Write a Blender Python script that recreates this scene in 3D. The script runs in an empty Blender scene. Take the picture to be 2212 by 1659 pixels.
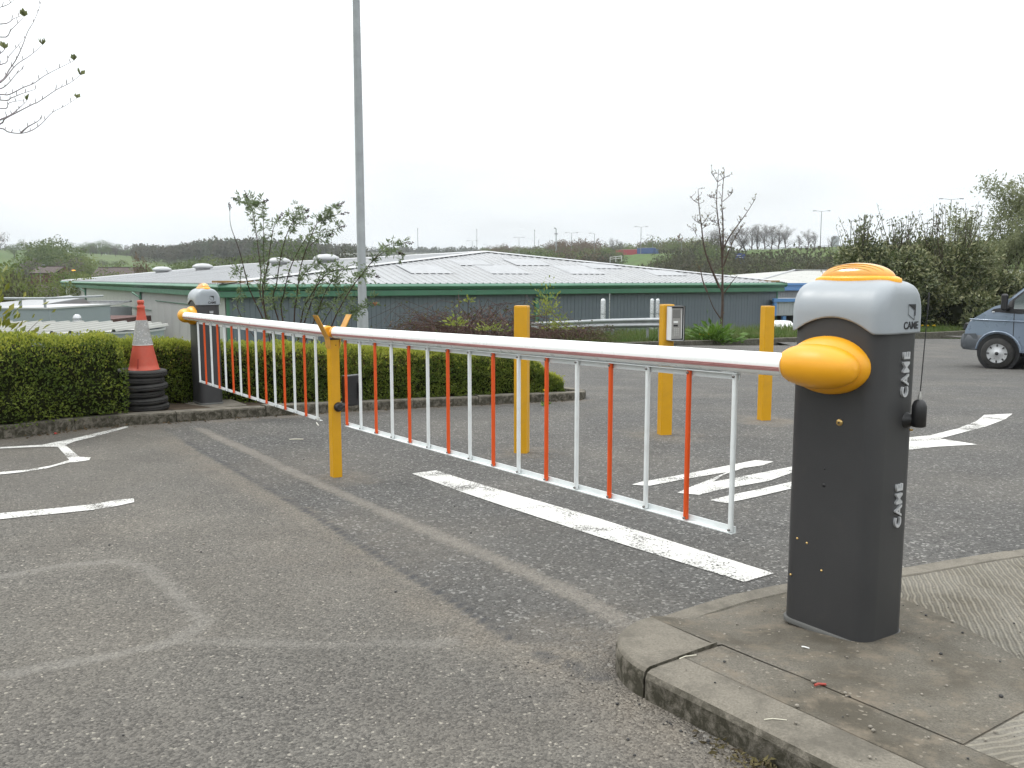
import bpy, bmesh, math, random
import numpy as np
from mathutils import Vector, Matrix
R = math.radians
scene = bpy.context.scene
COL = scene.collection

# ---------------------------------------------------------------- camera
EYE = Vector((0.0, 0.0, 1.2))
PITCH = R(6.88)
FPX = 1880.0                       # focal length in pixels of a 2212 px wide copy of the photograph
cam_data = bpy.data.cameras.new("camera")
cam_data.sensor_width = 36.0
cam_data.lens = FPX / 2212.0 * 36.0
cam_data.clip_start = 0.05
cam_data.clip_end = 9000.0
cam = bpy.data.objects.new("camera", cam_data)
COL.objects.link(cam)
cam.location = EYE
cam.rotation_euler = (math.pi / 2 - PITCH, 0, 0)
scene.camera = cam

# ---------------------------------------------------------------- sky, sun, exposure
SUN_EL, SUN_AZ = R(48), R(-65)     # azimuth measured from +Y towards +X
world = bpy.data.worlds.new("World")
scene.world = world
world.use_nodes = True
wn, wl = world.node_tree.nodes, world.node_tree.links
wn.clear()
w_out = wn.new("ShaderNodeOutputWorld")
w_bg = wn.new("ShaderNodeBackground")
w_bg.inputs["Strength"].default_value = 0.1
w_sky = wn.new("ShaderNodeTexSky")
w_sky.sky_type = 'NISHITA'
w_sky.sun_disc = False
w_sky.sun_elevation = SUN_EL
w_sky.sun_rotation = SUN_AZ
w_sky.air_density = 1.0
w_sky.dust_density = 3.0
w_tc = wn.new("ShaderNodeTexCoord")
w_sep = wn.new("ShaderNodeSeparateXYZ")
wl.new(w_tc.outputs["Generated"], w_sep.inputs[0])
# standard overcast sky: luminance rises from the horizon to the zenith as (1 + 2 sin h) / 3
w_cl = wn.new("ShaderNodeMath"); w_cl.operation = 'MAXIMUM'; w_cl.inputs[1].default_value = 0.0
wl.new(w_sep.outputs["Z"], w_cl.inputs[0])
w_ma = wn.new("ShaderNodeMath"); w_ma.operation = 'MULTIPLY_ADD'
w_ma.inputs[1].default_value = 22.0
w_ma.inputs[2].default_value = 8.5
wl.new(w_cl.outputs[0], w_ma.inputs[0])
# soft cloud structure
w_div = wn.new("ShaderNodeVectorMath"); w_div.operation = 'DIVIDE'
w_addz = wn.new("ShaderNodeMath"); w_addz.operation = 'ADD'; w_addz.inputs[1].default_value = 0.16
wl.new(w_cl.outputs[0], w_addz.inputs[0])
w_cmb = wn.new("ShaderNodeCombineXYZ")
for k in range(3): wl.new(w_addz.outputs[0], w_cmb.inputs[k])
wl.new(w_tc.outputs["Generated"], w_div.inputs[0]); wl.new(w_cmb.outputs[0], w_div.inputs[1])
w_noi = wn.new("ShaderNodeTexNoise"); w_noi.inputs["Scale"].default_value = 0.75
w_noi.inputs["Detail"].default_value = 5.0; w_noi.inputs["Roughness"].default_value = 0.45
wl.new(w_div.outputs[0], w_noi.inputs["Vector"])
w_rmp = wn.new("ShaderNodeMapRange")
w_rmp.inputs["From Min"].default_value = 0.33; w_rmp.inputs["From Max"].default_value = 0.68
w_rmp.inputs["To Min"].default_value = 0.90; w_rmp.inputs["To Max"].default_value = 1.16
wl.new(w_noi.outputs["Fac"], w_rmp.inputs["Value"])
w_mul = wn.new("ShaderNodeMath"); w_mul.operation = 'MULTIPLY'
wl.new(w_ma.outputs[0], w_mul.inputs[0]); wl.new(w_rmp.outputs[0], w_mul.inputs[1])
w_tint = wn.new("ShaderNodeVectorMath"); w_tint.operation = 'SCALE'
w_tint.inputs[0].default_value = (0.97, 1.0, 1.01)
wl.new(w_mul.outputs[0], w_tint.inputs["Scale"])
w_mix = wn.new("ShaderNodeMix"); w_mix.data_type = 'RGBA'; w_mix.inputs["Factor"].default_value = 0.94
wl.new(w_sky.outputs[0], w_mix.inputs["A"]); wl.new(w_tint.outputs[0], w_mix.inputs["B"])
wl.new(w_mix.outputs["Result"], w_bg.inputs["Color"])
wl.new(w_bg.outputs[0], w_out.inputs[0])

sun_data = bpy.data.lights.new("sun", 'SUN')
sun_data.energy = 1.3
sun_data.angle = R(14)
sun_data.color = (1.0, 0.97, 0.92)
sun = bpy.data.objects.new("sun", sun_data)
COL.objects.link(sun)
_sd = Vector((math.sin(SUN_AZ) * math.cos(SUN_EL), math.cos(SUN_AZ) * math.cos(SUN_EL), math.sin(SUN_EL)))
sun.rotation_euler = _sd.to_track_quat('Z', 'Y').to_euler()

vs = scene.view_settings
vs.view_transform = 'Standard'
vs.look = 'None'
vs.gamma = 1.0
vs.exposure = 0.0
vs.use_curve_mapping = False
scene.cycles.use_denoising = True
scene.cycles.max_bounces = 6
scene.cycles.transparent_max_bounces = 12
scene.cycles.use_adaptive_sampling = True
scene.cycles.adaptive_threshold = 0.015

# ---------------------------------------------------------------- helpers
rng = np.random.default_rng(7)

def ray(x, y):
    cx, cy = (x - 1106.0) / FPX, (y - 829.5) / FPX
    c, s = math.cos(PITCH), math.sin(PITCH)
    return Vector((cx, c - cy * s, -s - cy * c))

def P(x, y, Y):
    """world point seen at pixel (x, y) at forward distance Y"""
    d = ray(x, y)
    return EYE + d * (Y / d.y)

def on_z(x, y, z):
    d = ray(x, y)
    return EYE + d * ((z - EYE.z) / d.z)

_gy = np.array([-40, -10, 0, 2.6, 5.7, 8.5, 12, 18.8, 24, 30, 45, 80.])
_gz = np.array([0.25, 0.13, 0.08, 0.03, -0.08, -0.17, -0.35, -0.70, -0.86, -0.92, -1.0, -1.1])
_gd = np.gradient(_gz, _gy)

def ground(X, Y):
    """height of the asphalt yard"""
    X = np.asarray(X, float); Y = np.asarray(Y, float)
    y = np.clip(Y, _gy[0], _gy[-1] - 1e-6)
    i = np.clip(np.searchsorted(_gy, y, side='right') - 1, 0, len(_gy) - 2)
    h = _gy[i + 1] - _gy[i]
    t = (y - _gy[i]) / h
    z = ((2*t**3 - 3*t**2 + 1) * _gz[i] + (t**3 - 2*t**2 + t) * h * _gd[i]
         + (-2*t**3 + 3*t**2) * _gz[i + 1] + (t**3 - t**2) * h * _gd[i + 1])
    side = np.clip(-X - 0.3, 0, 7) * 0.03
    fade = np.clip((13.0 - Y) / 5.0, 0, 1)
    return z + side * fade

def gz(X, Y): return float(ground(X, Y))

def G(x, y, dz=0.0):
    """point where pixel (x, y) meets the yard (raised by dz)"""
    d = ray(x, y)
    t = 1.0
    for _ in range(60):
        p = EYE + d * t
        f = p.z - gz(p.x, p.y) - dz
        t += f / (-d.z) * 0.7
    p = EYE + d * t
    return Vector((p.x, p.y, gz(p.x, p.y) + dz))

def smooth(a, b, x):
    t = np.clip((np.asarray(x, float) - a) / (b - a), 0, 1)
    return t * t * (3 - 2 * t)

class MB:
    """collects shapes and links them as one mesh object"""
    def __init__(s): s.v, s.f, s.sm, s.mi = [], [], [], []
    def add(s, verts, faces, smooth=False, mi=0):
        o = len(s.v)
        s.v.extend([tuple(v) for v in verts])
        for f in faces:
            s.f.append(tuple(i + o for i in f)); s.sm.append(smooth); s.mi.append(mi)
        return s
    def box(s, c, size, M=None, bevel=0.0, mi=0):
        x, y, z = [k / 2 for k in size]
        c = Vector(c)
        if bevel <= 0:
            vs_ = [Vector((i * x, j * y, k * z)) for i in (-1, 1) for j in (-1, 1) for k in (-1, 1)]
            fs = [(0,1,3,2),(4,6,7,5),(0,4,5,1),(2,3,7,6),(0,2,6,4),(1,5,7,3)]
            sm = False
        else:
            b = bevel; vs_ = []; fs = []
            bm = bmesh.new(); bmesh.ops.create_cube(bm, size=1.0)
            for v in bm.verts: v.co = Vector((v.co.x * size[0], v.co.y * size[1], v.co.z * size[2]))
            bmesh.ops.bevel(bm, geom=bm.edges[:], offset=b, segments=2, affect='EDGES', profile=0.5)
            bm.verts.index_update()
            vs_ = [v.co.copy() for v in bm.verts]; fs = [[v.index for v in f.verts] for f in bm.faces]
            bm.free(); sm = False
        if M is not None: vs_ = [M @ v for v in vs_]
        return s.add([v + c for v in vs_], fs, sm, mi)
    def tube(s, pts, rad, n=8, cap=True, mi=0, smooth=True):
        pts = [Vector(p) for p in pts]
        if not hasattr(rad, '__len__'): rad = [rad] * len(pts)
        vs_, fs = [], []
        up = None
        for i, p in enumerate(pts):
            d = (pts[min(i + 1, len(pts) - 1)] - pts[max(i - 1, 0)])
            if d.length < 1e-9: d = Vector((0, 0, 1))
            d.normalize()
            if up is None:
                up = Vector((0, 0, 1)) if abs(d.z) < 0.9 else Vector((1, 0, 0))
            a = d.cross(up)
            if a.length < 1e-6: a = d.orthogonal()
            a.normalize(); b = a.cross(d).normalized(); up = b
            for k in range(n):
                t = 2 * math.pi * k / n
                vs_.append(p + (a * math.cos(t) + b * math.sin(t)) * rad[i])
        for i in range(len(pts) - 1):
            for k in range(n):
                fs.append((i*n + k, i*n + (k+1) % n, (i+1)*n + (k+1) % n, (i+1)*n + k))
        s.add(vs_, fs, smooth, mi)
        if cap:
            s.add(vs_[:n], [tuple(range(n - 1, -1, -1))], False, mi)
            s.add(vs_[-n:], [tuple(range(n))], False, mi)
        return s
    def lathe(s, prof, n=24, c=(0, 0, 0), M=None, mi=0, smooth=True):
        """prof: list of (radius, z)"""
        vs_, fs = [], []
        c = Vector(c)
        for r, z in prof:
            for k in range(n):
                t = 2 * math.pi * k / n
                v = Vector((r * math.cos(t), r * math.sin(t), z))
                vs_.append((M @ v if M is not None else v) + c)
        for i in range(len(prof) - 1):
            for k in range(n):
                fs.append((i*n + k, i*n + (k+1) % n, (i+1)*n + (k+1) % n, (i+1)*n + k))
        return s.add(vs_, fs, smooth, mi)
    def loft(s, rings, closed=True, cap0=False, cap1=False, mi=0, smooth=True):
        n = len(rings[0]); vs_ = [v for r in rings for v in r]; fs = []
        m = n if closed else n - 1
        for i in range(len(rings) - 1):
            for k in range(m):
                fs.append((i*n + k, i*n + (k+1) % n, (i+1)*n + (k+1) % n, (i+1)*n + k))
        s.add(vs_, fs, smooth, mi)
        if cap0: s.add(rings[0], [tuple(range(n - 1, -1, -1))], False, mi)
        if cap1: s.add(rings[-1], [tuple(range(n))], False, mi)
        return s
    def prism(s, poly, z0, z1, M=None, mi=0):
        """vertical prism over a polygon given anticlockwise"""
        n = len(poly)
        a = [Vector((p[0], p[1], z0)) for p in poly]; b = [Vector((p[0], p[1], z1)) for p in poly]
        vs_ = a + b
        if M is not None: vs_ = [M @ v for v in vs_]
        fs = [tuple(range(n - 1, -1, -1)), tuple(range(n, 2 * n))]
        fs += [(k, (k + 1) % n, n + (k + 1) % n, n + k) for k in range(n)]
        return s.add(vs_, fs, False, mi)
    def mesh(s, name, mats):
        me = bpy.data.meshes.new(name)
        me.from_pydata(s.v, [], s.f)
        if not isinstance(mats, (list, tuple)): mats = [mats]
        for m in mats: me.materials.append(m)
        me.polygons.foreach_set('use_smooth', np.array(s.sm, bool))
        if len(mats) > 1: me.polygons.foreach_set('material_index', np.array(s.mi, np.int32))
        me.update()
        return me
    def build(s, name, mats, parent=None, loc=None, rot=None):
        return link(name, s.mesh(name, mats), parent, loc, rot)

def link(name, data, parent=None, loc=None, rot=None):
    o = bpy.data.objects.new(name, data)
    COL.objects.link(o)
    if parent is not None: o.parent = parent
    if loc is not None: o.location = loc
    if rot is not None: o.rotation_euler = rot
    return o

def np_mesh(name, verts, faces, mats, smooth=False):
    """verts (n,3), faces (m,4) or (m,3) arrays"""
    me = bpy.data.meshes.new(name)
    verts = np.asarray(verts, np.float32); faces = np.asarray(faces, np.int32)
    me.vertices.add(len(verts)); me.vertices.foreach_set('co', verts.ravel())
    k = faces.shape[1]
    me.loops.add(faces.size); me.loops.foreach_set('vertex_index', faces.ravel())
    me.polygons.add(len(faces))
    me.polygons.foreach_set('loop_start', np.arange(0, faces.size, k, dtype=np.int32))
    me.polygons.foreach_set('loop_total', np.full(len(faces), k, np.int32))
    me.polygons.foreach_set('use_smooth', np.full(len(faces), smooth, bool))
    if not isinstance(mats, (list, tuple)): mats = [mats]
    for m in mats: me.materials.append(m)
    me.update(calc_edges=True)
    me.validate()
    return me

def thing(name, label, cat, loc=(0, 0, 0), rz=0.0, group=None):
    o = bpy.data.objects.new(name, None)
    COL.objects.link(o)
    o.location = loc; o.rotation_euler = (0, 0, rz)
    o.empty_display_size = 0.2
    return tag(o, label, cat, group)

def tag(o, label=None, cat=None, group=None, kind=None):
    if label: o['label'] = label
    if cat: o['category'] = cat
    if group: o['group'] = group
    if kind: o['kind'] = kind
    return o

def struct(o):
    o['kind'] = 'structure'; return o

def copy_tree(o, parent=None):
    c = o.copy(); COL.objects.link(c)
    c.parent = parent
    for ch in list(o.children): copy_tree(ch, c)
    return c

def Rz(a): return Matrix.Rotation(a, 3, 'Z')
def Rx(a): return Matrix.Rotation(a, 3, 'X')
def Ry(a): return Matrix.Rotation(a, 3, 'Y')

# ---------------------------------------------------------------- materials
class NT:
    def __init__(s, m):
        s.t = m.node_tree; s.n = s.t.nodes; s.l = s.t.links
    def new(s, kind, **kw):
        nd = s.n.new(kind)
        for k, v in kw.items():
            if k in nd.inputs.keys(): nd.inputs[k].default_value = v
            else: setattr(nd, k, v)
        return nd
    def link(s, a, b): s.l.new(a, b)
    def coord(s, mode='Object'):
        if mode == 'World': return s.new("ShaderNodeNewGeometry").outputs["Position"]
        return s.new("ShaderNodeTexCoord").outputs[mode]
    def noise(s, co, scale, detail=3.0, rough=0.55, dist=0.0):
        nd = s.new("ShaderNodeTexNoise")
        nd.inputs["Scale"].default_value = scale; nd.inputs["Detail"].default_value = detail
        nd.inputs["Roughness"].default_value = rough; nd.inputs["Distortion"].default_value = dist
        s.link(co, nd.inputs["Vector"]); return nd.outputs["Fac"]
    def rng(s, v, a, b, c=0.0, d=1.0):
        nd = s.new("ShaderNodeMapRange")
        nd.inputs["From Min"].default_value = a; nd.inputs["From Max"].default_value = b
        nd.inputs["To Min"].default_value = c; nd.inputs["To Max"].default_value = d
        s.link(v, nd.inputs["Value"]); return nd.outputs[0]
    def math(s, op, a, b=None, c=None):
        nd = s.new("ShaderNodeMath"); nd.operation = op
        for i, v in enumerate((a, b, c)):
            if v is None: continue
            if isinstance(v, (int, float)): nd.inputs[i].default_value = v
            else: s.link(v, nd.inputs[i])
        return nd.outputs[0]
    def mix(s, fac, a, b, blend='MIX'):
        nd = s.new("ShaderNodeMix"); nd.data_type = 'RGBA'; nd.blend_type = blend
        for nm, v in (("Factor", fac), ("A", a), ("B", b)):
            if isinstance(v, (int, float)): nd.inputs[nm].default_value = v
            elif isinstance(v, (tuple, list)): nd.inputs[nm].default_value = (*v[:3], 1.0)
            else: s.link(v, nd.inputs[nm])
        return nd.outputs["Result"]
    def bump(s, h, strength=0.3, dist=0.01, normal=None):
        nd = s.new("ShaderNodeBump"); nd.inputs["Strength"].default_value = strength
        nd.inputs["Distance"].default_value = dist
        s.link(h, nd.inputs["Height"])
        if normal is not None: s.link(normal, nd.inputs["Normal"])
        return nd.outputs[0]

def new_mat(name):
    m = bpy.data.materials.new(name); m.use_nodes = True
    nt = NT(m)
    return m, nt, nt.n["Principled BSDF"]

def simple(name, col, rough=0.5, metal=0.0, var=0.12, scale=6.0, bump=0.0, bscale=60.0, spec=0.5,
           dirt=None, dirt_amt=0.0, coord='Object', coat=0.0):
    m, nt, b = new_mat(name)
    co = nt.coord(coord)
    n1 = nt.noise(co, scale, 4.0, 0.6)
    lo = tuple(c * (1 - var) for c in col); hi = tuple(min(1.0, c * (1 + var)) for c in col)
    c = nt.mix(nt.rng(n1, 0.3, 0.7), lo, hi)
    if dirt is not None:
        n2 = nt.noise(co, scale * 2.3, 6.0, 0.65, 0.4)
        c = nt.mix(nt.rng(n2, 0.5, 0.75, 0.0, dirt_amt), c, dirt)
    nt.link(c, b.inputs["Base Color"])
    n3 = nt.noise(co, scale * 3.0, 3.0)
    nt.link(nt.rng(n3, 0.3, 0.7, max(0.02, rough - 0.07), min(1.0, rough + 0.07)), b.inputs["Roughness"])
    b.inputs["Metallic"].default_value = metal
    b.inputs["Specular IOR Level"].default_value = spec
    b.inputs["Coat Weight"].default_value = coat
    if bump > 0:
        nt.link(nt.bump(nt.noise(co, bscale, 3.0), bump, 0.004), b.inputs["Normal"])
    return m

def leaf_mat(name, c0, c1, c2, trans=0.25, rough=0.45, scale=3.0, spec=0.35):
    """leaf colour varies from leaf to leaf and softly over the plant"""
    m, nt, b = new_mat(name)
    g = nt.new("ShaderNodeNewGeometry")
    ra = g.outputs["Random Per Island"]
    co = nt.coord('Object')
    n = nt.noise(co, scale, 3.0)
    base = nt.mix(nt.rng(ra, 0.0, 1.0), c0, c1)
    col = nt.mix(nt.rng(n, 0.42, 0.68), base, c2)
    nt.link(col, b.inputs["Base Color"])
    b.inputs["Roughness"].default_value = rough
    b.inputs["Specular IOR Level"].default_value = spec
    tr = nt.new("ShaderNodeBsdfTranslucent")
    nt.link(col, tr.inputs["Color"])
    mx = nt.new("ShaderNodeMixShader"); mx.inputs[0].default_value = trans
    nt.link(b.outputs[0], mx.inputs[1]); nt.link(tr.outputs[0], mx.inputs[2])
    nt.link(mx.outputs[0], nt.n["Material Output"].inputs[0])
    return m
# ================================================================ ground, yard, kerbs, markings
KF = [(-9.0, 1.9), (-6.6, 4.0), (-3.84, 6.43), (-3.48, 7.12), (-2.9, 7.66), (-2.25, 8.28), (-1.5, 8.98), (-0.7, 9.66), (0.0, 10.1), (0.5, 10.36), (0.82, 10.56)]
KEND = [(0.82, 10.56), (0.93, 10.75), (0.93, 11.0), (0.8, 11.25), (0.5, 12.0), (0.2, 14.0), (0.0, 18.0), (0.1, 26.0)]
VERGE = [(0.1, 26.0), (0.62, 26.5), (3.4, 27.1), (6.17, 27.97), (11.21, 30.34), (17.85, 34.1), (30.0, 42.0), (55.0, 60.0)]
YARD = KF + KEND[1:] + VERGE[1:] + [(75, 60), (75, -30), (-30, -30), (-30, -16)]

def in_poly(X, Y, poly):
    X = np.asarray(X, float); Y = np.asarray(Y, float)
    ins = np.zeros(X.shape, bool)
    n = len(poly)
    for i in range(n):
        x0, y0 = poly[i][:2]; x1, y1 = poly[(i + 1) % n][:2]
        c = ((y0 > Y) != (y1 > Y))
        with np.errstate(divide='ignore', invalid='ignore'):
            xi = (x1 - x0) * (Y - y0) / (y1 - y0 + 1e-12) + x0
        ins ^= c & (X < xi)
    return ins

def dist_line(X, Y, pts):
    X = np.asarray(X, float); Y = np.asarray(Y, float)
    best = np.full(X.shape, 1e9)
    for (x0, y0), (x1, y1) in zip([p[:2] for p in pts[:-1]], [p[:2] for p in pts[1:]]):
        dx, dy = x1 - x0, y1 - y0
        t = np.clip(((X - x0) * dx + (Y - y0) * dy) / (dx * dx + dy * dy + 1e-12), 0, 1)
        best = np.minimum(best, np.hypot(X - x0 - t * dx, Y - y0 - t * dy))
    return best

EMB = [(300, -20), (114, 300), (33.4, 437), (-23, 532), (-114, 703), (-266, 990)]
PLAIN = -3.3

def vnoise(X, Y, s, seed=0):
    return (np.sin(X / s * 1.7 + seed) * np.cos(Y / s * 1.3 + seed * 2.1) + np.sin((X + Y) / s * 0.9 + seed * 3.3) * 0.7
            + np.cos((X * 0.6 - Y) / s * 2.3 + seed) * 0.4) / 2.1

def terrain(X, Y):
    X = np.asarray(X, float); Y = np.asarray(Y, float)
    ins = in_poly(X, Y, YARD)
    d = np.where(ins, 0.0, dist_line(X, Y, KF + KEND[1:] + VERGE[1:]))
    r = np.hypot(X, Y)
    right = smooth(-1, 6, X)
    w0 = 1.7 + 3.5 * right
    zed = ground(np.clip(X, -8, 60), np.clip(Y, -30, 60)) + 0.085 - 0.4 * (1 - np.where(X > 0.5, smooth(0.05, 0.5, d), smooth(0.9, 1.6, d)))
    drop = smooth(0, 1, (d - w0) / 9.0)
    z = zed * (1 - drop) + PLAIN * drop + 0.04 * vnoise(X, Y, 1.1) * np.clip(d - .3, 0, 1)
    z = np.where(ins, ground(X, Y) - 0.35, z)
    px = np.where(Y > 1, X / np.maximum(Y, 1), np.sign(X) * 5)
    left = 1 - smooth(-0.08, 0.25, px)
    hill = smooth(240, 760, r) * (22.0 + 3.0 * np.sin(px * 9 + 1)) + smooth(760, 2500, r) * 34
    z = z + hill * (0.25 + 0.75 * left) + 1.5 * vnoise(X, Y, 130, 2) * smooth(200, 500, r)
    e = dist_line(X, Y, EMB)
    far = ((X - 114) * (437 - 300) + (Y - 300) * (114 - 33.4)) > 0
    emb = np.where(far, np.where(e < 36, 12.4, 12.4 - (e - 36) * 0.3), 12.4 - e * 0.33)
    return np.maximum(z, np.where(r > 60, emb, -99))

def tz(X, Y): return float(terrain(np.array([X]), np.array([Y]))[0])

def sheet(poly, zfun, step=0.25, dz=0.0):
    """polygon in plan, cut into a grid and draped on zfun; returns verts, faces"""
    bm = bmesh.new()
    vs_ = [bm.verts.new((p[0], p[1], 0)) for p in poly]
    bm.faces.new(vs_)
    xs = [p[0] for p in poly]; ys = [p[1] for p in poly]
    for ax, lo, hi in ((0, min(xs), max(xs)), (1, min(ys), max(ys))):
        k = math.ceil(lo / step) * step
        while k < hi:
            co = (k, 0, 0) if ax == 0 else (0, k, 0)
            no = (1, 0, 0) if ax == 0 else (0, 1, 0)
            bmesh.ops.bisect_plane(bm, geom=bm.verts[:] + bm.edges[:] + bm.faces[:], plane_co=co, plane_no=no)
            k += step
    bmesh.ops.recalc_face_normals(bm, faces=bm.faces[:])
    if sum(f.normal.z for f in bm.faces) < 0:
        bmesh.ops.reverse_faces(bm, faces=bm.faces[:])
    bm.verts.index_update()
    V = [Vector((v.co.x, v.co.y, zfun(v.co.x, v.co.y) + dz)) for v in bm.verts]
    F = [[v.index for v in f.verts] for f in bm.faces]
    bm.free()
    return V, F

# ---- asphalt
def asphalt_material():
    m, nt, b = new_mat("asphalt")
    co = nt.coord('World')
    at = lambda n: nt.new("ShaderNodeAttribute", attribute_name=n).outputs["Fac"]
    road, sand, ghost, tar = at("road"), at("sand"), at("ghost"), at("tar")
    # stones
    v1 = nt.new("ShaderNodeTexVoronoi"); v1.inputs["Scale"].default_value = 140.0
    nt.link(co, v1.inputs["Vector"])
    sep = nt.new("ShaderNodeSeparateColor"); nt.link(v1.outputs["Color"], sep.inputs[0])
    v2 = nt.new("ShaderNodeTexVoronoi"); v2.inputs["Scale"].default_value = 80.0
    nt.link(co, v2.inputs["Vector"])
    sep2 = nt.new("ShaderNodeSeparateColor"); nt.link(v2.outputs["Color"], sep2.inputs[0])
    big = nt.noise(co, 0.45, 4.0, 0.55)
    mid = nt.noise(co, 2.2, 5.0, 0.6)
    fine = nt.noise(co, 260.0, 2.0, 0.6)
    park = nt.mix(nt.rng(sep.outputs[0], 0.0, 1.0), (0.048, 0.045, 0.040), (0.158, 0.147, 0.129))
    park = nt.mix(nt.rng(sep.outputs[1], 0.965, 0.995), park, (0.33, 0.305, 0.26))
    rd = nt.mix(nt.rng(sep2.outputs[0], 0.0, 1.0), (0.046, 0.045, 0.043), (0.112, 0.109, 0.104))
    rd = nt.mix(nt.rng(sep2.outputs[1], 0.93, 0.97), rd, (0.27, 0.265, 0.25))
    rd = nt.mix(nt.rng(sep.outputs[2], 0.94, 0.98), rd, (0.25, 0.245, 0.23))
    edge = nt.math('MULTIPLY', road, 1.0)
    c = nt.mix(edge, park, rd)
    c = nt.mix(nt.rng(big, 0.3, 0.7), c, nt.mix(0.4, c, (0.125, 0.115, 0.100)), 'MIX')
    c = nt.mix(nt.rng(mid, 0.35, 0.75, 0.0, 0.55), c, nt.mix(1.0, c, (0.62, 0.60, 0.58), 'MULTIPLY'))
    pat = nt.noise(co, 0.9, 3.0, 0.5)
    c = nt.mix(nt.rng(pat, 0.45, 0.75, 0.0, 0.5), c, nt.mix(1.0, c, (1.55, 1.5, 1.42), 'MULTIPLY'))
    # sand lies between the stones
    sn = nt.noise(co, 9.0, 5.0, 0.65)
    sf = nt.math('MULTIPLY', sand, nt.rng(sn, 0.25, 0.6, 0.25, 1.0))
    grain = nt.mix(nt.rng(sep.outputs[0], 0, 1), (0.118, 0.098, 0.076), (0.245, 0.212, 0.168))
    c = nt.mix(nt.math('MINIMUM', sf, 0.9), c, grain)
    gf = nt.math('MULTIPLY', ghost, nt.rng(sn, 0.2, 0.7, 0.45, 0.95))
    c = nt.mix(gf, c, nt.mix(nt.rng(sep.outputs[0], 0, 1), (0.150, 0.140, 0.125), (0.235, 0.220, 0.195)))
    tf = nt.math('MULTIPLY', tar, nt.rng(sn, 0.3, 0.55, 0.2, 1.0))
    c = nt.mix(nt.math('MULTIPLY', tf, 0.95), c, (0.040, 0.041, 0.044))
    nt.link(c, b.inputs["Base Color"])
    b.inputs["Roughness"].default_value = 0.82
    b.inputs["Specular IOR Level"].default_value = 0.35
    h = nt.math('ADD', nt.math('MULTIPLY', v1.outputs["Distance"], -0.9), nt.math('MULTIPLY', fine, 0.25))
    h2 = nt.math('ADD', h, nt.math('MULTIPLY', nt.math('MULTIPLY', v2.outputs["Distance"], -1.6), road))
    nt.link(nt.bump(h2, 0.95, 0.007), b.inputs["Normal"])
    return m
MAT_ASPHALT = asphalt_material()

D = Vector((-0.5757, 0.8177, 0)).normalized()      # along the booms
N = Vector((-D.y, D.x, 0))                         # out of the cabinets' wide front
gpt = lambda x, y: tuple(G(x, y)[:2])

def axis_steps(lo, hi, a, b, fine, grow):
    xs = list(np.arange(a, b, fine)); x = b; s = fine
    while x < hi: xs.append(x); s *= grow; x += s
    xs.append(hi); x = a; s = fine; pre = []
    while True:
        s *= grow; x -= s
        if x <= lo: break
        pre.append(x)
    return np.array([lo] + pre[::-1] + xs)

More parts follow.
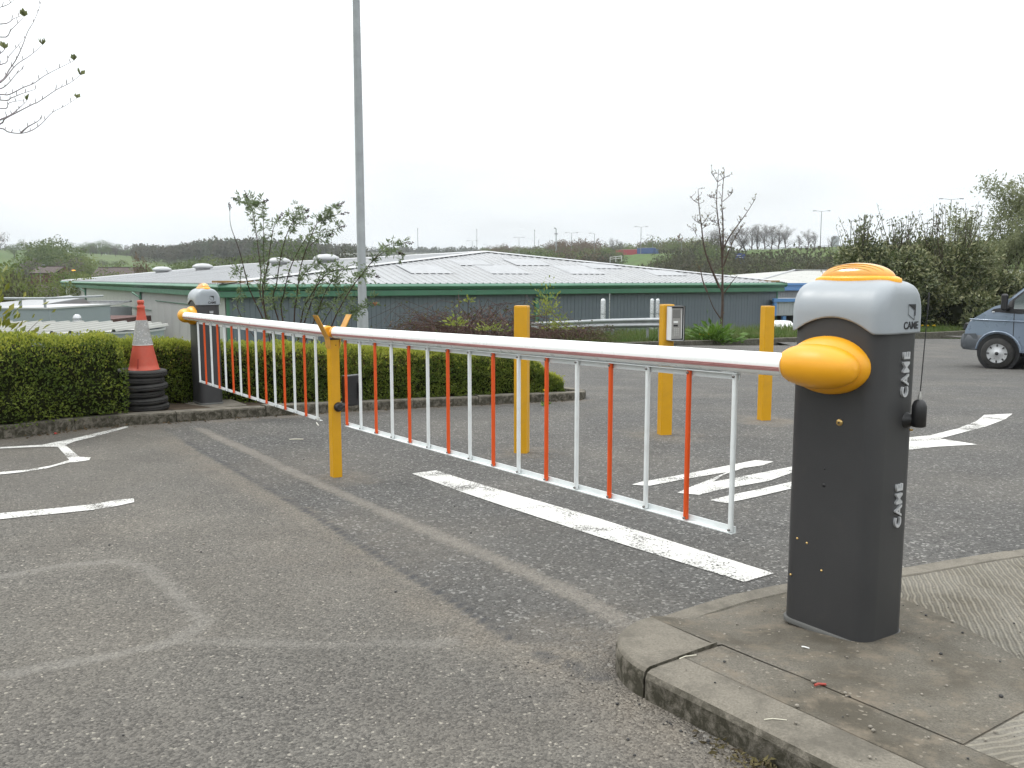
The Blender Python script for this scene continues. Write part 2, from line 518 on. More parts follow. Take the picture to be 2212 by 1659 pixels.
def build_yard():
    xs = axis_steps(-30, 75, -5.2, 4.5, 0.03, 1.10)
    ys = axis_steps(-30, 60, 1.6, 11.6, 0.03, 1.10)
    XX, YY = np.meshgrid(xs, ys)
    X, Y = XX.ravel(), YY.ravel()
    # drop what lies beyond the kerbs
    keep = in_poly(X, Y, YARD) | (dist_line(X, Y, KF + KEND[1:] + VERGE[1:]) < 0.10)
    nx, ny = len(xs), len(ys)
    idx = np.arange(nx * ny).reshape(ny, nx)
    q = np.stack([idx[:-1, :-1], idx[:-1, 1:], idx[1:, 1:], idx[1:, :-1]], -1).reshape(-1, 4)
    q = q[keep[q].all(1)]
    used = np.unique(q); remap = np.full(nx * ny, -1); remap[used] = np.arange(len(used))
    q = remap[q]; X, Y = X[used], Y[used]
    Z = ground(X, Y)
    # edge distances of marks and stains
    wob = 0.03 * vnoise(X, Y, 0.12, 1) + 0.02 * vnoise(X, Y, 0.05, 4)
    tarl = [gpt(395, 950), gpt(640, 1090), gpt(840, 1215), gpt(980, 1300), gpt(1110, 1382)]
    sandl = [gpt(430, 925), gpt(560, 985), gpt(700, 1050), gpt(900, 1135), gpt(1110, 1225), gpt(1250, 1290), gpt(1345, 1345)]
    far_tar = [(tarl[0][0] + (tarl[0][0] - tarl[1][0]) * 3, tarl[0][1] + (tarl[0][1] - tarl[1][1]) * 3)]
    road_poly = [tarl[-1]] + [gpt(1330, 1440)] + [(0.9, 1.0), (60, -30), (75, 60), (30, 60), (0, 30), (-6, 12)] + far_tar + tarl
    rd = in_poly(X + wob, Y + wob, road_poly).astype(float)
    dt = dist_line(X, Y, tarl) + wob * 0.25
    tar = (1 - smooth(0.011, 0.020, dt))
    blob = np.zeros_like(X)
    for (px_, py_, s_) in [(1165, 1412, .03), (1185, 1420, .025), (1235, 1438, .03), (1255, 1447, .035), (1290, 1460, .05), (1310, 1462, .03), (1275, 1455, .03)]:
        bx, by = gpt(px_, py_)
        blob = np.maximum(blob, 1 - smooth(0.5, 1.2, (np.hypot((X - bx) , (Y - by)) + wob * .6) / s_))
    tar = np.maximum(tar, blob * .9)
    ds = dist_line(X, Y, sandl)
    sand = (1 - smooth(0.030, 0.048, ds + wob * 0.5)) * 0.85
    # car-park side of the joint is dusty, and so are the kerb channels
    sand = np.maximum(sand, (1 - rd) * (1 - smooth(0.02, 0.30, dt + wob * 2)) * 0.42)
    nose = gpt(1290, 1400)
    sand = np.maximum(sand, (1 - smooth(0.05, 0.45, np.hypot(X - nose[0], (Y - nose[1])) + wob * 3)) * 0.6)
    chan = dist_line(X, Y, KF)
    sand = np.maximum(sand, (1 - smooth(0.03, 0.30, chan + wob * 3)) * 0.6)
    isl = dist_line(X, Y, [(0.32, 2.6), (0.36, 2.3), (0.9, 1.43), (1.6, .3)])
    sand = np.maximum(sand, (1 - smooth(0.02, 0.35, isl + wob * 3)) * 0.55)
    for (px_, py_, rr) in [(1655, 908, .42), (1435, 939, .5), (1127, 977, .34), (733, 1030, .3), (760, 1180, .8), (640, 1010, .7)]:
        bx, by = gpt(px_, py_)
        k_ = 1 - smooth(0.25, 1.0, (np.hypot((X - bx), (Y - by) * 0.8) + wob * 3) / rr)
        sand = np.maximum(sand, k_ * (0.85 if px_ == 1655 else (0.22 if py_ in (1180, 1010) else 0.5)))
    # burnt-off markings
    gh = [[gpt(0, 1247), gpt(130, 1222), gpt(250, 1212), gpt(310, 1222)], [gpt(310, 1222), gpt(370, 1270), gpt(440, 1340)],
          [gpt(440, 1345), gpt(380, 1385), gpt(250, 1415), gpt(100, 1440), gpt(0, 1458)], [gpt(420, 1385), gpt(640, 1392), gpt(860, 1390), gpt(980, 1386)]]
    ghost = np.zeros_like(X)
    for g_ in gh:
        ghost = np.maximum(ghost, (1 - smooth(0.024, 0.034, dist_line(X, Y, g_) + wob * 0.25)) * (0.68 if g_ is not gh[3] else 0.5))
    ghost = np.maximum(ghost, (1 - smooth(0.03, 0.05, dist_line(X, Y, sandl) + wob * .4)) * .75)
    me = np_mesh("car_park", np.stack([X, Y, Z], -1), q, MAT_ASPHALT, True)
    for nm, arr in (("road", rd), ("sand", sand), ("ghost", ghost), ("tar", tar)):
        a = me.attributes.new(nm, 'FLOAT', 'POINT'); a.data.foreach_set('value', arr.astype(np.float32))
    return struct(link("car_park", me))
build_yard()

# ---- terrain out to the horizon
def terrain_material():
    m, nt, b = new_mat("grassland")
    co = nt.coord('World')
    big = nt.noise(co, 0.012, 4.0, 0.5)
    mid = nt.noise(co, 0.35, 5.0, 0.6)
    fine = nt.noise(co, 9.0, 4.0, 0.7)
    c = nt.mix(nt.rng(big, 0.4, 0.6), (0.075, 0.140, 0.038), (0.110, 0.150, 0.052))
    c = nt.mix(nt.rng(mid, 0.4, 0.7, 0, .7), c, (0.070, 0.068, 0.038))
    c = nt.mix(nt.rng(fine, 0.35, 0.7, 0, .6), c, nt.mix(1.0, c, (0.5, 0.5, 0.5), 'MULTIPLY'))
    nt.link(c, b.inputs["Base Color"]); b.inputs["Roughness"].default_value = 0.95
    b.inputs["Specular IOR Level"].default_value = 0.1
    nt.link(nt.bump(fine, 0.6, 0.05), b.inputs["Normal"])
    return m
MAT_GRASSLAND = terrain_material()

def build_terrain():
    rs = np.concatenate([np.arange(1.0, 46, 0.55), 46 * 1.035 ** np.arange(1, 150)])
    rs = rs[rs < 7000]
    th = np.concatenate([np.linspace(-180, -62, 40)[:-1], np.linspace(-62, 62, 330), np.linspace(62, 180, 40)[1:]])
    A, Rr = np.meshgrid(np.radians(th), rs)
    X, Y = (np.sin(A) * Rr).ravel(), (np.cos(A) * Rr).ravel()
    Z = terrain(X, Y)
    ny, nx = A.shape
    idx = np.arange(nx * ny).reshape(ny, nx)
    q = np.stack([idx[:-1, :-1], idx[:-1, 1:], idx[1:, 1:], idx[1:, :-1]], -1).reshape(-1, 4)
    return struct(link("ground", np_mesh("ground", np.stack([X, Y, Z], -1), q[:, ::-1], MAT_GRASSLAND, True)))
build_terrain()

# ---- kerbs
def kerb_mat(name, c, moss):
    m, nt, b = new_mat(name)
    co = nt.coord('World')
    n1 = nt.noise(co, 7.0, 6.0, 0.65, 0.3); n2 = nt.noise(co, 150.0, 3.0, 0.7); n3 = nt.noise(co, 22.0, 5.0, 0.7, 0.5)
    col = nt.mix(nt.rng(n2, 0.3, 0.7), tuple(k * 0.72 for k in c), tuple(k * 1.25 for k in c))
    col = nt.mix(nt.rng(n1, 0.45, 0.65, 0, .75), col, tuple(k * 0.5 for k in c))
    # grime and moss cling to the upright faces
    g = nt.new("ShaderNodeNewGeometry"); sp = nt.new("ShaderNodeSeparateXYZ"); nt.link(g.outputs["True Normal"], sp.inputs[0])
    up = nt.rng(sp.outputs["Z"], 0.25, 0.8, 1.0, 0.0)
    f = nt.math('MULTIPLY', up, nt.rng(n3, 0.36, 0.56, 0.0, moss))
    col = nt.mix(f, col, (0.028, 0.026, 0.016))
    nt.link(col, b.inputs["Base Color"]); b.inputs["Roughness"].default_value = 0.9
    b.inputs["Specular IOR Level"].default_value = 0.25
    nt.link(nt.bump(nt.math('ADD', n2, nt.math('MULTIPLY', n3, 1.5)), 0.5, 0.004), b.inputs["Normal"])
    return m
MAT_KERB = kerb_mat("kerb_concrete", (0.165, 0.149, 0.122), 0.9)
MAT_KERB_FAR = kerb_mat("kerb_concrete_dull", (0.13, 0.12, 0.10), 0.5)

def resample(pts, step):
    pts = [Vector(p) for p in pts]
    out = [pts[0].copy()]; acc = 0.0
    for a, b in zip(pts[:-1], pts[1:]):
        L = (b - a).length; d = 0.0
        while acc + (L - d) >= step:
            d += step - acc; acc = 0.0
            out.append(a + (b - a) * (d / L))
        acc += L - d
    out.append(pts[-1].copy())
    return out

def kerb_run(parent, pts, stone, width, height, mat, zf, side=1, rb=0.02, jit=0.006, seed=1):
    """stones laid end to end along pts; the body lies to the left of the run (side=1)"""
    rr = random.Random(seed)
    p = resample([(a[0], a[1], 0) for a in pts], stone / 5.0)
    i = 0
    while i < len(p) - 1:
        seg = p[i:i + 6]
        if len(seg) < 2: break
        rings = []
        dzj = rr.uniform(-jit, jit)
        for k, c in enumerate(seg):
            t = (seg[min(k + 1, len(seg) - 1)] - seg[max(k - 1, 0)]).normalized()
            nrm = Vector((-t.y, t.x, 0)) * side
            if k == 0: c = c + t * 0.004
            if k == len(seg) - 1: c = c - t * 0.004
            z = zf(c.x, c.y)
            top = z + height + dzj
            prof = [(0.0, z - 0.12), (0.0, top - rb), (rb * .3, top - rb * .3), (rb, top), (width - .006, top), (width, top - .006), (width, z - 0.12)]
            rings.append([Vector((c.x, c.y, 0)) + nrm * a + Vector((0, 0, b)) for a, b in prof])
        mb = MB().loft(rings, closed=True, cap0=True, cap1=True, smooth=False)
        mb.build("kerb_stone", mat, parent)
        i += 5
    return parent

kerb_hedge = struct(link("hedge_kerb", None))
kerb_run(kerb_hedge, KF[1:] + KEND[1:6], 0.86, 0.125, 0.10, MAT_KERB, gz, side=1, seed=3)
kerb_verge = struct(link("verge_kerb", None))
kerb_run(kerb_verge, VERGE, 0.91, 0.13, 0.14, MAT_KERB_FAR, gz, side=1, seed=4)

# ---- planting bed between kerb and bank
MAT_SOIL = simple("soil", (0.060, 0.046, 0.033), 0.95, var=0.4, scale=9, bump=0.9, bscale=40, coord='World', spec=0.1)
def strip(pts, off0, off1, dz, name, mat, step=0.3):
    p = resample([(a[0], a[1], 0) for a in pts], step)
    rings = []
    for k, c in enumerate(p):
        t = (p[min(k + 1, len(p) - 1)] - p[max(k - 1, 0)]).normalized(); nrm = Vector((-t.y, t.x, 0))
        rings.append([Vector((c.x, c.y, 0)) + nrm * o for o in np.linspace(off0, off1, 6)])
    for r_ in rings:
        for v in r_: v.z = gz(v.x, v.y) + dz + 0.012 * float(vnoise(v.x, v.y, .1, 2))
    return struct(MB().loft(rings[::-1], closed=False).build(name, mat))
strip(KF[1:-1] + [(0.75, 10.52)], 0.12, 1.75, 0.088, "planting_bed", MAT_SOIL)

# ---- the island by the near barrier
FK = [Vector((0.368, 2.305, 0)), Vector((0.368, 2.305, 0)) - D * 4.2]         # foot of the front kerb, running towards the camera
BK = [tuple(G(x_, y_, .04)[:2]) for x_, y_ in ((1425, 1334), (1560, 1290), (1700, 1259), (1945, 1228), (2080, 1204), (2212, 1184), (2400, 1162), (2900, 1148))]
def isl_z(x, y):
    d = float(dist_line(np.array([x]), np.array([y]), BK)[0])
    w = (x - FK[0].x) * -N.x + (y - FK[0].y) * -N.y
    return gz(x, y) + 0.034 + 0.050 * max(min(1.0, d / 0.62), float(1 - smooth(0.28, 0.60, w)))

def conc_mat(name, c, grooves=0.0, ang=0.0, dusty=0.5):
    m, nt, b = new_mat(name)
    co = nt.coord('World')
    n1 = nt.noise(co, 2.6, 5.0, 0.6); n2 = nt.noise(co, 170.0, 3.0, 0.75); n3 = nt.noise(co, 11.0, 6.0, 0.7)
    col = nt.mix(nt.rng(n2, 0.32, 0.68), tuple(k * 0.62 for k in c), tuple(k * 1.3 for k in c))
    col = nt.mix(nt.rng(n1, 0.42, 0.62, 0, .9), col, tuple(k * f for k, f in zip(c, (0.52, 0.50, 0.46))))
    col = nt.mix(nt.rng(n3, 0.50, 0.68, 0, dusty), col, (0.195, 0.163, 0.124))
    v = nt.new("ShaderNodeTexVoronoi"); v.inputs["Scale"].default_value = 130.0; nt.link(co, v.inputs["Vector"])
    sp = nt.new("ShaderNodeSeparateColor"); nt.link(v.outputs["Color"], sp.inputs[0])
    col = nt.mix(nt.rng(sp.outputs[0], .975, .99, 0, .6), col, (.29, .26, .21))
    nt.link(col, b.inputs["Base Color"]); b.inputs["Roughness"].default_value = 0.92
    b.inputs["Specular IOR Level"].default_value = 0.2
    h = nt.math('ADD', n2, nt.math('MULTIPLY', n3, 0.8))
    if grooves > 0:
        mp = nt.new("ShaderNodeMapping"); mp.inputs["Rotation"].default_value = (0, 0, ang)
        nt.link(co, mp.inputs["Vector"])
        wv = nt.new("ShaderNodeTexWave"); wv.inputs["Scale"].default_value = 14.0; wv.inputs["Distortion"].default_value = 3.0
        wv.inputs["Detail"].default_value = 2.0; wv.inputs["Detail Scale"].default_value = 0.6
        nt.link(mp.outputs[0], wv.inputs["Vector"])
        h = nt.math('ADD', h, nt.math('MULTIPLY', wv.outputs["Fac"], grooves))
        c2 = nt.mix(nt.rng(wv.outputs["Fac"], 0.55, 0.9, 0, .35), col, (.33, .30, .24))
        nt.link(c2, b.inputs["Base Color"])
    nt.link(nt.bump(h, 0.85, 0.006), b.inputs["Normal"])
    return m
MAT_CONC = conc_mat("trodden_concrete", (0.148, 0.135, 0.112), dusty=.7)
MAT_BRUSH = conc_mat("brushed_concrete", (0.195, 0.181, 0.152), 2.2, R(20), 0.25)
MAT_BRUSH2 = conc_mat("brushed_concrete_pale", (0.215, 0.201, 0.172), 0.9, R(75), 0.2)

isl_kerb = struct(link("island_kerb", None))
kerb_run(isl_kerb, [tuple(FK[0]), tuple(FK[1])], 0.915, 0.155, 0.086, MAT_KERB, gz, side=1, rb=0.022, seed=8)
back_kerb = struct(link("island_back_kerb", None))
kerb_run(back_kerb, BK, 0.915, 0.085, 0.045, MAT_KERB, gz, side=-1, rb=0.008, seed=9)
# quarter-round stone at the nose
def quadrant():
    q0 = FK[0].copy(); n_in = Vector((-N.x, -N.y, 0))       # inwards from the front kerb
    R0 = 0.30
    cen = q0 + n_in * R0 + D * 0.004
    rings = []; top = gz(q0.x, q0.y) + 0.087
    prof = [(1.0, -0.2), (1.0, -0.030), (0.985, -0.012), (0.955, -0.003), (0.92, 0.0), (0.5, 0.001), (0.0, 0.002)]
    for k in range(17):
        a = R(90) * k / 16
        dirv = (-n_in) * math.cos(a) + D * math.sin(a)
        dip = -0.012 * (k / 16) ** 2
        rings.append([cen + dirv * (R0 * r_) + Vector((0, 0, top + z_ + dip)) for r_, z_ in prof])
    mb = MB().loft(rings, closed=False, smooth=True)
    end = [rings[-1][i] for i in range(len(prof))] + [Vector((cen.x, cen.y, top - .2))]
    mb.add(end, [tuple(range(len(end)))])
    end0 = [rings[0][i] for i in range(len(prof))] + [Vector((cen.x, cen.y, top - .2))]
    mb.add(end0, [tuple(range(len(end0) - 1, -1, -1))])
    mb.build("quadrant_stone", MAT_KERB, isl_kerb)
    return cen
QC = quadrant()
pav = struct(link("pavement", None))
def slab(poly, mat, name="slab", dz=0.0):
    V, F = sheet(poly, isl_z, 0.12, dz)
    MB().add(V, F, True).build(name, mat, pav)
n_in = Vector((-N.x, -N.y, 0))
def fk(t, w): return tuple((FK[0] - D * t + n_in * w)[:2])         # t along the front kerb towards the camera, w inwards
bk_in = []
_p = resample([(a[0], a[1], 0) for a in BK], 0.2)
for k, c in enumerate(_p):
    t = (_p[min(k + 1, len(_p) - 1)] - _p[max(k - 1, 0)]).normalized()
    bk_in.append((c.x + t.y * 0.092, c.y - t.x * 0.092))
cab_line = gpt(1945, 1290)
# cross-joint running from the back kerb by the cabinet towards the lower right corner
J0, J1 = tuple(G(1945, 1290, .06)[:2]), tuple(G(2212, 1432, .08)[:2])
jd = (Vector((J1[0], J1[1], 0)) - Vector((J0[0], J0[1], 0))).normalized()
J2 = (J0[0] + jd.x * 2.2, J0[1] + jd.y * 2.2)
Jm = (J0[0] - jd.x * 0.12, J0[1] - jd.y * 0.12)
S0, S1 = tuple(G(2212, 1530, .09)[:2]), tuple(G(1960, 1659, .1)[:2])
_sd = Vector((S1[0] - S0[0], S1[1] - S0[1], 0)); _w0 = (S0[0] - FK[0].x) * n_in.x + (S0[1] - FK[0].y) * n_in.y
_k = (0.321 - _w0) / (_sd.x * n_in.x + _sd.y * n_in.y); _q = Vector((S0[0], S0[1], 0)) + _sd * _k
T_S = -((_q - Vector((FK[0].x, FK[0].y, 0))).dot(D))
half = [p for p in bk_in if p[0] < J0[0] - 0.0]
rest = [p for p in bk_in if p[0] >= J0[0] - 0.0]
strip_in = fk(0.0, 0.33)
slab([fk(-0.0, 0.157), fk(4.1, 0.157), fk(4.1, 0.318), fk(0.0, 0.318)], MAT_CONC, "edging_slab", -0.002)
slab([fk(-0.006, 0.304), fk(-0.003, 0.321), fk(T_S, 0.321), S0, J1, Jm] + half[::-1] + [fk(-0.298, 0.304)], MAT_CONC, "slab", 0.0)
slab([J0] + [J2] + [p for p in rest[::-1] if p[0] < 2.9], MAT_BRUSH, "slab", -0.002)
slab([fk(T_S + .004, 0.321), fk(4.1, 0.321), fk(4.1, 2.2), J2, (J1[0] + .003, J1[1] - .003), (S0[0] + .003, S0[1] - .003)], MAT_BRUSH2, "slab", -0.002)
# fill under the island so no gap shows
V, F = sheet([fk(-.0, .05), fk(4.2, .05), fk(4.2, 2.6), (3.2, 3.0)] + [p for p in bk_in[::-1] if p[0] < 2.9] + [fk(-.27, .30)], isl_z, 0.12, -0.003)
MB().add(V, F).build("slab_bed", MAT_CONC, pav)

# ---- road markings: thin worn paint
def paint_mat(name, wear):
    m, nt, b = new_mat(name)
    co = nt.coord('World')
    n1 = nt.noise(co, 95.0, 5.0, 0.75); n2 = nt.noise(co, 4.5, 4.0, 0.6); n3 = nt.noise(co, 30.0, 3.0, .6)
    col = nt.mix(nt.rng(n3, 0.35, 0.7), (0.62, 0.61, 0.58), (0.46, 0.45, 0.42))
    nt.link(col, b.inputs["Base Color"]); b.inputs["Roughness"].default_value = 0.7
    nt.link(nt.bump(n1, 0.5, 0.004), b.inputs["Normal"])
    thr = nt.math('ADD', n1, nt.math('MULTIPLY', nt.math('SUBTRACT', n2, 0.5), 0.55))
    fac = nt.rng(thr, wear, wear + 0.05, 0.0, 1.0)
    tr = nt.new("ShaderNodeBsdfTransparent")
    mx = nt.new("ShaderNodeMixShader")
    nt.link(fac, mx.inputs[0]); nt.link(tr.outputs[0], mx.inputs[1]); nt.link(b.outputs[0], mx.inputs[2])
    nt.link(mx.outputs[0], nt.n["Material Output"].inputs[0])
    return m
MAT_PAINT = paint_mat("worn_white_paint", 0.415)
MAT_PAINT_WORN = paint_mat("very_worn_white_paint", 0.43)
def marking(name, px, mat=MAT_PAINT, step=0.3):
    V, F = sheet([gpt(*p) for p in px], gz, step, 0.004)
    return struct(MB().add(V, F).build(name, mat))
marking("stop_line_marking", [(890, 1024), (942, 1017), (1100, 1065), (1290, 1120), (1480, 1180), (1671, 1240), (1608, 1259), (1480, 1219), (1290, 1160), (1090, 1095)], MAT_PAINT)
marking("bay_marking", [(0, 1110), (100, 1101), (200, 1091), (255, 1081), (289, 1078), (290, 1086), (255, 1094), (200, 1103), (100, 1113), (0, 1123)])
marking("bay_marking", [(0, 967), (90, 962), (155, 949), (215, 935), (275, 921), (277, 924), (220, 940), (160, 955), (135, 966), (90, 966), (0, 970)])
marking("bay_marking", [(125, 966), (143, 964), (172, 988), (196, 989), (193, 995), (168, 999), (150, 1000), (100, 1013), (50, 1021), (0, 1026), (0, 1021), (60, 1016), (110, 1007), (150, 995)])
# letters IN painted for drivers coming the other way, and a turn arrow
marking("letter_marking", [(1364, 1048), (1385, 1042), (1480, 1025), (1560, 1009), (1632, 995), (1671, 998), (1648, 1006), (1606, 1012), (1562, 1027), (1540, 1042), (1562, 1038), (1640, 1023), (1720, 1007), (1740, 1012), (1660, 1040), (1560, 1058), (1510, 1070), (1463, 1066), (1484, 1056), (1530, 1038), (1570, 1021), (1490, 1034), (1400, 1051)])
marking("letter_marking", [(1533, 1082), (1580, 1070), (1640, 1058), (1700, 1044), (1760, 1030), (1775, 1038), (1720, 1054), (1640, 1073), (1570, 1088)])
marking("arrow_marking", [(1840, 955), (1900, 951), (1960, 946), (2010, 941), (2070, 926), (2110, 910), (2126, 897), (2188, 894), (2172, 906), (2130, 922), (2050, 943), (2030, 948), (2112, 961), (2020, 966), (1960, 973), (1900, 977), (1860, 980)])
marking("edge_marking", [(1547, 803), (1610, 799), (1614, 802), (1560, 807)])
# ================================================================ barriers and posts
def cabinet_mat():
    m, nt, b = new_mat("charcoal_powder_coat")
    co = nt.coord('Object')
    n1 = nt.noise(co, 3.0, 4.0); n2 = nt.noise(co, 420.0, 2.0); n3 = nt.noise(co, 14.0, 6.0, .7)
    c = nt.mix(nt.rng(n1, 0.3, 0.7), (0.031, 0.031, 0.032), (0.040, 0.040, 0.041))
    c = nt.mix(nt.rng(n3, 0.58, 0.8, 0, .35), c, (0.06, 0.055, 0.048))
    nt.link(c, b.inputs["Base Color"])
    b.inputs["Roughness"].default_value = 0.48; b.inputs["Specular IOR Level"].default_value = 0.45
    nt.link(nt.bump(n2, 0.25, 0.002), b.inputs["Normal"])
    return m
M_CAB = cabinet_mat()
M_CAP = simple("silver_grey_plastic", (0.275, 0.30, 0.322), 0.38, var=0.05, scale=5, spec=0.5, bump=0.05, bscale=300)
M_AMBER = simple("amber_lens", (0.62, 0.27, 0.016), 0.18, var=0.08, scale=20, spec=0.6, coat=0.3)
M_AMBER_RIM = simple("amber_rim", (0.80, 0.36, 0.010), 0.3, var=0.05, scale=20)
M_AMBER_DARK = simple("amber_lens_ribs", (0.42, 0.20, 0.01), 0.3, var=0.1)
M_YEL = simple("yellow_cover_plastic", (0.70, 0.315, 0.006), 0.42, var=0.05, scale=5, bump=0.06, bscale=250)
M_YEL_DARK = simple("slot_shadow_plastic", (0.25, 0.10, 0.01), 0.6)
M_YPOST = simple("yellow_post_paint", (0.55, 0.280, 0.004), 0.36, var=0.07, scale=4, bump=0.12, bscale=90, dirt=(0.36, 0.19, 0.02), dirt_amt=0.3)
M_FORK = simple("sun_faded_yellow_paint", (0.50, 0.25, 0.035), 0.5, var=0.12, scale=9, dirt=(0.2, 0.12, 0.04), dirt_amt=0.5)
M_WHITE = simple("white_enamel", (0.80, 0.81, 0.80), 0.3, var=0.03, scale=4, dirt=(0.5, 0.48, 0.43), dirt_amt=0.25)
M_BAR = simple("white_bar_paint", (0.66, 0.69, 0.69), 0.35, var=0.04, scale=8, dirt=(0.45, 0.44, 0.41), dirt_amt=0.3)
M_RED = simple("orange_red_bar_paint", (0.62, 0.075, 0.008), 0.35, var=0.06, scale=8)
M_PINK = simple("faded_red_strip", (0.42, 0.20, 0.19), 0.45, var=0.1, scale=30)
M_BOLT = simple("dull_bolt_steel", (0.20, 0.19, 0.18), 0.4, metal=0.8, var=0.2)
M_BRASS = simple("brass", (0.55, 0.38, 0.15), 0.3, metal=0.9, var=0.15, scale=80)
M_BLACK = simple("black_rubber_plastic", (0.012, 0.012, 0.013), 0.42, var=0.2, scale=30)
M_LETTER = simple("brushed_letter_silver", (0.50, 0.51, 0.52), 0.35, metal=0.3, var=0.06)
M_PRINT = simple("black_print", (0.010, 0.010, 0.012), 0.5)
M_STEEL = simple("stainless_steel", (0.38, 0.37, 0.35), 0.35, metal=0.7, var=0.08, scale=30)
M_PLINTH = simple("plinth_edge_seal", (0.085, 0.085, 0.08), 0.6, var=0.2)

def rrect(a, b, r, n=6):
    """rounded rectangle outline, anticlockwise, half sizes a, b"""
    r = min(r, a * .999, b * .999); pts = []
    for cx, cy, s in ((a - r, b - r, 0), (-(a - r), b - r, 90), (-(a - r), -(b - r), 180), (a - r, -(b - r), 270)):
        for k in range(n + 1):
            t = R(s + 90 * k / n); pts.append((cx + r * math.cos(t), cy + r * math.sin(t)))
    return pts

def text_mesh(body, size, extrude, name, mat, xs=1.0, bold=0.0, spacing=1.0):
    cu = bpy.data.curves.new(name, 'FONT'); cu.body = body; cu.size = size; cu.extrude = extrude
    cu.align_x = 'CENTER'; cu.align_y = 'CENTER'; cu.offset = bold; cu.space_character = spacing
    cu.resolution_u = 4
    o = bpy.data.objects.new(name, cu); COL.objects.link(o)
    dg = bpy.context.evaluated_depsgraph_get()
    me = bpy.data.meshes.new_from_object(o.evaluated_get(dg))
    bpy.data.objects.remove(o); bpy.data.curves.remove(cu)
    me.name = name; me.materials.clear(); me.materials.append(mat)
    for v in me.vertices: v.co.x *= xs
    return me

CA, CB, CR, CH = 0.155, 0.108, 0.052, 1.0      # cabinet half sizes, corner radius, height under the cap
BOOM_Z, BOOM_OFF = 0.845, 0.088
ME_WORD = text_mesh("CAME", 0.043, 0.004, "lettering", M_LETTER, 1.12, 0.0008, 1.12)
ME_LOGOWORD = text_mesh("CAME", 0.030, 0.0006, "logo_word", M_PRINT, 0.95, 0.0006)

def cap_z(x, y, A, B):
    sy = math.sqrt(max(0.0, 1 - (y / B) ** 2)); sx = max(0.0, 1 - (abs(x) / A) ** 2.5) ** 0.125
    return 1.0 + 0.108 * sx * sy

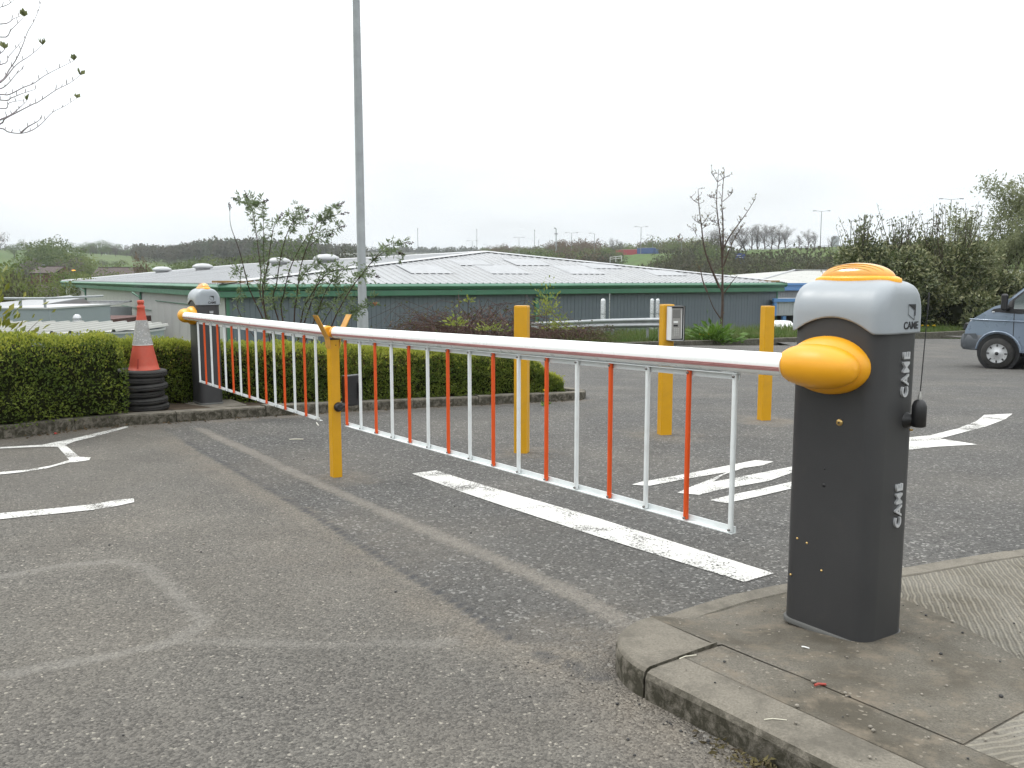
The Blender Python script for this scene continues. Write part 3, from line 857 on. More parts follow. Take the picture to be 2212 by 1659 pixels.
def make_cabinet(root, hub, words=(0.822, 0.425)):
    """hub = +1 / -1: the side of local y that carries the arm"""
    # body
    rings = [[Vector((x, y, z)) for x, y in rrect(CA, CB, CR)] for z in (0.012, CH)]
    body = MB().loft(rings, cap0=True, cap1=True).build("body", M_CAB, root)
    rings = [[Vector((x, y, z)) for x, y in rrect(CA + .006, CB + .006, CR)] for z in (0.0, 0.011)]
    rings.append([Vector((x, y, 0.015)) for x, y in rrect(CA + .003, CB + .003, CR)])
    MB().loft(rings, cap0=True, cap1=True).build("base_trim", M_PLINTH, root)
    # cap: a loaf, lower edge arched on the wide faces
    A, B = CA + .008, CB + .008
    out = rrect(A, B, CR - .006, 8)
    dense = []
    for i in range(len(out)):
        p, q = Vector(out[i]), Vector(out[(i + 1) % len(out)])
        m = 12 if (p - q).length > 0.05 else 1
        for k in range(m): dense.append(p + (q - p) * (k / m))
    def arch(p):
        if abs(p.y) < B - 0.004: return 0.0
        return 0.045 * max(0.0, 1 - (p.x / (A - .03)) ** 2)
    rings = [[Vector((p.x * .985, p.y * .985, 0.945 + arch(p))) for p in dense],
             [Vector((p.x, p.y, 0.944 + arch(p))) for p in dense], [Vector((p.x, p.y, 0.950 + arch(p))) for p in dense],
             [Vector((p.x, p.y, 1.0)) for p in dense]]
    for s in (0.2, 0.38, 0.54, 0.68, 0.78, 0.86, 0.92, 0.96, 0.985, 0.997, 1.0):
        a = A * max(1e-4, 1 - s ** 8) ** 0.4; b = B * math.sqrt(max(1e-6, 1 - s * s))
        ring = []
        for p in dense:
            # shrink the outline towards the ridge
            px_ = max(-1, min(1, p.x / A)) * max(a, 0.012); py_ = p.y / B * b
            ring.append(Vector((px_, py_, 1.0 + 0.108 * s)))
        rings.append(ring)
    cap = MB().loft(rings, cap1=True).build("cap", M_CAP, root)
    # lamp draped over the ridge
    la, lb = 0.142, 0.050
    def foot(k, n=40):
        t = 2 * math.pi * k / n; c_, s_ = math.cos(t), math.sin(t)
        return (la * math.copysign(abs(c_) ** (2 / 2.3), c_), lb * math.copysign(abs(s_) ** (2 / 2.3), s_))
    rr_, lens = [], []
    for sc, up in ((1.0, -.004), (1.0, .006), (0.985, .010), (0.90, .012), (0.86, .012)):
        rr_.append([Vector((x * sc, y * sc, cap_z(x * sc, y * sc, A, B) + up)) for x, y in (foot(k) for k in range(40))])
    lamp = MB().loft(rr_).build("lamp", M_AMBER_RIM, root)
    for sc in (0.86, 0.85, 0.80, 0.70, 0.58, 0.44, 0.3, 0.15, 0.02):
        up = 0.010 + 0.034 * math.sqrt(max(0, 1 - (sc / 0.86) ** 2))
        lens.append([Vector((x * sc, y * sc, cap_z(x * sc, y * sc, A, B) + up)) for x, y in (foot(k) for k in range(40))])
    MB().loft(lens, cap1=True).build("lens", M_AMBER, lamp)
    for off in (0.018, 0.026, 0.033):
        for sg in (-1, 1):
            arc = []
            for k in range(21):
                x = (-0.84 + 1.68 * k / 20) * la * math.sqrt(max(0, 1 - (off / lb / .86) ** 2))
                sc = min(1.0, math.hypot(x / la, off / lb) / 0.86)
                arc.append((x, sg * off, cap_z(x, off, A, B) + 0.011 + 0.034 * math.sqrt(max(0, 1 - sc ** 2))))
            MB().tube(arc, 0.0013, 4).build("lens_rib", M_AMBER_DARK, lamp)
    # lettering up both narrow faces, maker's mark on the cap
    for sg in (-1, 1):
        rot = Matrix(((0, 0, sg), (0, 0, 0), (0, 0, 0)))
        # text x -> up (+z), text y -> towards -y*sg ... , text normal -> outwards
        M = Matrix(((0, 0, sg, 0), (0, -sg, 0, 0), (1, 0, 0, 0), (0, 0, 0, 1)))
        for z in words:
            o = link("lettering", ME_WORD, body)
            o.matrix_local = Matrix.Translation((sg * (CA + .003), (0.024 if sg < 0 else -0.024) * -1, z)) @ M
        Mt = Matrix(((0, 0, sg, 0), (sg, 0, 0, 0), (0, 1, 0, 0), (0, 0, 0, 1)))
        side = -0.030 * (1 if sg < 0 else -1)
        o = link("logo_word", ME_LOGOWORD, cap); o.matrix_local = Matrix.Translation((sg * (A + .0008), side, 0.967)) @ Mt
        mark = MB()
        e = 0.0006
        mark.add([(-.019, .024, e), (.019, .024, e), (.019, -.010, e), (.0135, -.010, e), (.0135, .007, e), (-.016, .021, e)], [(0, 5, 4, 1), (1, 4, 3, 2)])
        for p, q in (((-.019, .024), (-.019, -.006)), ((-.019, -.006), (.0135, -.022)), ((.0135, -.022), (.0135, -.008))):
            d_ = Vector(q) - Vector(p); n_ = Vector((-d_.y, d_.x)).normalized() * .0009
            mark.add([(p[0] + n_.x, p[1] + n_.y, e), (p[0] - n_.x, p[1] - n_.y, e), (q[0] - n_.x, q[1] - n_.y, e), (q[0] + n_.x, q[1] + n_.y, e)], [(0, 1, 2, 3)])
        o = mark.build("logo_mark", M_PRINT, cap); o.matrix_local = Matrix.Translation((sg * (A + .0012), side, 1.006)) @ Mt
    # arm cover: dished disc plus egg-shaped sleeve round the arm
    def ell(c, r, half=None, n=32, m=16):
        rings = []
        for i in range(m + 1):
            ph = -math.pi / 2 + math.pi * i / m
            rings.append([Vector((c[0] + r[0] * math.sin(ph), c[1] + r[1] * max(0, math.cos(ph)) ** .8 * math.cos(2 * math.pi * k / n), c[2] + r[2] * max(0, math.cos(ph)) ** .8 * math.sin(2 * math.pi * k / n))) for k in range(n)])
        return rings
    cov = MB()
    yf = hub * CB
    rings = []
    for s in (1.0, 0.995, 0.97, 0.9, 0.78, 0.6, 0.4, 0.2, 0.01):
        hgt = 0.006 + 0.066 * math.sqrt(1 - min(1.0, s) ** 2) if s < 1 else -0.004
        rings.append([Vector((0.01 + 0.137 * s * math.cos(t), yf + hub * hgt, BOOM_Z + 0.088 * s * math.sin(t))) for t in [2 * math.pi * k / 40 for k in range(40)]])
    cov.loft(rings if hub < 0 else [r_[::-1] for r_ in rings])
    cov.loft(ell((0.004, yf + hub * 0.068, BOOM_Z), (0.132, 0.066, 0.067)))
    cover = cov.build("arm_cover", M_YEL, root)
    for x, zz in ((-0.035, 1), (0.085, 1), (-0.03, -1), (0.09, -1)):
        MB().box((x, yf + hub * 0.070, BOOM_Z + zz * 0.0485), (0.026, 0.006, 0.004), Ry(-0.35 * zz), 0.0015).build("slot", M_YEL_DARK, cover)
    return body

def make_boom(root, hub, length, bars, rise, first_red, skirt_len=0.545):
    """arm along local +x from the hub; bars = local x of each skirt bar"""
    y0 = hub * (CB + BOOM_OFF)
    prof = []
    for k in range(28):                     # near-elliptical tube with a flat-sided rubber nose below
        t = 2 * math.pi * k / 28
        prof.append((0.033 * math.cos(t), 0.036 * math.sin(t)))
    zx = lambda x: BOOM_Z + rise * (x / length)
    x0, x1 = 0.10, length
    rings = [[Vector((x, y0 + a, zx(x) + b)) for a, b in prof] for x in np.linspace(x0, x1, 12)]
    boom = MB().loft(rings, cap0=True, cap1=True).build("boom", M_WHITE, root)
    for sg in (-1, 1):                      # faded red strip along each flank
        st = []
        for x in np.linspace(x0, x1 - .002, 12):
            st.append([Vector((x, y0 + sg * (0.033 * math.cos(t) + .0012 * math.cos(t)), zx(x) + 0.036 * math.sin(t) * 1.03)) for t in np.linspace(R(-30), R(-8), 5)])
        MB().loft(st if sg > 0 else st[::-1], closed=False).build("stripe", M_PINK, boom)
        for off in (-.0165, -.0115, -.0065):
            yy = sg * (0.033 * math.sqrt(1 - (off / .036) ** 2) + .0012)
            MB().tube([(x, y0 + yy, zx(x) + off) for x in (x0, x1 - .003)], 0.0011, 4).build("stripe_ridge", M_PINK, boom)
    MB().tube([(x1 - .01, y0, zx(x1)), (x1 + .012, y0, zx(x1)), (x1 + .02, y0, zx(x1))], [.0365, .0365, .028], 24).build("end_cap", M_YEL, boom)
    b0, b1 = min(bars), max(bars)
    # rail under the arm, rail at the foot
    for nm, dz in (("top_rail", -0.048), ("bottom_rail", -0.048 - skirt_len + .012)):
        M = Matrix(((1, 0, 0), (0, 1, 0), (0, 0, 1)))
        ra = MB()
        pts = [(b0 - .012, zx(b0) + dz), (b1 + .012, zx(b1) + dz)]
        for (dy, sy, dzz, sz) in ((0.0, 0.004, 0.0, 0.022), (0.010, 0.020, .010 if nm == "top_rail" else -.010, 0.003)):
            vs_ = []
            for x, z in pts:
                for a, b in ((-1, -1), (1, -1), (1, 1), (-1, 1)):
                    vs_.append((x, y0 + dy + a * sy / 2, z + dzz + b * sz / 2))
            ra.add(vs_, [(0, 1, 2, 3), (7, 6, 5, 4), (0, 4, 5, 1), (1, 5, 6, 2), (2, 6, 7, 3), (3, 7, 4, 0)])
        ra.build(nm, M_BAR, boom)
    for x in np.linspace(b0 + .1, b1 - .1, 6):        # hangers from the arm to the rail
        MB().box((x, y0, zx(x) - 0.040), (0.03, 0.006, 0.02)).build("hanger", M_BAR, boom)
    front = hub * 0.011
    me_bar = None
    for i, x in enumerate(bars):
        red = (i % 2 == 0) == first_red
        key = ('r' if red else 'w') + str(skirt_len)
        if key not in _bar:
            ring = [[Vector((a, b, z)) for a, b in rrect(0.0082, 0.0075, 0.005, 3)] for z in (-skirt_len, 0.0)]
            _bar[key] = MB().loft(ring, cap0=True, cap1=True).mesh("bar", M_RED if red else M_BAR)
        link("bar", _bar[key], boom, (x, y0 + front, zx(x) - 0.041))
        for zz in (-0.048, -0.048 - skirt_len + .012):
            if 'b' not in _bar:
                _bar['b'] = MB().lathe([(0.0, 0.0045), (0.0042, 0.0042), (0.0048, 0.0), (0.0048, -0.003)], 8, M=Rx(-math.pi / 2)).mesh("bolt", M_BOLT)
            link("bolt", _bar['b'], boom, (x, y0 + front + hub * 0.0085, zx(x) + zz), (0 if hub > 0 else math.pi, 0, 0))
    return boom
_bar = {}

rz_near = math.atan2(D.y, D.x)
B0 = Vector((0.893, 2.562, 0))                       # on the common line of both arms
near_c = B0 - N * (CB + BOOM_OFF)
near_z = isl_z(near_c.x, near_c.y) - 0.002
near = thing("barrier_gate", "charcoal barrier cabinet with grey cap, black whip aerial and white boom on the concrete island", "barrier", (near_c.x, near_c.y, near_z), rz_near, "parking barriers")
make_cabinet(near, 1)
tb = np.linspace(0.285, 3.284, 16)
make_boom(near, 1, 3.45, list(tb), 0.872 - near_z - BOOM_Z, False, 0.520)
# small fittings on the near cabinet's front
MB().lathe([(0.0, 0.004), (0.009, 0.004), (0.0105, 0.0025), (0.0112, -0.001)], 20, (-0.035, CB, 0.675), Rx(-math.pi / 2)).build("lock", M_BRASS, near)
MB().lathe([(0.0, 0.0055), (0.003, 0.005)], 10, (-0.035, CB, 0.675), Rx(-math.pi / 2)).build("keyhole", M_PRINT, near)
for x, z, r_ in ((0.010, 0.525, .0034), (0.010, 0.473, .0062), (0.013, 0.425, .0018)):
    MB().lathe([(0.0, 0.0006), (r_, 0.0006), (r_, -.002)], 14, (x, CB, z), Rx(-math.pi / 2)).build("hole", M_PRINT, near)
for x, z in ((0.098, 0.283), (0.062, 0.277), (0.005, 0.203), (0.118, 0.158)):
    MB().lathe([(0.0, 0.0032), (0.0025, 0.0028), (0.0042, 0.0), (0.0042, -.002)], 10, (x, CB, z), Rx(-math.pi / 2)).build("screw", M_BRASS, near)
# aerial on the outer narrow face
ax, ay, az = -CA, -0.048, 0.690
ant = MB().tube([(ax + .002, ay, az - .006), (ax - .008, ay, az - .005), (ax - .030, ay, az)], [.026, .021, .0155], 16).build("aerial_mount", M_BLACK, near)
MB().tube([(ax - .038, ay, az - .022), (ax - .038, ay, az - .019), (ax - .038, ay, az + .040), (ax - .038, ay, az + .054), (ax - .038, ay, az + .060)], [.016, .021, .021, .016, .008], 16).build("aerial_body", M_BLACK, ant)
MB().tube([(ax - .038, ay, az + .058), (ax - .038, ay, az + .068), (ax - .038, ay, az + .084)], [.006, .006, .002], 10).build("ferrule", M_STEEL, ant)
MB().tube([(ax - .038, ay, az + .077), (ax - .037, ay - .012, az + .24), (ax - .035, ay - .022, az + .335)], [.0016, .0014, .0012], 6).build("whip", M_BLACK, ant)
MB().tube([(ax - .035, ay - .021, az + .325), (ax - .034, ay - .024, az + .375)], [.0028, .0024], 6).build("whip_tip", M_BLACK, ant)
MB().lathe([(0.0, 0.006), (0.006, 0.004), (0.006, 0)], 8, (ax - .022, ay + .010, az - .030), Ry(math.pi)).build("drain_screw", M_BRASS, ant)

# far barrier, arm the other way
hub_far = B0 + D * 6.95
far_c = hub_far - N * (CB + BOOM_OFF)
far_z = gz(far_c.x, far_c.y) + 0.102
far = thing("barrier_gate", "charcoal barrier cabinet with grey cap and white boom standing against the hedge", "barrier", (far_c.x, far_c.y, far_z), rz_near + math.pi, "parking barriers")
make_cabinet(far, -1, (0.822,))
tb2 = [6.95 - t for t in np.linspace(6.43, 3.744, 15)]
make_boom(far, -1, 3.38, tb2, 0.872 - far_z - BOOM_Z, False)
plin = MB().box((0, 0, 0), (0.62, 0.46, 0.10), None, 0.01).build("concrete_base", MAT_KERB, None, (far_c.x + .06, far_c.y - .02, far_z - .051), (0, 0, rz_near))
struct(plin)

# ---- catch post with fork
cp = Vector((-1.10, 5.46, 0)); cp = B0 + D * 3.49; cp.z = gz(cp.x, cp.y) - .01
PZ = 0.872
fork = thing("catch_post", "slim yellow post with forked top catching the boom tips", "post", cp, rz_near)
top = PZ - cp.z - 0.045
MB().box((0, 0, top / 2), (0.060, 0.060, top), None, 0.004).build("post", M_YPOST, fork)
for sg, nm in ((1, "fork_plate"), (-1, "fork_plate")):
    pl = []
    for (y, z) in ((0.030, -0.055), (0.036, 0.0), (0.040, 0.014), (0.112, 0.152)):
        pl.append((sg * y, top + z))
    rings = [[Vector((-.036, y - sg * .003, z)), Vector((.036, y - sg * .003, z)), Vector((.036, y + sg * .003, z)), Vector((-.036, y + sg * .003, z))] for y, z in pl]
    MB().loft(rings if sg < 0 else rings, cap0=True, cap1=True, smooth=False).build(nm, M_FORK, fork)
MB().box((0, 0, top + .004), (0.062, 0.066, 0.012), None, .002).build("rest_pad", M_BLACK, fork)
hubp = MB().tube([(-.030, -.012, .46), (-.036, -.012, .46), (-.052, -.012, .46), (-.058, -.012, .46)], [.030, .031, .026, .020], 18).build("swivel_hub", M_BLACK, fork)
MB().tube([(-.045, -.012, .46), (-.035, -.075, .475)], .016, 10).build("arm", M_BLACK, hubp)
bx = MB().box((0, 0, 0), (0.050, 0.125, 0.195), None, 0.006).build("sensor_box", M_BLACK, fork, (-.005, -.118, .555), (0, 0, R(14)))
MB().box((-.030, -.043, -.004), (0.014, 0.034, 0.105), None, .004).build("sensor_window", M_BLACK, bx)
MB().box((-.0255, 0.0, -.022), (0.002, 0.126, 0.003)).build("lid_seam", M_PRINT, bx)
MB().lathe([(0, .0006), (.0035, .0006), (.0035, -.002)], 10, (-.030, -.006, top - .035), Ry(-math.pi / 2)).build("hole", M_PRINT, fork)

# ---- three stout posts
def stout_post(x, y, yaw, label, htop):
    p = G(x, y); h = htop
    t = thing("bollard", label, "bollard", (p.x, p.y, p.z - .01), yaw, "yellow posts on the yard")
    MB().box((0, 0, h / 2), (0.1, 0.1, h), None, 0.007).build("post", M_YPOST, t)
    MB().box((0, 0, h + .001), (0.094, 0.094, 0.006), None, 0.002).build("top_cap", M_YPOST, t)
    return t, p
bol_a, _ = stout_post(1127, 977, R(-14), "plain yellow post nearest the hedge end, standing in dark patched asphalt", 1.115)
bol_b, pb = stout_post(1435, 938, R(12), "yellow post carrying a steel entry keypad", 1.125)
bol_c, pc = stout_post(1650, 907, R(14), "plain yellow post ringed by loose sandy spoil", 1.115)
kp = link("keypad", None, bol_b)
kp.location = (0.040, -0.094, 0.972); kp.rotation_euler = (0, 0, R(4))
sh = MB()
for c_, s_ in (((-.058, 0, 0), (.004, .085, .285)), ((.058, 0, 0), (.004, .085, .285)), ((0, 0, .1405), (.12, .085, .004)), ((0, 0, -.1405), (.12, .085, .004)), ((0, .0405, 0), (.112, .004, .277))):
    sh.box(c_, s_)
sh.build("housing", simple("housing_white", (0.62, 0.63, 0.63), 0.4, var=.05), kp)
hd = MB()
for c_, s_ in (((.0605, -.010, 0), (.003, .085, .292)), ((0, -.010, .1445), (.124, .085, .003)), ((0, -.010, -.1445), (.124, .085, .003)), ((.054, -.030, 0), (.006, .01, .27)), ((0, -.030, .134), (.112, .01, .010)), ((0, -.030, -.134), (.112, .01, .010))):
    hd.box(c_, s_)
hd.build("hood", M_BLACK, kp)
pn = MB().box((-.004, -.022, 0), (.104, .006, .262)).build("panel", M_STEEL, kp)
for k in range(9):
    MB().box((-.004, -.0255, .112 - k * .008), (.066, .002, .003)).build("speaker_slot", M_PRINT, pn)
for z, h_, m_ in ((.012, .013, M_WHITE), (-.018, .016, M_PRINT)):
    MB().box((-.010, -.0258, z), (.040, .002, h_)).build("name_window", m_, pn)
bt = MB().box((0, 0, 0), (.009, .004, .007), None, .001).mesh("button", simple("key_metal", (.6, .6, .58), .3, metal=.6))
for r_ in range(4):
    for c_ in range(3):
        link("button", bt, pn, (-.020 + c_ * .017, -.0265, -.046 - r_ * .017))
MB().box((.044, -.0256, 0), (.006, .003, .25)).build("trim", M_WHITE, pn)
# ================================================================ traffic cone on a stack of tyres
def tyre_mat():
    m, nt, b = new_mat("old_tyre_rubber")
    co = nt.coord('Object')
    n = nt.noise(co, 9.0, 5.0, .65)
    nt.link(nt.mix(nt.rng(n, .35, .7), (0.010, 0.010, 0.010), (0.030, 0.028, 0.025)), b.inputs["Base Color"])
    b.inputs["Roughness"].default_value = 0.75
    nt.link(nt.bump(nt.noise(co, 120.0, 2.0), .3, .003), b.inputs["Normal"])
    return m
M_TYRE = tyre_mat()
M_CONE = simple("cone_orange_plastic", (0.42, 0.062, 0.032), 0.55, var=0.10, scale=9, dirt=(0.32, 0.09, 0.05), dirt_amt=0.5)
def sleeve_mat():
    m, nt, b = new_mat("grimy_reflective_sleeve")
    co = nt.coord('Object')
    v = nt.new("ShaderNodeTexVoronoi"); v.inputs["Scale"].default_value = 55.0; nt.link(co, v.inputs["Vector"])
    n = nt.noise(co, 14.0, 4.0)
    c = nt.mix(nt.rng(v.outputs["Distance"], .15, .45), (0.46, 0.46, 0.45), (0.27, 0.27, 0.265))
    c = nt.mix(nt.rng(n, .45, .7, 0, .7), c, (0.24, 0.23, 0.21))
    nt.link(c, b.inputs["Base Color"]); b.inputs["Roughness"].default_value = 0.4
    return m
M_SLEEVE = sleeve_mat()
cone_p = G(316, 884, 0.09)
TR, TW = 0.215, 0.062
cz0 = cone_p.z
random.seed(5)
names = ["lowest", "second", "third", "fourth", "fifth", "topmost"]
tz0 = cz0
for i in range(6):
    h = TW * random.uniform(.92, 1.06); r_ = TR * random.uniform(.95, 1.03)
    prof = [(r_ * .60, .004), (r_ * .80, 0.0), (r_ * .93, h * .05), (r_ * .985, h * .16), (r_, h * .32), (r_, h * .47), (r_ * .985, h * .485), (r_ * .985, h * .515), (r_, h * .53), (r_, h * .68), (r_ * .985, h * .84), (r_ * .93, h * .95), (r_ * .80, h), (r_ * .60, h - .004), (r_ * .58, h * .7), (r_ * .58, h * .3), (r_ * .60, .004)]
    M = Rx(random.uniform(-.025, .025)) @ Ry(random.uniform(-.03, .03))
    t = MB().lathe(prof, 40, M=M).build("tyre", M_TYRE, None, (cone_p.x - .035 + random.uniform(-.014, .014), cone_p.y + random.uniform(-.012, .012), tz0))
    tag(t, f"worn black tyre, {names[i]} of the stack under the traffic cone", "tyre", "tyres stacked under the cone")
    gm = MB()
    for k in range(36):
        a = 2 * math.pi * k / 36
        gm.box((math.cos(a) * r_ * .9985, math.sin(a) * r_ * .9985, h * .40), (.008, .010, h * .12), Rz(a))
        gm.box((math.cos(a + .08) * r_ * .9985, math.sin(a + .08) * r_ * .9985, h * .60), (.008, .010, h * .12), Rz(a + .08))
    g_ = gm.build("tread", M_TYRE, t); g_.matrix_local = M.to_4x4()
    tz0 += h * .985
cone = thing("traffic_cone", "tall orange and white traffic cone standing on stacked tyres", "cone", (cone_p.x + .006, cone_p.y - .02, tz0 - .002), 0.3)
cone.scale = (.98, .98, .875)
H = 0.70
def cr(z):   # cone radius
    return 0.030 + 0.102 * (1 - min(z, .64) / .64) ** 1.22
pr = [(0.0, 0), (.138, 0), (.138, .006)] + [(cr(z), z) for z in np.linspace(.008, .62, 14)] + [(.034, .625), (.034, .645), (.026, .65), (.026, .668), (.030, .672), (.030, .70), (.022, .705), (0.0, .705)]
body = MB().lathe(pr, 36).build("cone_body", M_CONE, cone)
MB().lathe([(cr(z) + .0035, z) for z in np.linspace(.255, .50, 8)], 36).build("reflective_sleeve", M_SLEEVE, cone)
for z in (.255, .50):
    MB().lathe([(cr(z) + .002, z - .004), (cr(z) + .0055, z), (cr(z) + .002, z + .004)], 36).build("sleeve_edge", simple("sleeve_edge_white", (.7, .69, .66), .5) if z < .3 else M_SLEEVE, cone)
a = R(-108)
MB().box((math.cos(a) * .116, math.sin(a) * .116, .07), (.006, .014, .10), Rz(a) @ Ry(-.19), .001).build("seam_rib", simple("cone_dark_seam", (.28, .03, .018), .6), body)
# ================================================================ plants near the barrier
def leaves_np(pts, nrm, size, rs, aspect=0.55, spread=0.9, fold=0.18):
    """one folded four-corner leaf per point; returns verts, faces"""
    n = len(pts)
    d = nrm + rs.normal(0, spread, (n, 3)); d /= np.linalg.norm(d, axis=1, keepdims=True) + 1e-9
    a = np.cross(d, rs.normal(0, 1, (n, 3))); a /= np.linalg.norm(a, axis=1, keepdims=True) + 1e-9
    up = np.cross(a, d)
    s = size * rs.uniform(0.65, 1.35, (n, 1))
    w = s * aspect * 0.5
    v0 = pts; v2 = pts + d * s
    m = pts + d * s * 0.5
    v1 = m + a * w + up * s * fold; v3 = m - a * w + up * s * fold
    V = np.stack([v0, v1, v2, v3], 1).reshape(-1, 3)
    F = np.arange(4 * n).reshape(n, 4)
    return V, F

def leaf_part(name, V, F, mat, parent, stuff=True):
    o = link(name, np_mesh(name, V, F, mat), parent)
    if stuff: o['kind'] = 'stuff'
    return o

L_HEDGE = leaf_mat("hedge_leaf", (0.098, 0.145, 0.020), (0.185, 0.222, 0.034), (0.074, 0.120, 0.018), 0.25, 0.5, 5.0)
L_HEDGE_NEW = leaf_mat("hedge_new_growth", (0.27, 0.31, 0.045), (0.42, 0.42, 0.07), (0.21, 0.26, 0.04), 0.35, 0.5, 4.0)
L_HEDGE_DEAD = leaf_mat("hedge_brown_leaf", (0.12, 0.075, 0.03), (0.16, 0.11, 0.04), (0.09, 0.06, 0.025), 0.15, 0.7, 5.0)
M_TWIG = simple("hedge_twig", (0.035, 0.026, 0.016), 0.9, var=0.3, scale=20, spec=.1)
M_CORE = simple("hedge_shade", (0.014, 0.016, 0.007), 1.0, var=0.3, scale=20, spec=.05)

def frame_path(pts, step=0.1):
    p = resample([(a[0], a[1], 0) for a in pts], step)
    t = [(p[min(k + 1, len(p) - 1)] - p[max(k - 1, 0)]).normalized() for k in range(len(p))]
    return p, t

def hedge(name, label, front, width, hfun, n_leaf, seed, lsize=0.026):
    """front: polyline of the foot of the front face; body to the left of it"""
    rs = np.random.default_rng(seed)
    p, t = frame_path(front)
    PX = np.array([[a.x, a.y] for a in p]); TX = np.array([[a.x, a.y] for a in t])
    c = Vector((PX[:, 0].mean(), PX[:, 1].mean(), 0)); c.z = gz(c.x, c.y) + 0.09
    root = thing(name, label, "hedge", c, 0, "clipped hedges along the kerb")
    m = len(p)
    hs = np.array([hfun(k / (m - 1)) for k in range(m)])
    def surf(s, q):
        """s in 0..1 along, q in 0..1 round the section front-top-back -> point, normal"""
        f = s * (m - 1); i = np.clip(f.astype(int), 0, m - 2); fr = (f - i)[:, None]
        P0 = PX[i] * (1 - fr) + PX[i + 1] * fr; T0 = TX[i] * (1 - fr) + TX[i + 1] * fr
        T0 /= np.linalg.norm(T0, axis=1, keepdims=True)
        Nn = np.stack([-T0[:, 1], T0[:, 0]], 1)
        h = hs[i] * (1 - fr[:, 0]) + hs[i + 1] * fr[:, 0]
        # section as a superellipse
        ang = math.pi * (1 - q)
        cx_, sz_ = np.cos(ang), np.sin(ang)
        e = 2 / 4.2
        ox = np.sign(cx_) * np.abs(cx_) ** e; oz = np.abs(sz_) ** e
        off = width * (0.5 + 0.5 * ox); z = h * oz
        endf = np.clip(np.minimum(s * m * 0.1, (1 - s) * m * 0.1) / 0.10, 0.0, 1.0) ** 0.5
        off = width * .5 + (off - width * .5) * (0.55 + 0.45 * endf); z = z * (0.8 + 0.2 * endf)
        nn = np.stack([Nn[:, 0] * ox, Nn[:, 1] * ox, oz], 1); nn /= np.linalg.norm(nn, axis=1, keepdims=True)
        pos = np.stack([P0[:, 0] + Nn[:, 0] * off, P0[:, 1] + Nn[:, 1] * off, z], 1)
        bump = 0.042 * vnoise(pos[:, 0] * 3 + pos[:, 2] * 2, pos[:, 1] * 3 - pos[:, 2] * 3, .35, seed) + 0.02 * vnoise(pos[:, 0] + pos[:, 2] * 2, pos[:, 1] - pos[:, 2] * 2, .07, seed + 2)
        pos += nn * bump[:, None]
        pos[:, 2] += ground(pos[:, 0], pos[:, 1]) + 0.085
        return pos, nn
    def q_sample(n, lo=0.0, hi=1.0):
        u = rs.uniform(lo, hi, n); w_ = np.minimum(u, 1 - u) * 2
        q_ = 0.5 * np.maximum(w_, 1e-4) ** 1.9
        return np.where(u < .5, q_, 1 - q_)
    s = rs.uniform(0, 1, n_leaf); q = q_sample(n_leaf, 0.0, 0.999)
    # more leaves on the visible half and the top
    pos, nn = surf(s, q)
    # hollows: fewer leaves where the clipping has opened the hedge
    hol = vnoise(pos[:, 0] * 2.2 + pos[:, 2], pos[:, 1] * 2.2 - pos[:, 2] * 2.6, .30, seed + 5) + .6 * vnoise(pos[:, 0] * 2 - pos[:, 2], pos[:, 1] * 2 + pos[:, 2] * 2.2, .11, seed + 8)
    dep = rs.exponential(0.028, n_leaf) + np.clip(-hol - .35, 0, 1) * .075
    pos -= nn * dep[:, None]
    V, F = leaves_np(pos - np.array(c), nn + np.array([0, 0, .35]), lsize, rs, 0.6, 0.75)
    leaf_part("foliage", V, F, L_HEDGE, root)
    k = int(n_leaf * 0.30)
    q = np.clip(rs.normal(0.47, 0.13, k), 0.12, 0.9)
    pos, nn = surf(rs.uniform(0, 1, k), q)
    pos += nn * rs.normal(0.004, 0.014, (k, 1))
    V, F = leaves_np(pos - np.array(c), nn + np.array([0, 0, .9]), lsize * 0.95, rs, 0.6, 0.6)
    leaf_part("new_growth", V, F, L_HEDGE_NEW, root)
    k = int(n_leaf * 0.05)
    pos, nn = surf(np.clip(rs.normal(.35, .25, k), 0, 1), np.clip(rs.normal(0.3, 0.12, k), 0.02, .9))
    V, F = leaves_np(pos - nn * .01 - np.array(c), nn, lsize, rs, 0.5, 0.9)
    leaf_part("browned_leaves", V, F, L_HEDGE_DEAD, root)
    # longer shoots above the clipped top
    k = 260; sp, sn = surf(rs.uniform(0, 1, k), np.clip(rs.normal(.42, .16, k), .05, .85))
    lp = []
    for a, b in zip(sp, sn):
        d_ = b + np.array([0, 0, .9]) + rs.normal(0, .35, 3); d_ /= np.linalg.norm(d_); L_ = rs.uniform(.02, .075)
        for u in np.linspace(.15, 1, 7): lp.append(a + d_ * L_ * u + rs.normal(0, .004, 3))
    V, F = leaves_np(np.array(lp) - np.array(c), np.tile([0, 0, .5], (len(lp), 1)), lsize * .8, rs, .6, .9)
    leaf_part("shoots", V, F, L_HEDGE_NEW, root)
    # twigs poking out
    tw = MB()
    sp, sn = surf(rs.uniform(0, 1, 120), q_sample(120, .02, .6))
    for a, b in zip(sp, sn):
        d_ = Vector(b) + Vector(rs.normal(0, .5, 3)); d_.normalize()
        a = Vector(a) - c
        tw.tube([a - d_ * .10, a + d_ * rs.uniform(0, .035)], [.003, .0015], 3, cap=False)
    tw.build("twig", M_TWIG, root)['kind'] = 'stuff'
    # solid near-black core: the hedge's inner shade put into its colour
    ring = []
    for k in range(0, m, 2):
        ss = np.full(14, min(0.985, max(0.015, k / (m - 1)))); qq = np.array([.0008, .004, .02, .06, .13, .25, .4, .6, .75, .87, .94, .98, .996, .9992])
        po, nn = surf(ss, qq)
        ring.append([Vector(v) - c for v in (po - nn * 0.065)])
    core = MB().loft(ring, closed=False, smooth=False)
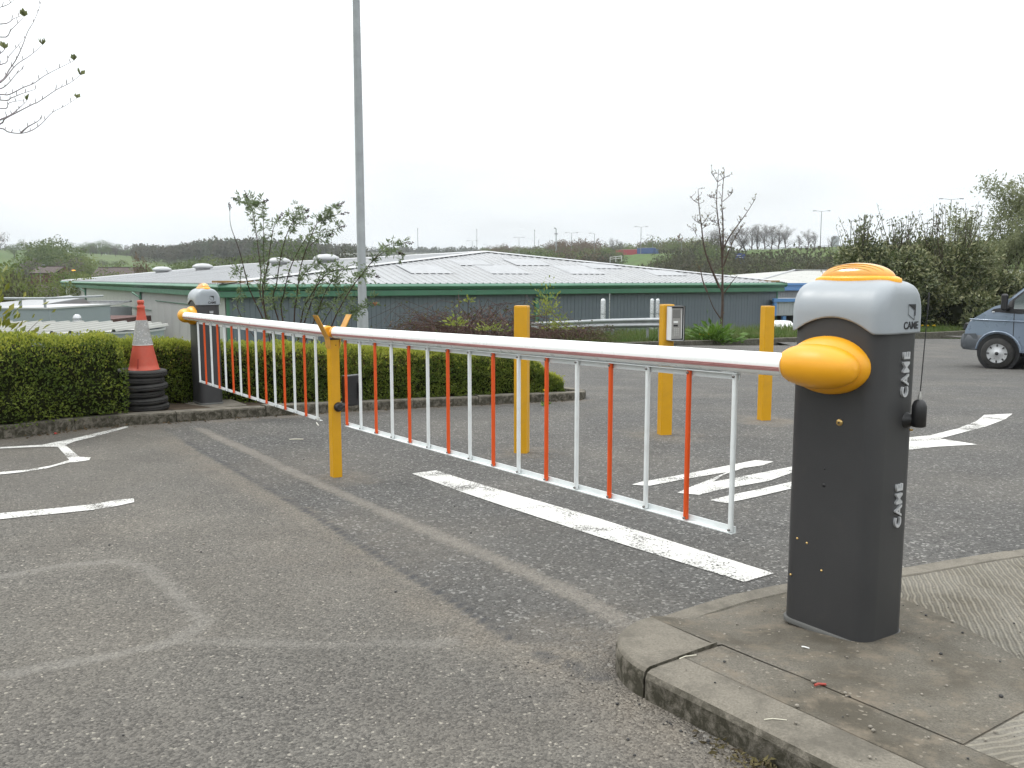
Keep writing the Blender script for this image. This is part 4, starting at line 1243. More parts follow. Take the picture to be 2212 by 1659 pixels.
    core.add(ring[0], [tuple(range(14))]); core.add(ring[-1], [tuple(range(13, -1, -1))])
    core.build("shade_core", M_CORE, root)
    return root

def koff(i0, i1, off, pts=KF):
    """part of the kerb line moved inwards; i0, i1 in metres along"""
    p, t = frame_path(pts, 0.1)
    out = []
    for k in range(len(p)):
        if i0 <= k * 0.1 <= i1:
            out.append((p[k].x - t[k].y * off, p[k].y + t[k].x * off))
    return out
def s_at(x, y, pts=KF):
    p, _ = frame_path(pts, 0.1)
    return min(range(len(p)), key=lambda k: (p[k].x - x) ** 2 + (p[k].y - y) ** 2) * 0.1
sA = s_at(-3.22, 7.36)
hedge("hedge", "bright clipped hedge beside the orange and white cone, ending at the tyre stack", koff(0.6, sA, -0.03), 0.80, lambda s: 0.635 + 0.02 * math.sin(s * 9), 60000, 11, 0.023)
sB0, sB1 = s_at(-3.3, 7.3), s_at(0.76, 10.5)
pb1 = koff(sB0 - .25, s_at(-2.45, 8.1), 0.66); pb2 = koff(s_at(-1.95, 8.56), sB1, 0.10)
hedge("hedge", "long dark clipped hedge behind the booms, thinning out to a low end", pb1 + pb2, 0.78, lambda s: 0.60 - 0.10 * s - 0.36 * max(0, (s - 0.86) / 0.14) ** 1.2, 78000, 12, 0.024)

# ---- brown bramble tangles
M_BRAMBLE = simple("bramble_cane", (0.075, 0.042, 0.034), 0.8, var=0.35, scale=8, spec=.2)
L_BRAMBLE = leaf_mat("bramble_leaf", (0.055, 0.070, 0.020), (0.090, 0.050, 0.030), (0.10, 0.11, 0.03), .2, .6, 2.0)
def bramble(label, region, n, hmax, seed, rad=0.006, leaf=0.05, nleaf=1500, zf=None):
    """region: function rs -> (x, y) start point"""
    rs = np.random.default_rng(seed)
    mb = MB(); lp = []; ln = []
    zf = zf or tz
    starts = [region(rs) for _ in range(n)]
    c = Vector((np.mean([s[0] for s in starts]), np.mean([s[1] for s in starts]), 0)); c.z = zf(c.x, c.y)
    for (x, y, hh) in starts:
        z = zf(x, y)
        a = rs.uniform(0, 2 * math.pi); L = hmax * hh * rs.uniform(.9, 1.9); H = hmax * hh * rs.uniform(.45, 1.0)
        pts = []
        wob = rs.normal(0, .06, (7, 3)) * L
        for k in range(7):
            u = k / 6
            pts.append(Vector((x + math.cos(a) * L * u, y + math.sin(a) * L * u, z + H * 4 * u * (1 - u * .78) * .62)) + Vector(wob[k]) - c)
        mb.tube(pts, [rad, rad, rad * .9, rad * .8, rad * .7, rad * .6, rad * .4], 3, cap=False)
        for q in pts[1:]:
            lp.append(q); ln.append((0, 0, 1))
    t = thing("bramble", label, "bramble", c)
    mb.build("canes", M_BRAMBLE, t)['kind'] = 'stuff'
    lp = np.array([tuple(v) for v in lp]); k = rs.integers(0, len(lp), nleaf)
    pos = lp[k] + rs.normal(0, leaf * 1.5, (nleaf, 3))
    V, F = leaves_np(pos, np.tile([0, 0, .5], (nleaf, 1)), leaf, rs, .7, .9)
    leaf_part("leaves", V, F, L_BRAMBLE, t)
    return t
def reg_px(x0, x1, y0, y1, hf):
    def f(rs):
        x = rs.uniform(x0, x1); Y = rs.uniform(y0, y1)
        X = (x - 1106) / FPX * Y
        return (X, Y, hf(x))
    return f
bramble("dense brown bramble thicket heaped behind the hedge and the tall yellow post", reg_px(860, 1130, 24, 27.5, lambda x: max(.30, 1 - abs(x - 1035) / 190)), 620, 1.9, 21, 0.009, 0.075, 1500)
bramble("low brown brambles trailing over the steel crash barrier", reg_px(1130, 1300, 26.9, 29, lambda x: .75 if x < 1290 else .45), 300, 0.85, 22, 0.008, 0.07, 800)
bramble("thin sprawling brambles at the foot of the lamp column", reg_px(640, 880, 13, 19, lambda x: .55), 130, 0.85, 23, 0.006, 0.05, 900)
bramble("arching brambles tangled behind the hedge by the cone", reg_px(20, 250, 9.3, 10.6, lambda x: .55 + .35 * math.exp(-((x - 175) / 50) ** 2)), 330, 0.62, 24, 0.0035, 0.028, 1500)
bramble("few wiry brambles between the cone and the far barrier cabinet", reg_px(330, 470, 9.4, 10.5, lambda x: .55), 40, 0.62, 25, 0.0035, 0.03, 160)

# ---- butterfly bush
L_BUD = leaf_mat("buddleia_leaf", (0.120, 0.165, 0.075), (0.200, 0.245, 0.125), (0.095, 0.135, 0.060), .3, .5, 3.0)
M_STEM = simple("buddleia_stem", (0.055, 0.035, 0.028), 0.8, var=.25, scale=12, spec=.2)
M_SEED = simple("dry_flower_spike", (0.035, 0.016, 0.016), 0.9, var=.4, scale=60, spec=.1)
def spline(pts, n):
    """Catmull-Rom through points"""
    pts = [Vector(p) for p in pts]; out = []
    q = [pts[0] * 2 - pts[1]] + pts + [pts[-1] * 2 - pts[-2]]
    for i in range(1, len(q) - 2):
        for k in range(n):
            t = k / n
            a, b, c, d = q[i - 1], q[i], q[i + 1], q[i + 2]
            out.append(0.5 * ((2 * b) + (c - a) * t + (2 * a - 5 * b + 4 * c - d) * t * t + (3 * b - a - 3 * c + d) * t ** 3))
    out.append(pts[-1]); return out
def zpx(x, y): return ((800 + x / 2.458) / 1.8083, (700 + y / 2.458) / 1.8083)
def buddleia():
    rs = np.random.default_rng(31)
    base = P(632, 735, 11.6); base.z = tz(base.x, base.y)
    t = thing("butterfly_bush", "tall leafy butterfly bush with dark dry flower spikes behind the boom", "shrub", base)
    stems = [[(240, 290), (250, 450), (330, 680), (400, 950), (470, 1150)], [(405, 165), (435, 230), (470, 370), (500, 570), (540, 900), (555, 1200)],
             [(560, 262), (562, 420), (565, 700), (578, 1000), (580, 1250)], [(720, 370), (660, 470), (640, 580), (600, 850), (560, 1150)],
             [(958, 312), (880, 360), (800, 500), (735, 720), (690, 1000), (675, 1250)], [(1285, 248), (1180, 310), (1100, 380), (1000, 600), (920, 850), (880, 1150), (860, 1330)],
             [(1320, 332), (1200, 350), (1130, 380), (1090, 420)], [(1300, 465), (1190, 500), (1050, 520), (970, 570), (830, 830), (760, 1100), (740, 1300)],
             [(1935, 615), (1800, 620), (1710, 670), (1550, 860), (1420, 1030), (1300, 1230), (1230, 1380)], [(1865, 712), (1760, 690), (1690, 720), (1600, 800)],
             [(1460, 800), (1350, 850), (1230, 880), (1130, 950), (1000, 1150), (930, 1330)], [(1260, 770), (1190, 850), (1110, 920), (1060, 1060), (1000, 1250)],
             [(1110, 800), (1040, 830), (960, 900), (900, 1000)], [(1330, 900), (1250, 960), (1180, 1040), (1110, 1200), (1060, 1340)], [(1470, 900), (1380, 1050), (1310, 1120), (1200, 1270)],
             [(1640, 930), (1540, 900), (1480, 960)], [(1620, 1195), (1550, 1205), (1470, 1260), (1400, 1330)], [(1440, 1090), (1390, 1270), (1370, 1340)],
             [(275, 860), (340, 910), (340, 1100), (350, 1320)], [(1190, 540), (1090, 570), (1010, 640)], [(840, 290), (862, 350), (850, 420)], [(575, 215), (500, 240), (450, 250)], [(295, 195), (370, 225), (430, 255)],
             [(960, 380), (880, 440), (820, 520)], [(1160, 1180), (1100, 1250), (1050, 1330)], [(640, 1130), (620, 1250), (600, 1340)]]
    lp, ld = [], []
    for i, st in enumerate(stems):
        Y0 = 11.6 + rs.uniform(-.45, .45)
        lean = rs.uniform(-.5, .5)
        pts = [P(*zpx(x, y), Y0 + lean * (1 - k / (len(st) - 1))) for k, (x, y) in enumerate(st)]
        if st[-1][1] > 1100: pts.append(base + Vector((rs.uniform(-.25, .25), rs.uniform(-.2, .2), 0.0)))
        sp = spline(pts, 5)
        L = len(sp)
        r0 = 0.011 if L > 22 else 0.006
        MB().tube([v - base for v in sp], [0.0022 + (r0 - .0022) * k / (L - 1) for k in range(L)], 5).build("stem", M_STEM, t)
        if st[0][1] < 760 and i not in (20,) or i in (15, 16):
            tip = sp[0]; d_ = (sp[0] - sp[min(2, L - 1)]).normalized(); mb = MB()
            for k in range(26):
                o = tip + d_ * rs.uniform(-.02, .085) - base; w = .011
                o = o + Vector(rs.normal(0, w, 3)) * .8
                mb.lathe([(0, -.006), (.0065, -.003), (.006, .004), (0, .007)], 5, o)
            mb.build("dry_flower_spike", M_SEED if i != 16 else simple("rusty_flower_spike", (.22, .09, .035), .8), t)
        # opposite pairs of leaves with tufts
        bare = i in (0,)
        acc = 0
        for k in range(1 if not bare else L - 10, L - 1):
            if rs.uniform() < (.78 if not bare else .35):
                d_ = (sp[k - 1] - sp[k]).normalized()
                s1 = d_.orthogonal().normalized(); s1.rotate(Matrix.Rotation(rs.uniform(0, 6.28), 3, d_))
                for sg in (-1, 1):
                    arm = rs.uniform(.01, .09) if rs.uniform() < .55 else .0
                    q = sp[k] + s1 * sg * arm + d_ * arm * .6
                    for _ in range(int(rs.integers(6, 12))):
                        lp.append(tuple(q - base + Vector(rs.normal(0, .012, 3)))); ld.append(tuple(s1 * sg * .8 + d_ * .4 + Vector(rs.normal(0, .55, 3))))
    lp = np.array(lp); ld = np.array(ld); ld /= np.linalg.norm(ld, axis=1, keepdims=True)
    V, F = leaves_np(lp, ld, 0.062, rs, .24, .25, .06)
    leaf_part("leaves", V, F, L_BUD, t)
buddleia()

# ---- bare sapling on the verge
M_BARK = simple("sapling_bark", (0.070, 0.048, 0.038), 0.85, var=.25, scale=10, spec=.2, bump=.3, bscale=40)
L_BUDS = leaf_mat("opening_buds", (0.14, 0.11, 0.05), (0.20, 0.19, 0.08), (0.10, 0.07, 0.04), .2, .6)
def sapling():
    rs = np.random.default_rng(41)
    zp = lambda x, y: ((2600 + x / 2.458) / 1.8083, (600 + y / 2.458) / 1.8083)
    Y = 30.0
    base = P(1556, 716, Y); base.z = tz(base.x, base.y)
    t = thing("sapling", "young bare tree with upswept limbs and opening buds on the verge", "tree", base)
    br = [([(545, 1700), (545, 1500), (546, 1250), (545, 1090), (530, 850), (500, 600), (490, 430), (510, 150)], .058),
          ([(546, 1000), (552, 850), (548, 600), (540, 470), (565, 150)], .04), ([(520, 1290), (430, 1080), (370, 900), (345, 700), (322, 520), (312, 340)], .045),
          ([(550, 930), (600, 820), (690, 690), (770, 580), (862, 435)], .035), ([(556, 1080), (610, 930), (660, 820), (740, 690)], .028),
          ([(400, 1330), (360, 1230), (335, 1120), (320, 1090)], .035), ([(540, 1600), (460, 1480), (400, 1330)], .03), ([(560, 1340), (640, 1230), (690, 1170)], .025), ([(540, 1330), (480, 1180), (420, 1060)], .022),
          ([(490, 430), (450, 420), (430, 425)], .012), ([(495, 270), (460, 210), (442, 175)], .012), ([(500, 270), (550, 240), (605, 210)], .012), ([(548, 460), (610, 410), (638, 378)], .012),
          ([(320, 480), (270, 450), (240, 410)], .012), ([(345, 680), (310, 660), (278, 640)], .012), ([(345, 680), (385, 640), (405, 590)], .012), ([(520, 680), (470, 660), (430, 640)], .010),
          ([(300, 790), (280, 750), (266, 725)], .012), ([(350, 720), (375, 705), (390, 690)], .01), ([(660, 800), (700, 750), (710, 730)], .01)]
    bp = []
    for i, (ptsx, r0) in enumerate(br):
        yy = Y + rs.uniform(-.5, .5) * (0 if i == 0 else 1)
        pts = [P(*zp(x, y), Y + (yy - Y) * (k / (len(ptsx) - 1))) - base for k, (x, y) in enumerate(ptsx)]
        if i == 0: pts[0] = Vector((0, 0, -.05))
        sp = spline(pts, 5); L = len(sp)
        rr_ = [r0 + (0.008 - r0) * (k / (L - 1)) ** .8 for k in range(L)]
        MB().tube(sp, rr_, 6).build("trunk" if i == 0 else "branch", M_BARK, t)
        for k in range(3, L):
            if (sp[k].z > 2.3 and rs.uniform() < .8) or rs.uniform() < .2:
                for _ in range(1):
                    d_ = Vector(rs.normal(0, 1, 3)).normalized(); d_.z = abs(d_.z); e = sp[k] + d_ * rs.uniform(.08, .22)
                    MB_T.tube([sp[k], e], [.009, .006], 3, cap=False)
                    bp.append(tuple(e))
                    if rs.uniform() < .4: bp.append(tuple((sp[k] + e) * .5))
    MB_T.build("twigs", M_BARK, t)['kind'] = 'stuff'
    bp = np.repeat(np.array(bp), 2, 0)
    V, F = leaves_np(bp, np.tile([0, 0, 1.0], (len(bp), 1)), .065, rs, .45, .6)
    leaf_part("buds", V, F, L_BUDS, t)
MB_T = MB()
sapling()

# ---- verge grass, ferny clump, dandelions, seedlings
L_GRASS = leaf_mat("verge_grass", (0.060, 0.110, 0.020), (0.105, 0.165, 0.035), (0.13, 0.14, 0.05), .3, .6, 1.2)
def grass():
    rs = np.random.default_rng(51); n = 42000
    p, t = frame_path(VERGE, 0.2)
    p = p[:170]; t = t[:170]
    i = rs.integers(0, len(p), n); off = .16 + rs.exponential(1.6, n)
    PX = np.array([[a.x, a.y] for a in p])[i]; TX = np.array([[a.x, a.y] for a in t])[i]
    X = PX[:, 0] - TX[:, 1] * off + rs.normal(0, .1, n); Y = PX[:, 1] + TX[:, 0] * off + rs.normal(0, .1, n)
    Z = terrain(X, Y)
    h = (.09 + .16 * (1 + vnoise(X, Y, .8, 3)) * .6) * rs.uniform(.5, 1.3, n) * (1 + .5 * smooth(.6, 3, off))
    a = rs.uniform(0, 6.28, n); w = .016
    dx, dy = np.cos(a) * w, np.sin(a) * w
    lx, ly = rs.normal(0, .35, n) * h, rs.normal(0, .35, n) * h
    V = np.stack([np.stack([X - dx, Y - dy, Z - .02], 1), np.stack([X + dx, Y + dy, Z - .02], 1), np.stack([X + lx, Y + ly, Z + h], 1)], 1).reshape(-1, 3)
    o = link("grass", np_mesh("grass", V, np.arange(3 * n).reshape(n, 3), L_GRASS))
    tag(o, "rough green grass growing along the verge behind the kerb", "grass", kind='stuff')
grass()
L_FERN = leaf_mat("dock_leaf", (0.075, 0.150, 0.020), (0.120, 0.210, 0.030), (0.06, 0.12, 0.02), .3, .4)
L_ELDER = leaf_mat("elder_leaf", (0.20, 0.24, 0.045), (0.28, 0.30, 0.06), (0.16, 0.21, 0.04), .35, .5)
L_DAND = leaf_mat("dandelion_petal", (0.75, 0.52, 0.01), (0.8, 0.6, 0.02), (0.7, 0.45, 0.01), .1, .6)
def clump(label, cat, name, p, n, size, h, mat, seed, spread, aspect=.45, stem=True):
    rs = np.random.default_rng(seed)
    t = thing(name, label, cat, p)
    pos = rs.normal(0, 1, (n, 3)) * np.array(spread); pos[:, 2] = np.abs(pos[:, 2]) + .02
    nn = pos * np.array([1.5, 1.5, .5]) / max(spread) + np.array([0, 0, .5])
    V, F = leaves_np(pos, nn, size, rs, aspect, .35, .08)
    leaf_part("leaves", V, F, mat, t, n > 300)
    if stem:
        mb = MB()
        for k in rs.integers(0, n, 12):
            mb.tube([(0, 0, -.02), tuple(pos[k] * np.array([.4, .4, .6])), tuple(pos[k])], [.012 * size / .2, .008 * size / .2, .004 * size / .2], 4, cap=False)
        mb.build("stems", M_STEM, t)
    return t
f_ = P(1542, 727, 28.6); f_.z = tz(f_.x, f_.y)
clump("bright green leafy clump under the bare sapling", "plant", "dock_plant", f_, 420, .24, .4, L_FERN, 61, (.30, .25, .22))
for k, (x, y, Y, n, sp, lb) in enumerate([(1180, 672, 26.8, 260, (.20, .2, .42), "yellow-green elder seedling rising right of the plain post"), (1205, 700, 26.6, 160, (.22, .2, .22), "low yellow-green elder shoots by the crash barrier"),
                                       (985, 690, 23.6, 90, (.16, .1, .14), "small yellow-green elder tuft left of the plain post"), (1060, 701, 23.4, 80, (.2, .1, .09), "yellow-green elder sprig low in the bramble thicket"), (1010, 640, 25.8, 30, (.08, .08, .06), "leafy elder tip above the bramble thicket")]):
    q = P(x, y, Y); q.z -= .2
    g0 = tz(q.x, q.y)
    t = clump(lb, "seedling", "elder_seedling", (q.x, q.y, q.z), n, .10, .3, L_ELDER, 70 + k, sp, .5, False)
    MB().tube([(0, 0, g0 - q.z), (0.02, 0, .05), (0, 0, .25)], [.012, .009, .004], 5).build("stem", M_STEM, t)
def dandelion(p, hgt, label, size):
    t = thing("dandelion", label, "dandelion", p, 0, "dandelions")
    rs = np.random.default_rng(int(abs(p[0]) * 1000))
    MB().tube([(0, 0, -.02), (0.01, 0, hgt * .5), (0, 0, hgt)], size * .08, 4).build("stem", L_FERN, t)
    pos = np.tile([0, 0, hgt], (26, 1)); nn = rs.normal(0, 1, (26, 3)); nn[:, 2] = np.abs(nn[:, 2]) * .5
    V, F = leaves_np(pos, nn, size, rs, .4, .1); leaf_part("flower", V, F, L_DAND, t, False)
    V, F = leaves_np(np.tile([0, 0, .01], (8, 1)), rs.normal(0, 1, (8, 3)) * [1, 1, .1] + [0, 0, .35], size * 3.2, rs, .3, .1); leaf_part("leaves", V, F, L_FERN, t, False)
for (x, y, dd) in ((1181, 825, 1), (1176, 840, 1)):
    q = G(x + (6 if y > 830 else -2), 877 if y > 830 else 873); q = q + Vector((0, 0.03, .0)); top_ = P(x, y if y < 830 else 842, q.y)
    dandelion((top_.x, q.y - .05, q.z), max(.06, top_.z - q.z), "yellow dandelion on the taller stalk at the long hedge's end" if y < 830 else "yellow dandelion just above the kerb at the long hedge's end", .020)
rs_ = np.random.default_rng(81)
for k in range(9):
    x = [2012, 2020, 2034, 2046, 2060, 1514, 1522, 1530, 2004][k]; Y = VERGE[4][1] + 3.2 if x > 1900 else 28.6
    X = (x - 1106) / FPX * Y; Y = Y + (1.6 if x > 1900 else 0)
    z_ = tz(X, Y)
    dandelion((X, Y, z_), .22, "yellow dandelion in the grass below the dark evergreen shrubs" if x > 1900 else "yellow dandelion beside the bright green leafy clump", .06)

# ---- a leafy laurel at the very left, and a magnolia overhead
L_LAUREL = leaf_mat("spotted_laurel_leaf", (0.17, 0.18, 0.025), (0.30, 0.27, 0.05), (0.08, 0.12, 0.02), .25, .35)
q = P(-40, 700, 8.2); q.z = tz(q.x, q.y)
clump("yellow-green spotted laurel bush behind the hedge by the cone", "shrub", "laurel_bush", q, 900, .10, 1, L_LAUREL, 91, (.20, .28, .42), .42)
M_MAG = simple("magnolia_bark", (0.20, 0.175, 0.18), .85, var=.2, scale=14, spec=.2)
L_MAG = leaf_mat("magnolia_young_leaf", (0.15, 0.18, 0.07), (0.22, 0.23, 0.11), (0.13, 0.15, 0.07), .35, .5)
def magnolia():
    rs = np.random.default_rng(101)
    base = Vector((-6.4, 7.6, 0)); base.z = tz(base.x, base.y)
    t = thing("magnolia_tree", "bare-twigged magnolia with young leaf tufts overhanging the bay markings", "tree", base)
    mp = lambda l, Y: [P(x, y, Y) for x, y in l]
    hub_ = [P(-150, 320, 7.2), P(-130, 150, 7.4), P(-120, 40, 7.0), P(-210, 420, 7.4)]
    MB().tube([(0, 0, -.1), (0.05, -.02, 1.0), tuple(hub_[3] - base)], [.10, .085, .07], 10).build("trunk", M_MAG, t)
    limbs = [[hub_[3], hub_[0]], [hub_[3], P(-200, 260, 7.5), hub_[1]], [hub_[1], hub_[2]], [hub_[2], P(-140, -160, 7.0), P(-150, -330, 7.2)], [hub_[3], P(-330, 250, 7.8), P(-420, 20, 8.0), P(-430, -200, 8.0)], [hub_[1], P(-240, -60, 8.2), P(-260, -260, 8.4)]]
    for l in limbs: MB().tube([v - base for v in spline(l, 6)], [.05 - .03 * k / (6 * (len(l) - 1)) for k in range(6 * (len(l) - 1) + 1)], 8).build("branch", M_MAG, t)
    twl = [[(-150, 320), (-60, 282), (0, 277), (18, 285), (45, 288), (70, 281), (92, 265), (113, 243), (140, 229), (166, 212)], [(-150, 320), (-60, 290), (0, 268), (10, 257), (36, 243), (71, 225), (83, 220), (120, 195), (136, 187), (153, 178), (174, 162)],
           [(-130, 150), (-60, 205), (0, 204), (20, 204), (50, 189), (73, 180), (97, 163), (128, 147), (160, 131)], [(-130, 150), (-60, 190), (0, 176), (20, 150), (35, 128), (48, 100), (60, 68), (72, 48), (84, 20), (88, 3)],
           [(-130, 150), (0, 140), (20, 120), (50, 86)], [(0, 178), (12, 168), (35, 140), (65, 120), (92, 97)], [(-120, 40), (0, 80), (25, 63), (52, 36)], [(-120, 40), (0, 52), (30, 40), (50, 33)], [(-120, 40), (-30, 22), (12, 12), (30, 0)],
           [(-130, 150), (-40, 200), (0, 192), (18, 180), (35, 160), (50, 148)], [(-130, 190), (0, 234), (20, 222), (50, 216)], [(-130, 190), (0, 216), (25, 211), (48, 202), (76, 193)], [(0, 259), (25, 247), (45, 230), (58, 218)], [(45, 287), (60, 274), (80, 263), (91, 254)], [(-100, 170), (-30, 135), (5, 112), (9, 105)]]
    lp, ld, tw = [], [], MB()
    leaf_at = [(168, 204, 0), (174, 162, 0), (161, 124, 0), None, None, (95, 90, 0), (56, 20, 0), None, (14, 4, 0), None, None, None, (58, 208, 0), None, (9, 98, 0)]
    for i, l in enumerate(twl):
        Y = 7.2 + rs.uniform(-.5, .5)
        pts = [P(x, y, 7.2 + (Y - 7.2) * min(1, k / 3)) - base for k, (x, y) in enumerate(l)]
        sp = spline(pts, 4); L = len(sp)
        MB().tube(sp, [.0075 + (.0014 - .0075) * (k / (L - 1)) ** .6 for k in range(L)], 6).build("twig", M_MAG, t)
        for k in range(4, L, 3):
            d_ = Vector((rs.uniform(-.2, .5), rs.normal(0, .4), 1)).normalized() * rs.uniform(.025, .05)
            tw.tube([sp[k], sp[k] + d_ * .5, sp[k] + d_], [.0022, .0035, .001], 4)
        if leaf_at[i]:
            e = sp[-1]
            for _ in range(5):
                lp.append(tuple(e)); ld.append((rs.normal(0, .35), rs.normal(0, .35), 1))
    for i in range(26):       # the rest of the crown, outside the picture
        l = limbs[int(rs.integers(2, 6))]; s_ = l[int(rs.integers(1, len(l)))] - base
        e = s_ + Vector((rs.uniform(-1.4, .1), rs.uniform(-.9, .9), rs.uniform(.1, 1.0)))
        MB().tube(spline([s_, (s_ + e) * .5 + Vector((0, 0, -.1)), e], 4), [.010 - .008 * k / 8 for k in range(9)], 5).build("twig", M_MAG, t)
        for _ in range(4): lp.append(tuple(e)); ld.append((rs.normal(0, .35), rs.normal(0, .35), 1))
    tw.build("buds", M_MAG, t)['kind'] = 'stuff'
    V, F = leaves_np(np.array(lp), np.array(ld), .052, rs, .62, .12, .12)
    leaf_part("leaves", V, F, L_MAG, t, False)
magnolia()
# ================================================================ buildings
M_GREEN = simple("green_fascia_coating", (0.045, 0.138, 0.085), 0.5, var=.08, scale=.8, dirt=(0.06, 0.12, 0.08), dirt_amt=.5)
M_GREEN_LT = simple("green_gutter_lip", (0.085, 0.20, 0.135), 0.5, var=.12, scale=.6)
M_CLAD = simple("slate_cladding", (0.098, 0.116, 0.136), 0.55, var=.08, scale=.5, spec=.4)
M_CLAD_LT = simple("silver_cladding", (0.36, 0.36, 0.35), 0.45, var=.08, scale=.25, spec=.4)
M_ROOF = simple("pale_roof_coating", (0.275, 0.28, 0.288), 0.5, var=.07, scale=.35, dirt=(.22, .22, .22), dirt_amt=.6)
M_ROOF_CAP = simple("white_ridge_flashing", (0.38, 0.385, 0.39), 0.45, var=.05, scale=.5)
M_RLIGHT = simple("rooflight_sheet", (0.285, 0.29, 0.30), 0.5, var=.06, scale=1.0)
M_RUST = simple("bare_timber_edge", (0.30, 0.17, 0.06), 0.8, var=.2, scale=1)
M_DARKGAP = simple("dark_recess", (0.02, 0.02, 0.02), 0.9)
M_BLUE = simple("blue_trim_coating", (0.085, 0.20, 0.42), 0.45, var=.08, scale=.6)
M_GREYRIB = simple("ribbed_grey_sheet", (0.32, 0.335, 0.355), 0.5, var=.07, scale=.6)
M_BUFFROOF = simple("buff_white_roof", (0.33, 0.33, 0.305), 0.55, var=.06, scale=.2)
M_BRICK = simple("dark_red_brick", (0.085, 0.035, 0.028), 0.85, var=.25, scale=2)
M_GREYPANEL = simple("flat_grey_panel", (0.215, 0.245, 0.262), 0.5, var=.05, scale=.6)
M_GALV = simple("galvanised_steel", (0.27, 0.285, 0.295), 0.45, metal=.35, var=.12, scale=5)
M_SILVER = simple("bright_duct_metal", (0.45, 0.46, 0.47), 0.3, metal=.6, var=.08, scale=6)
M_TILE = simple("brown_roof_tile", (0.072, 0.052, 0.046), .85, var=.3, scale=1.5, bump=.5, bscale=12)

U = Vector((0.847, 0.532, 0)).normalized(); Vv = Vector((-U.y, U.x, 0))
C0 = Vector((-15.3, 46.0, 0))
LF, LS = 43.4, 86.0
Z_B, Z_FB, Z_FT = PLAIN, 0.24, 0.90
APEX_A, APEX_Z = 9.5, 3.18

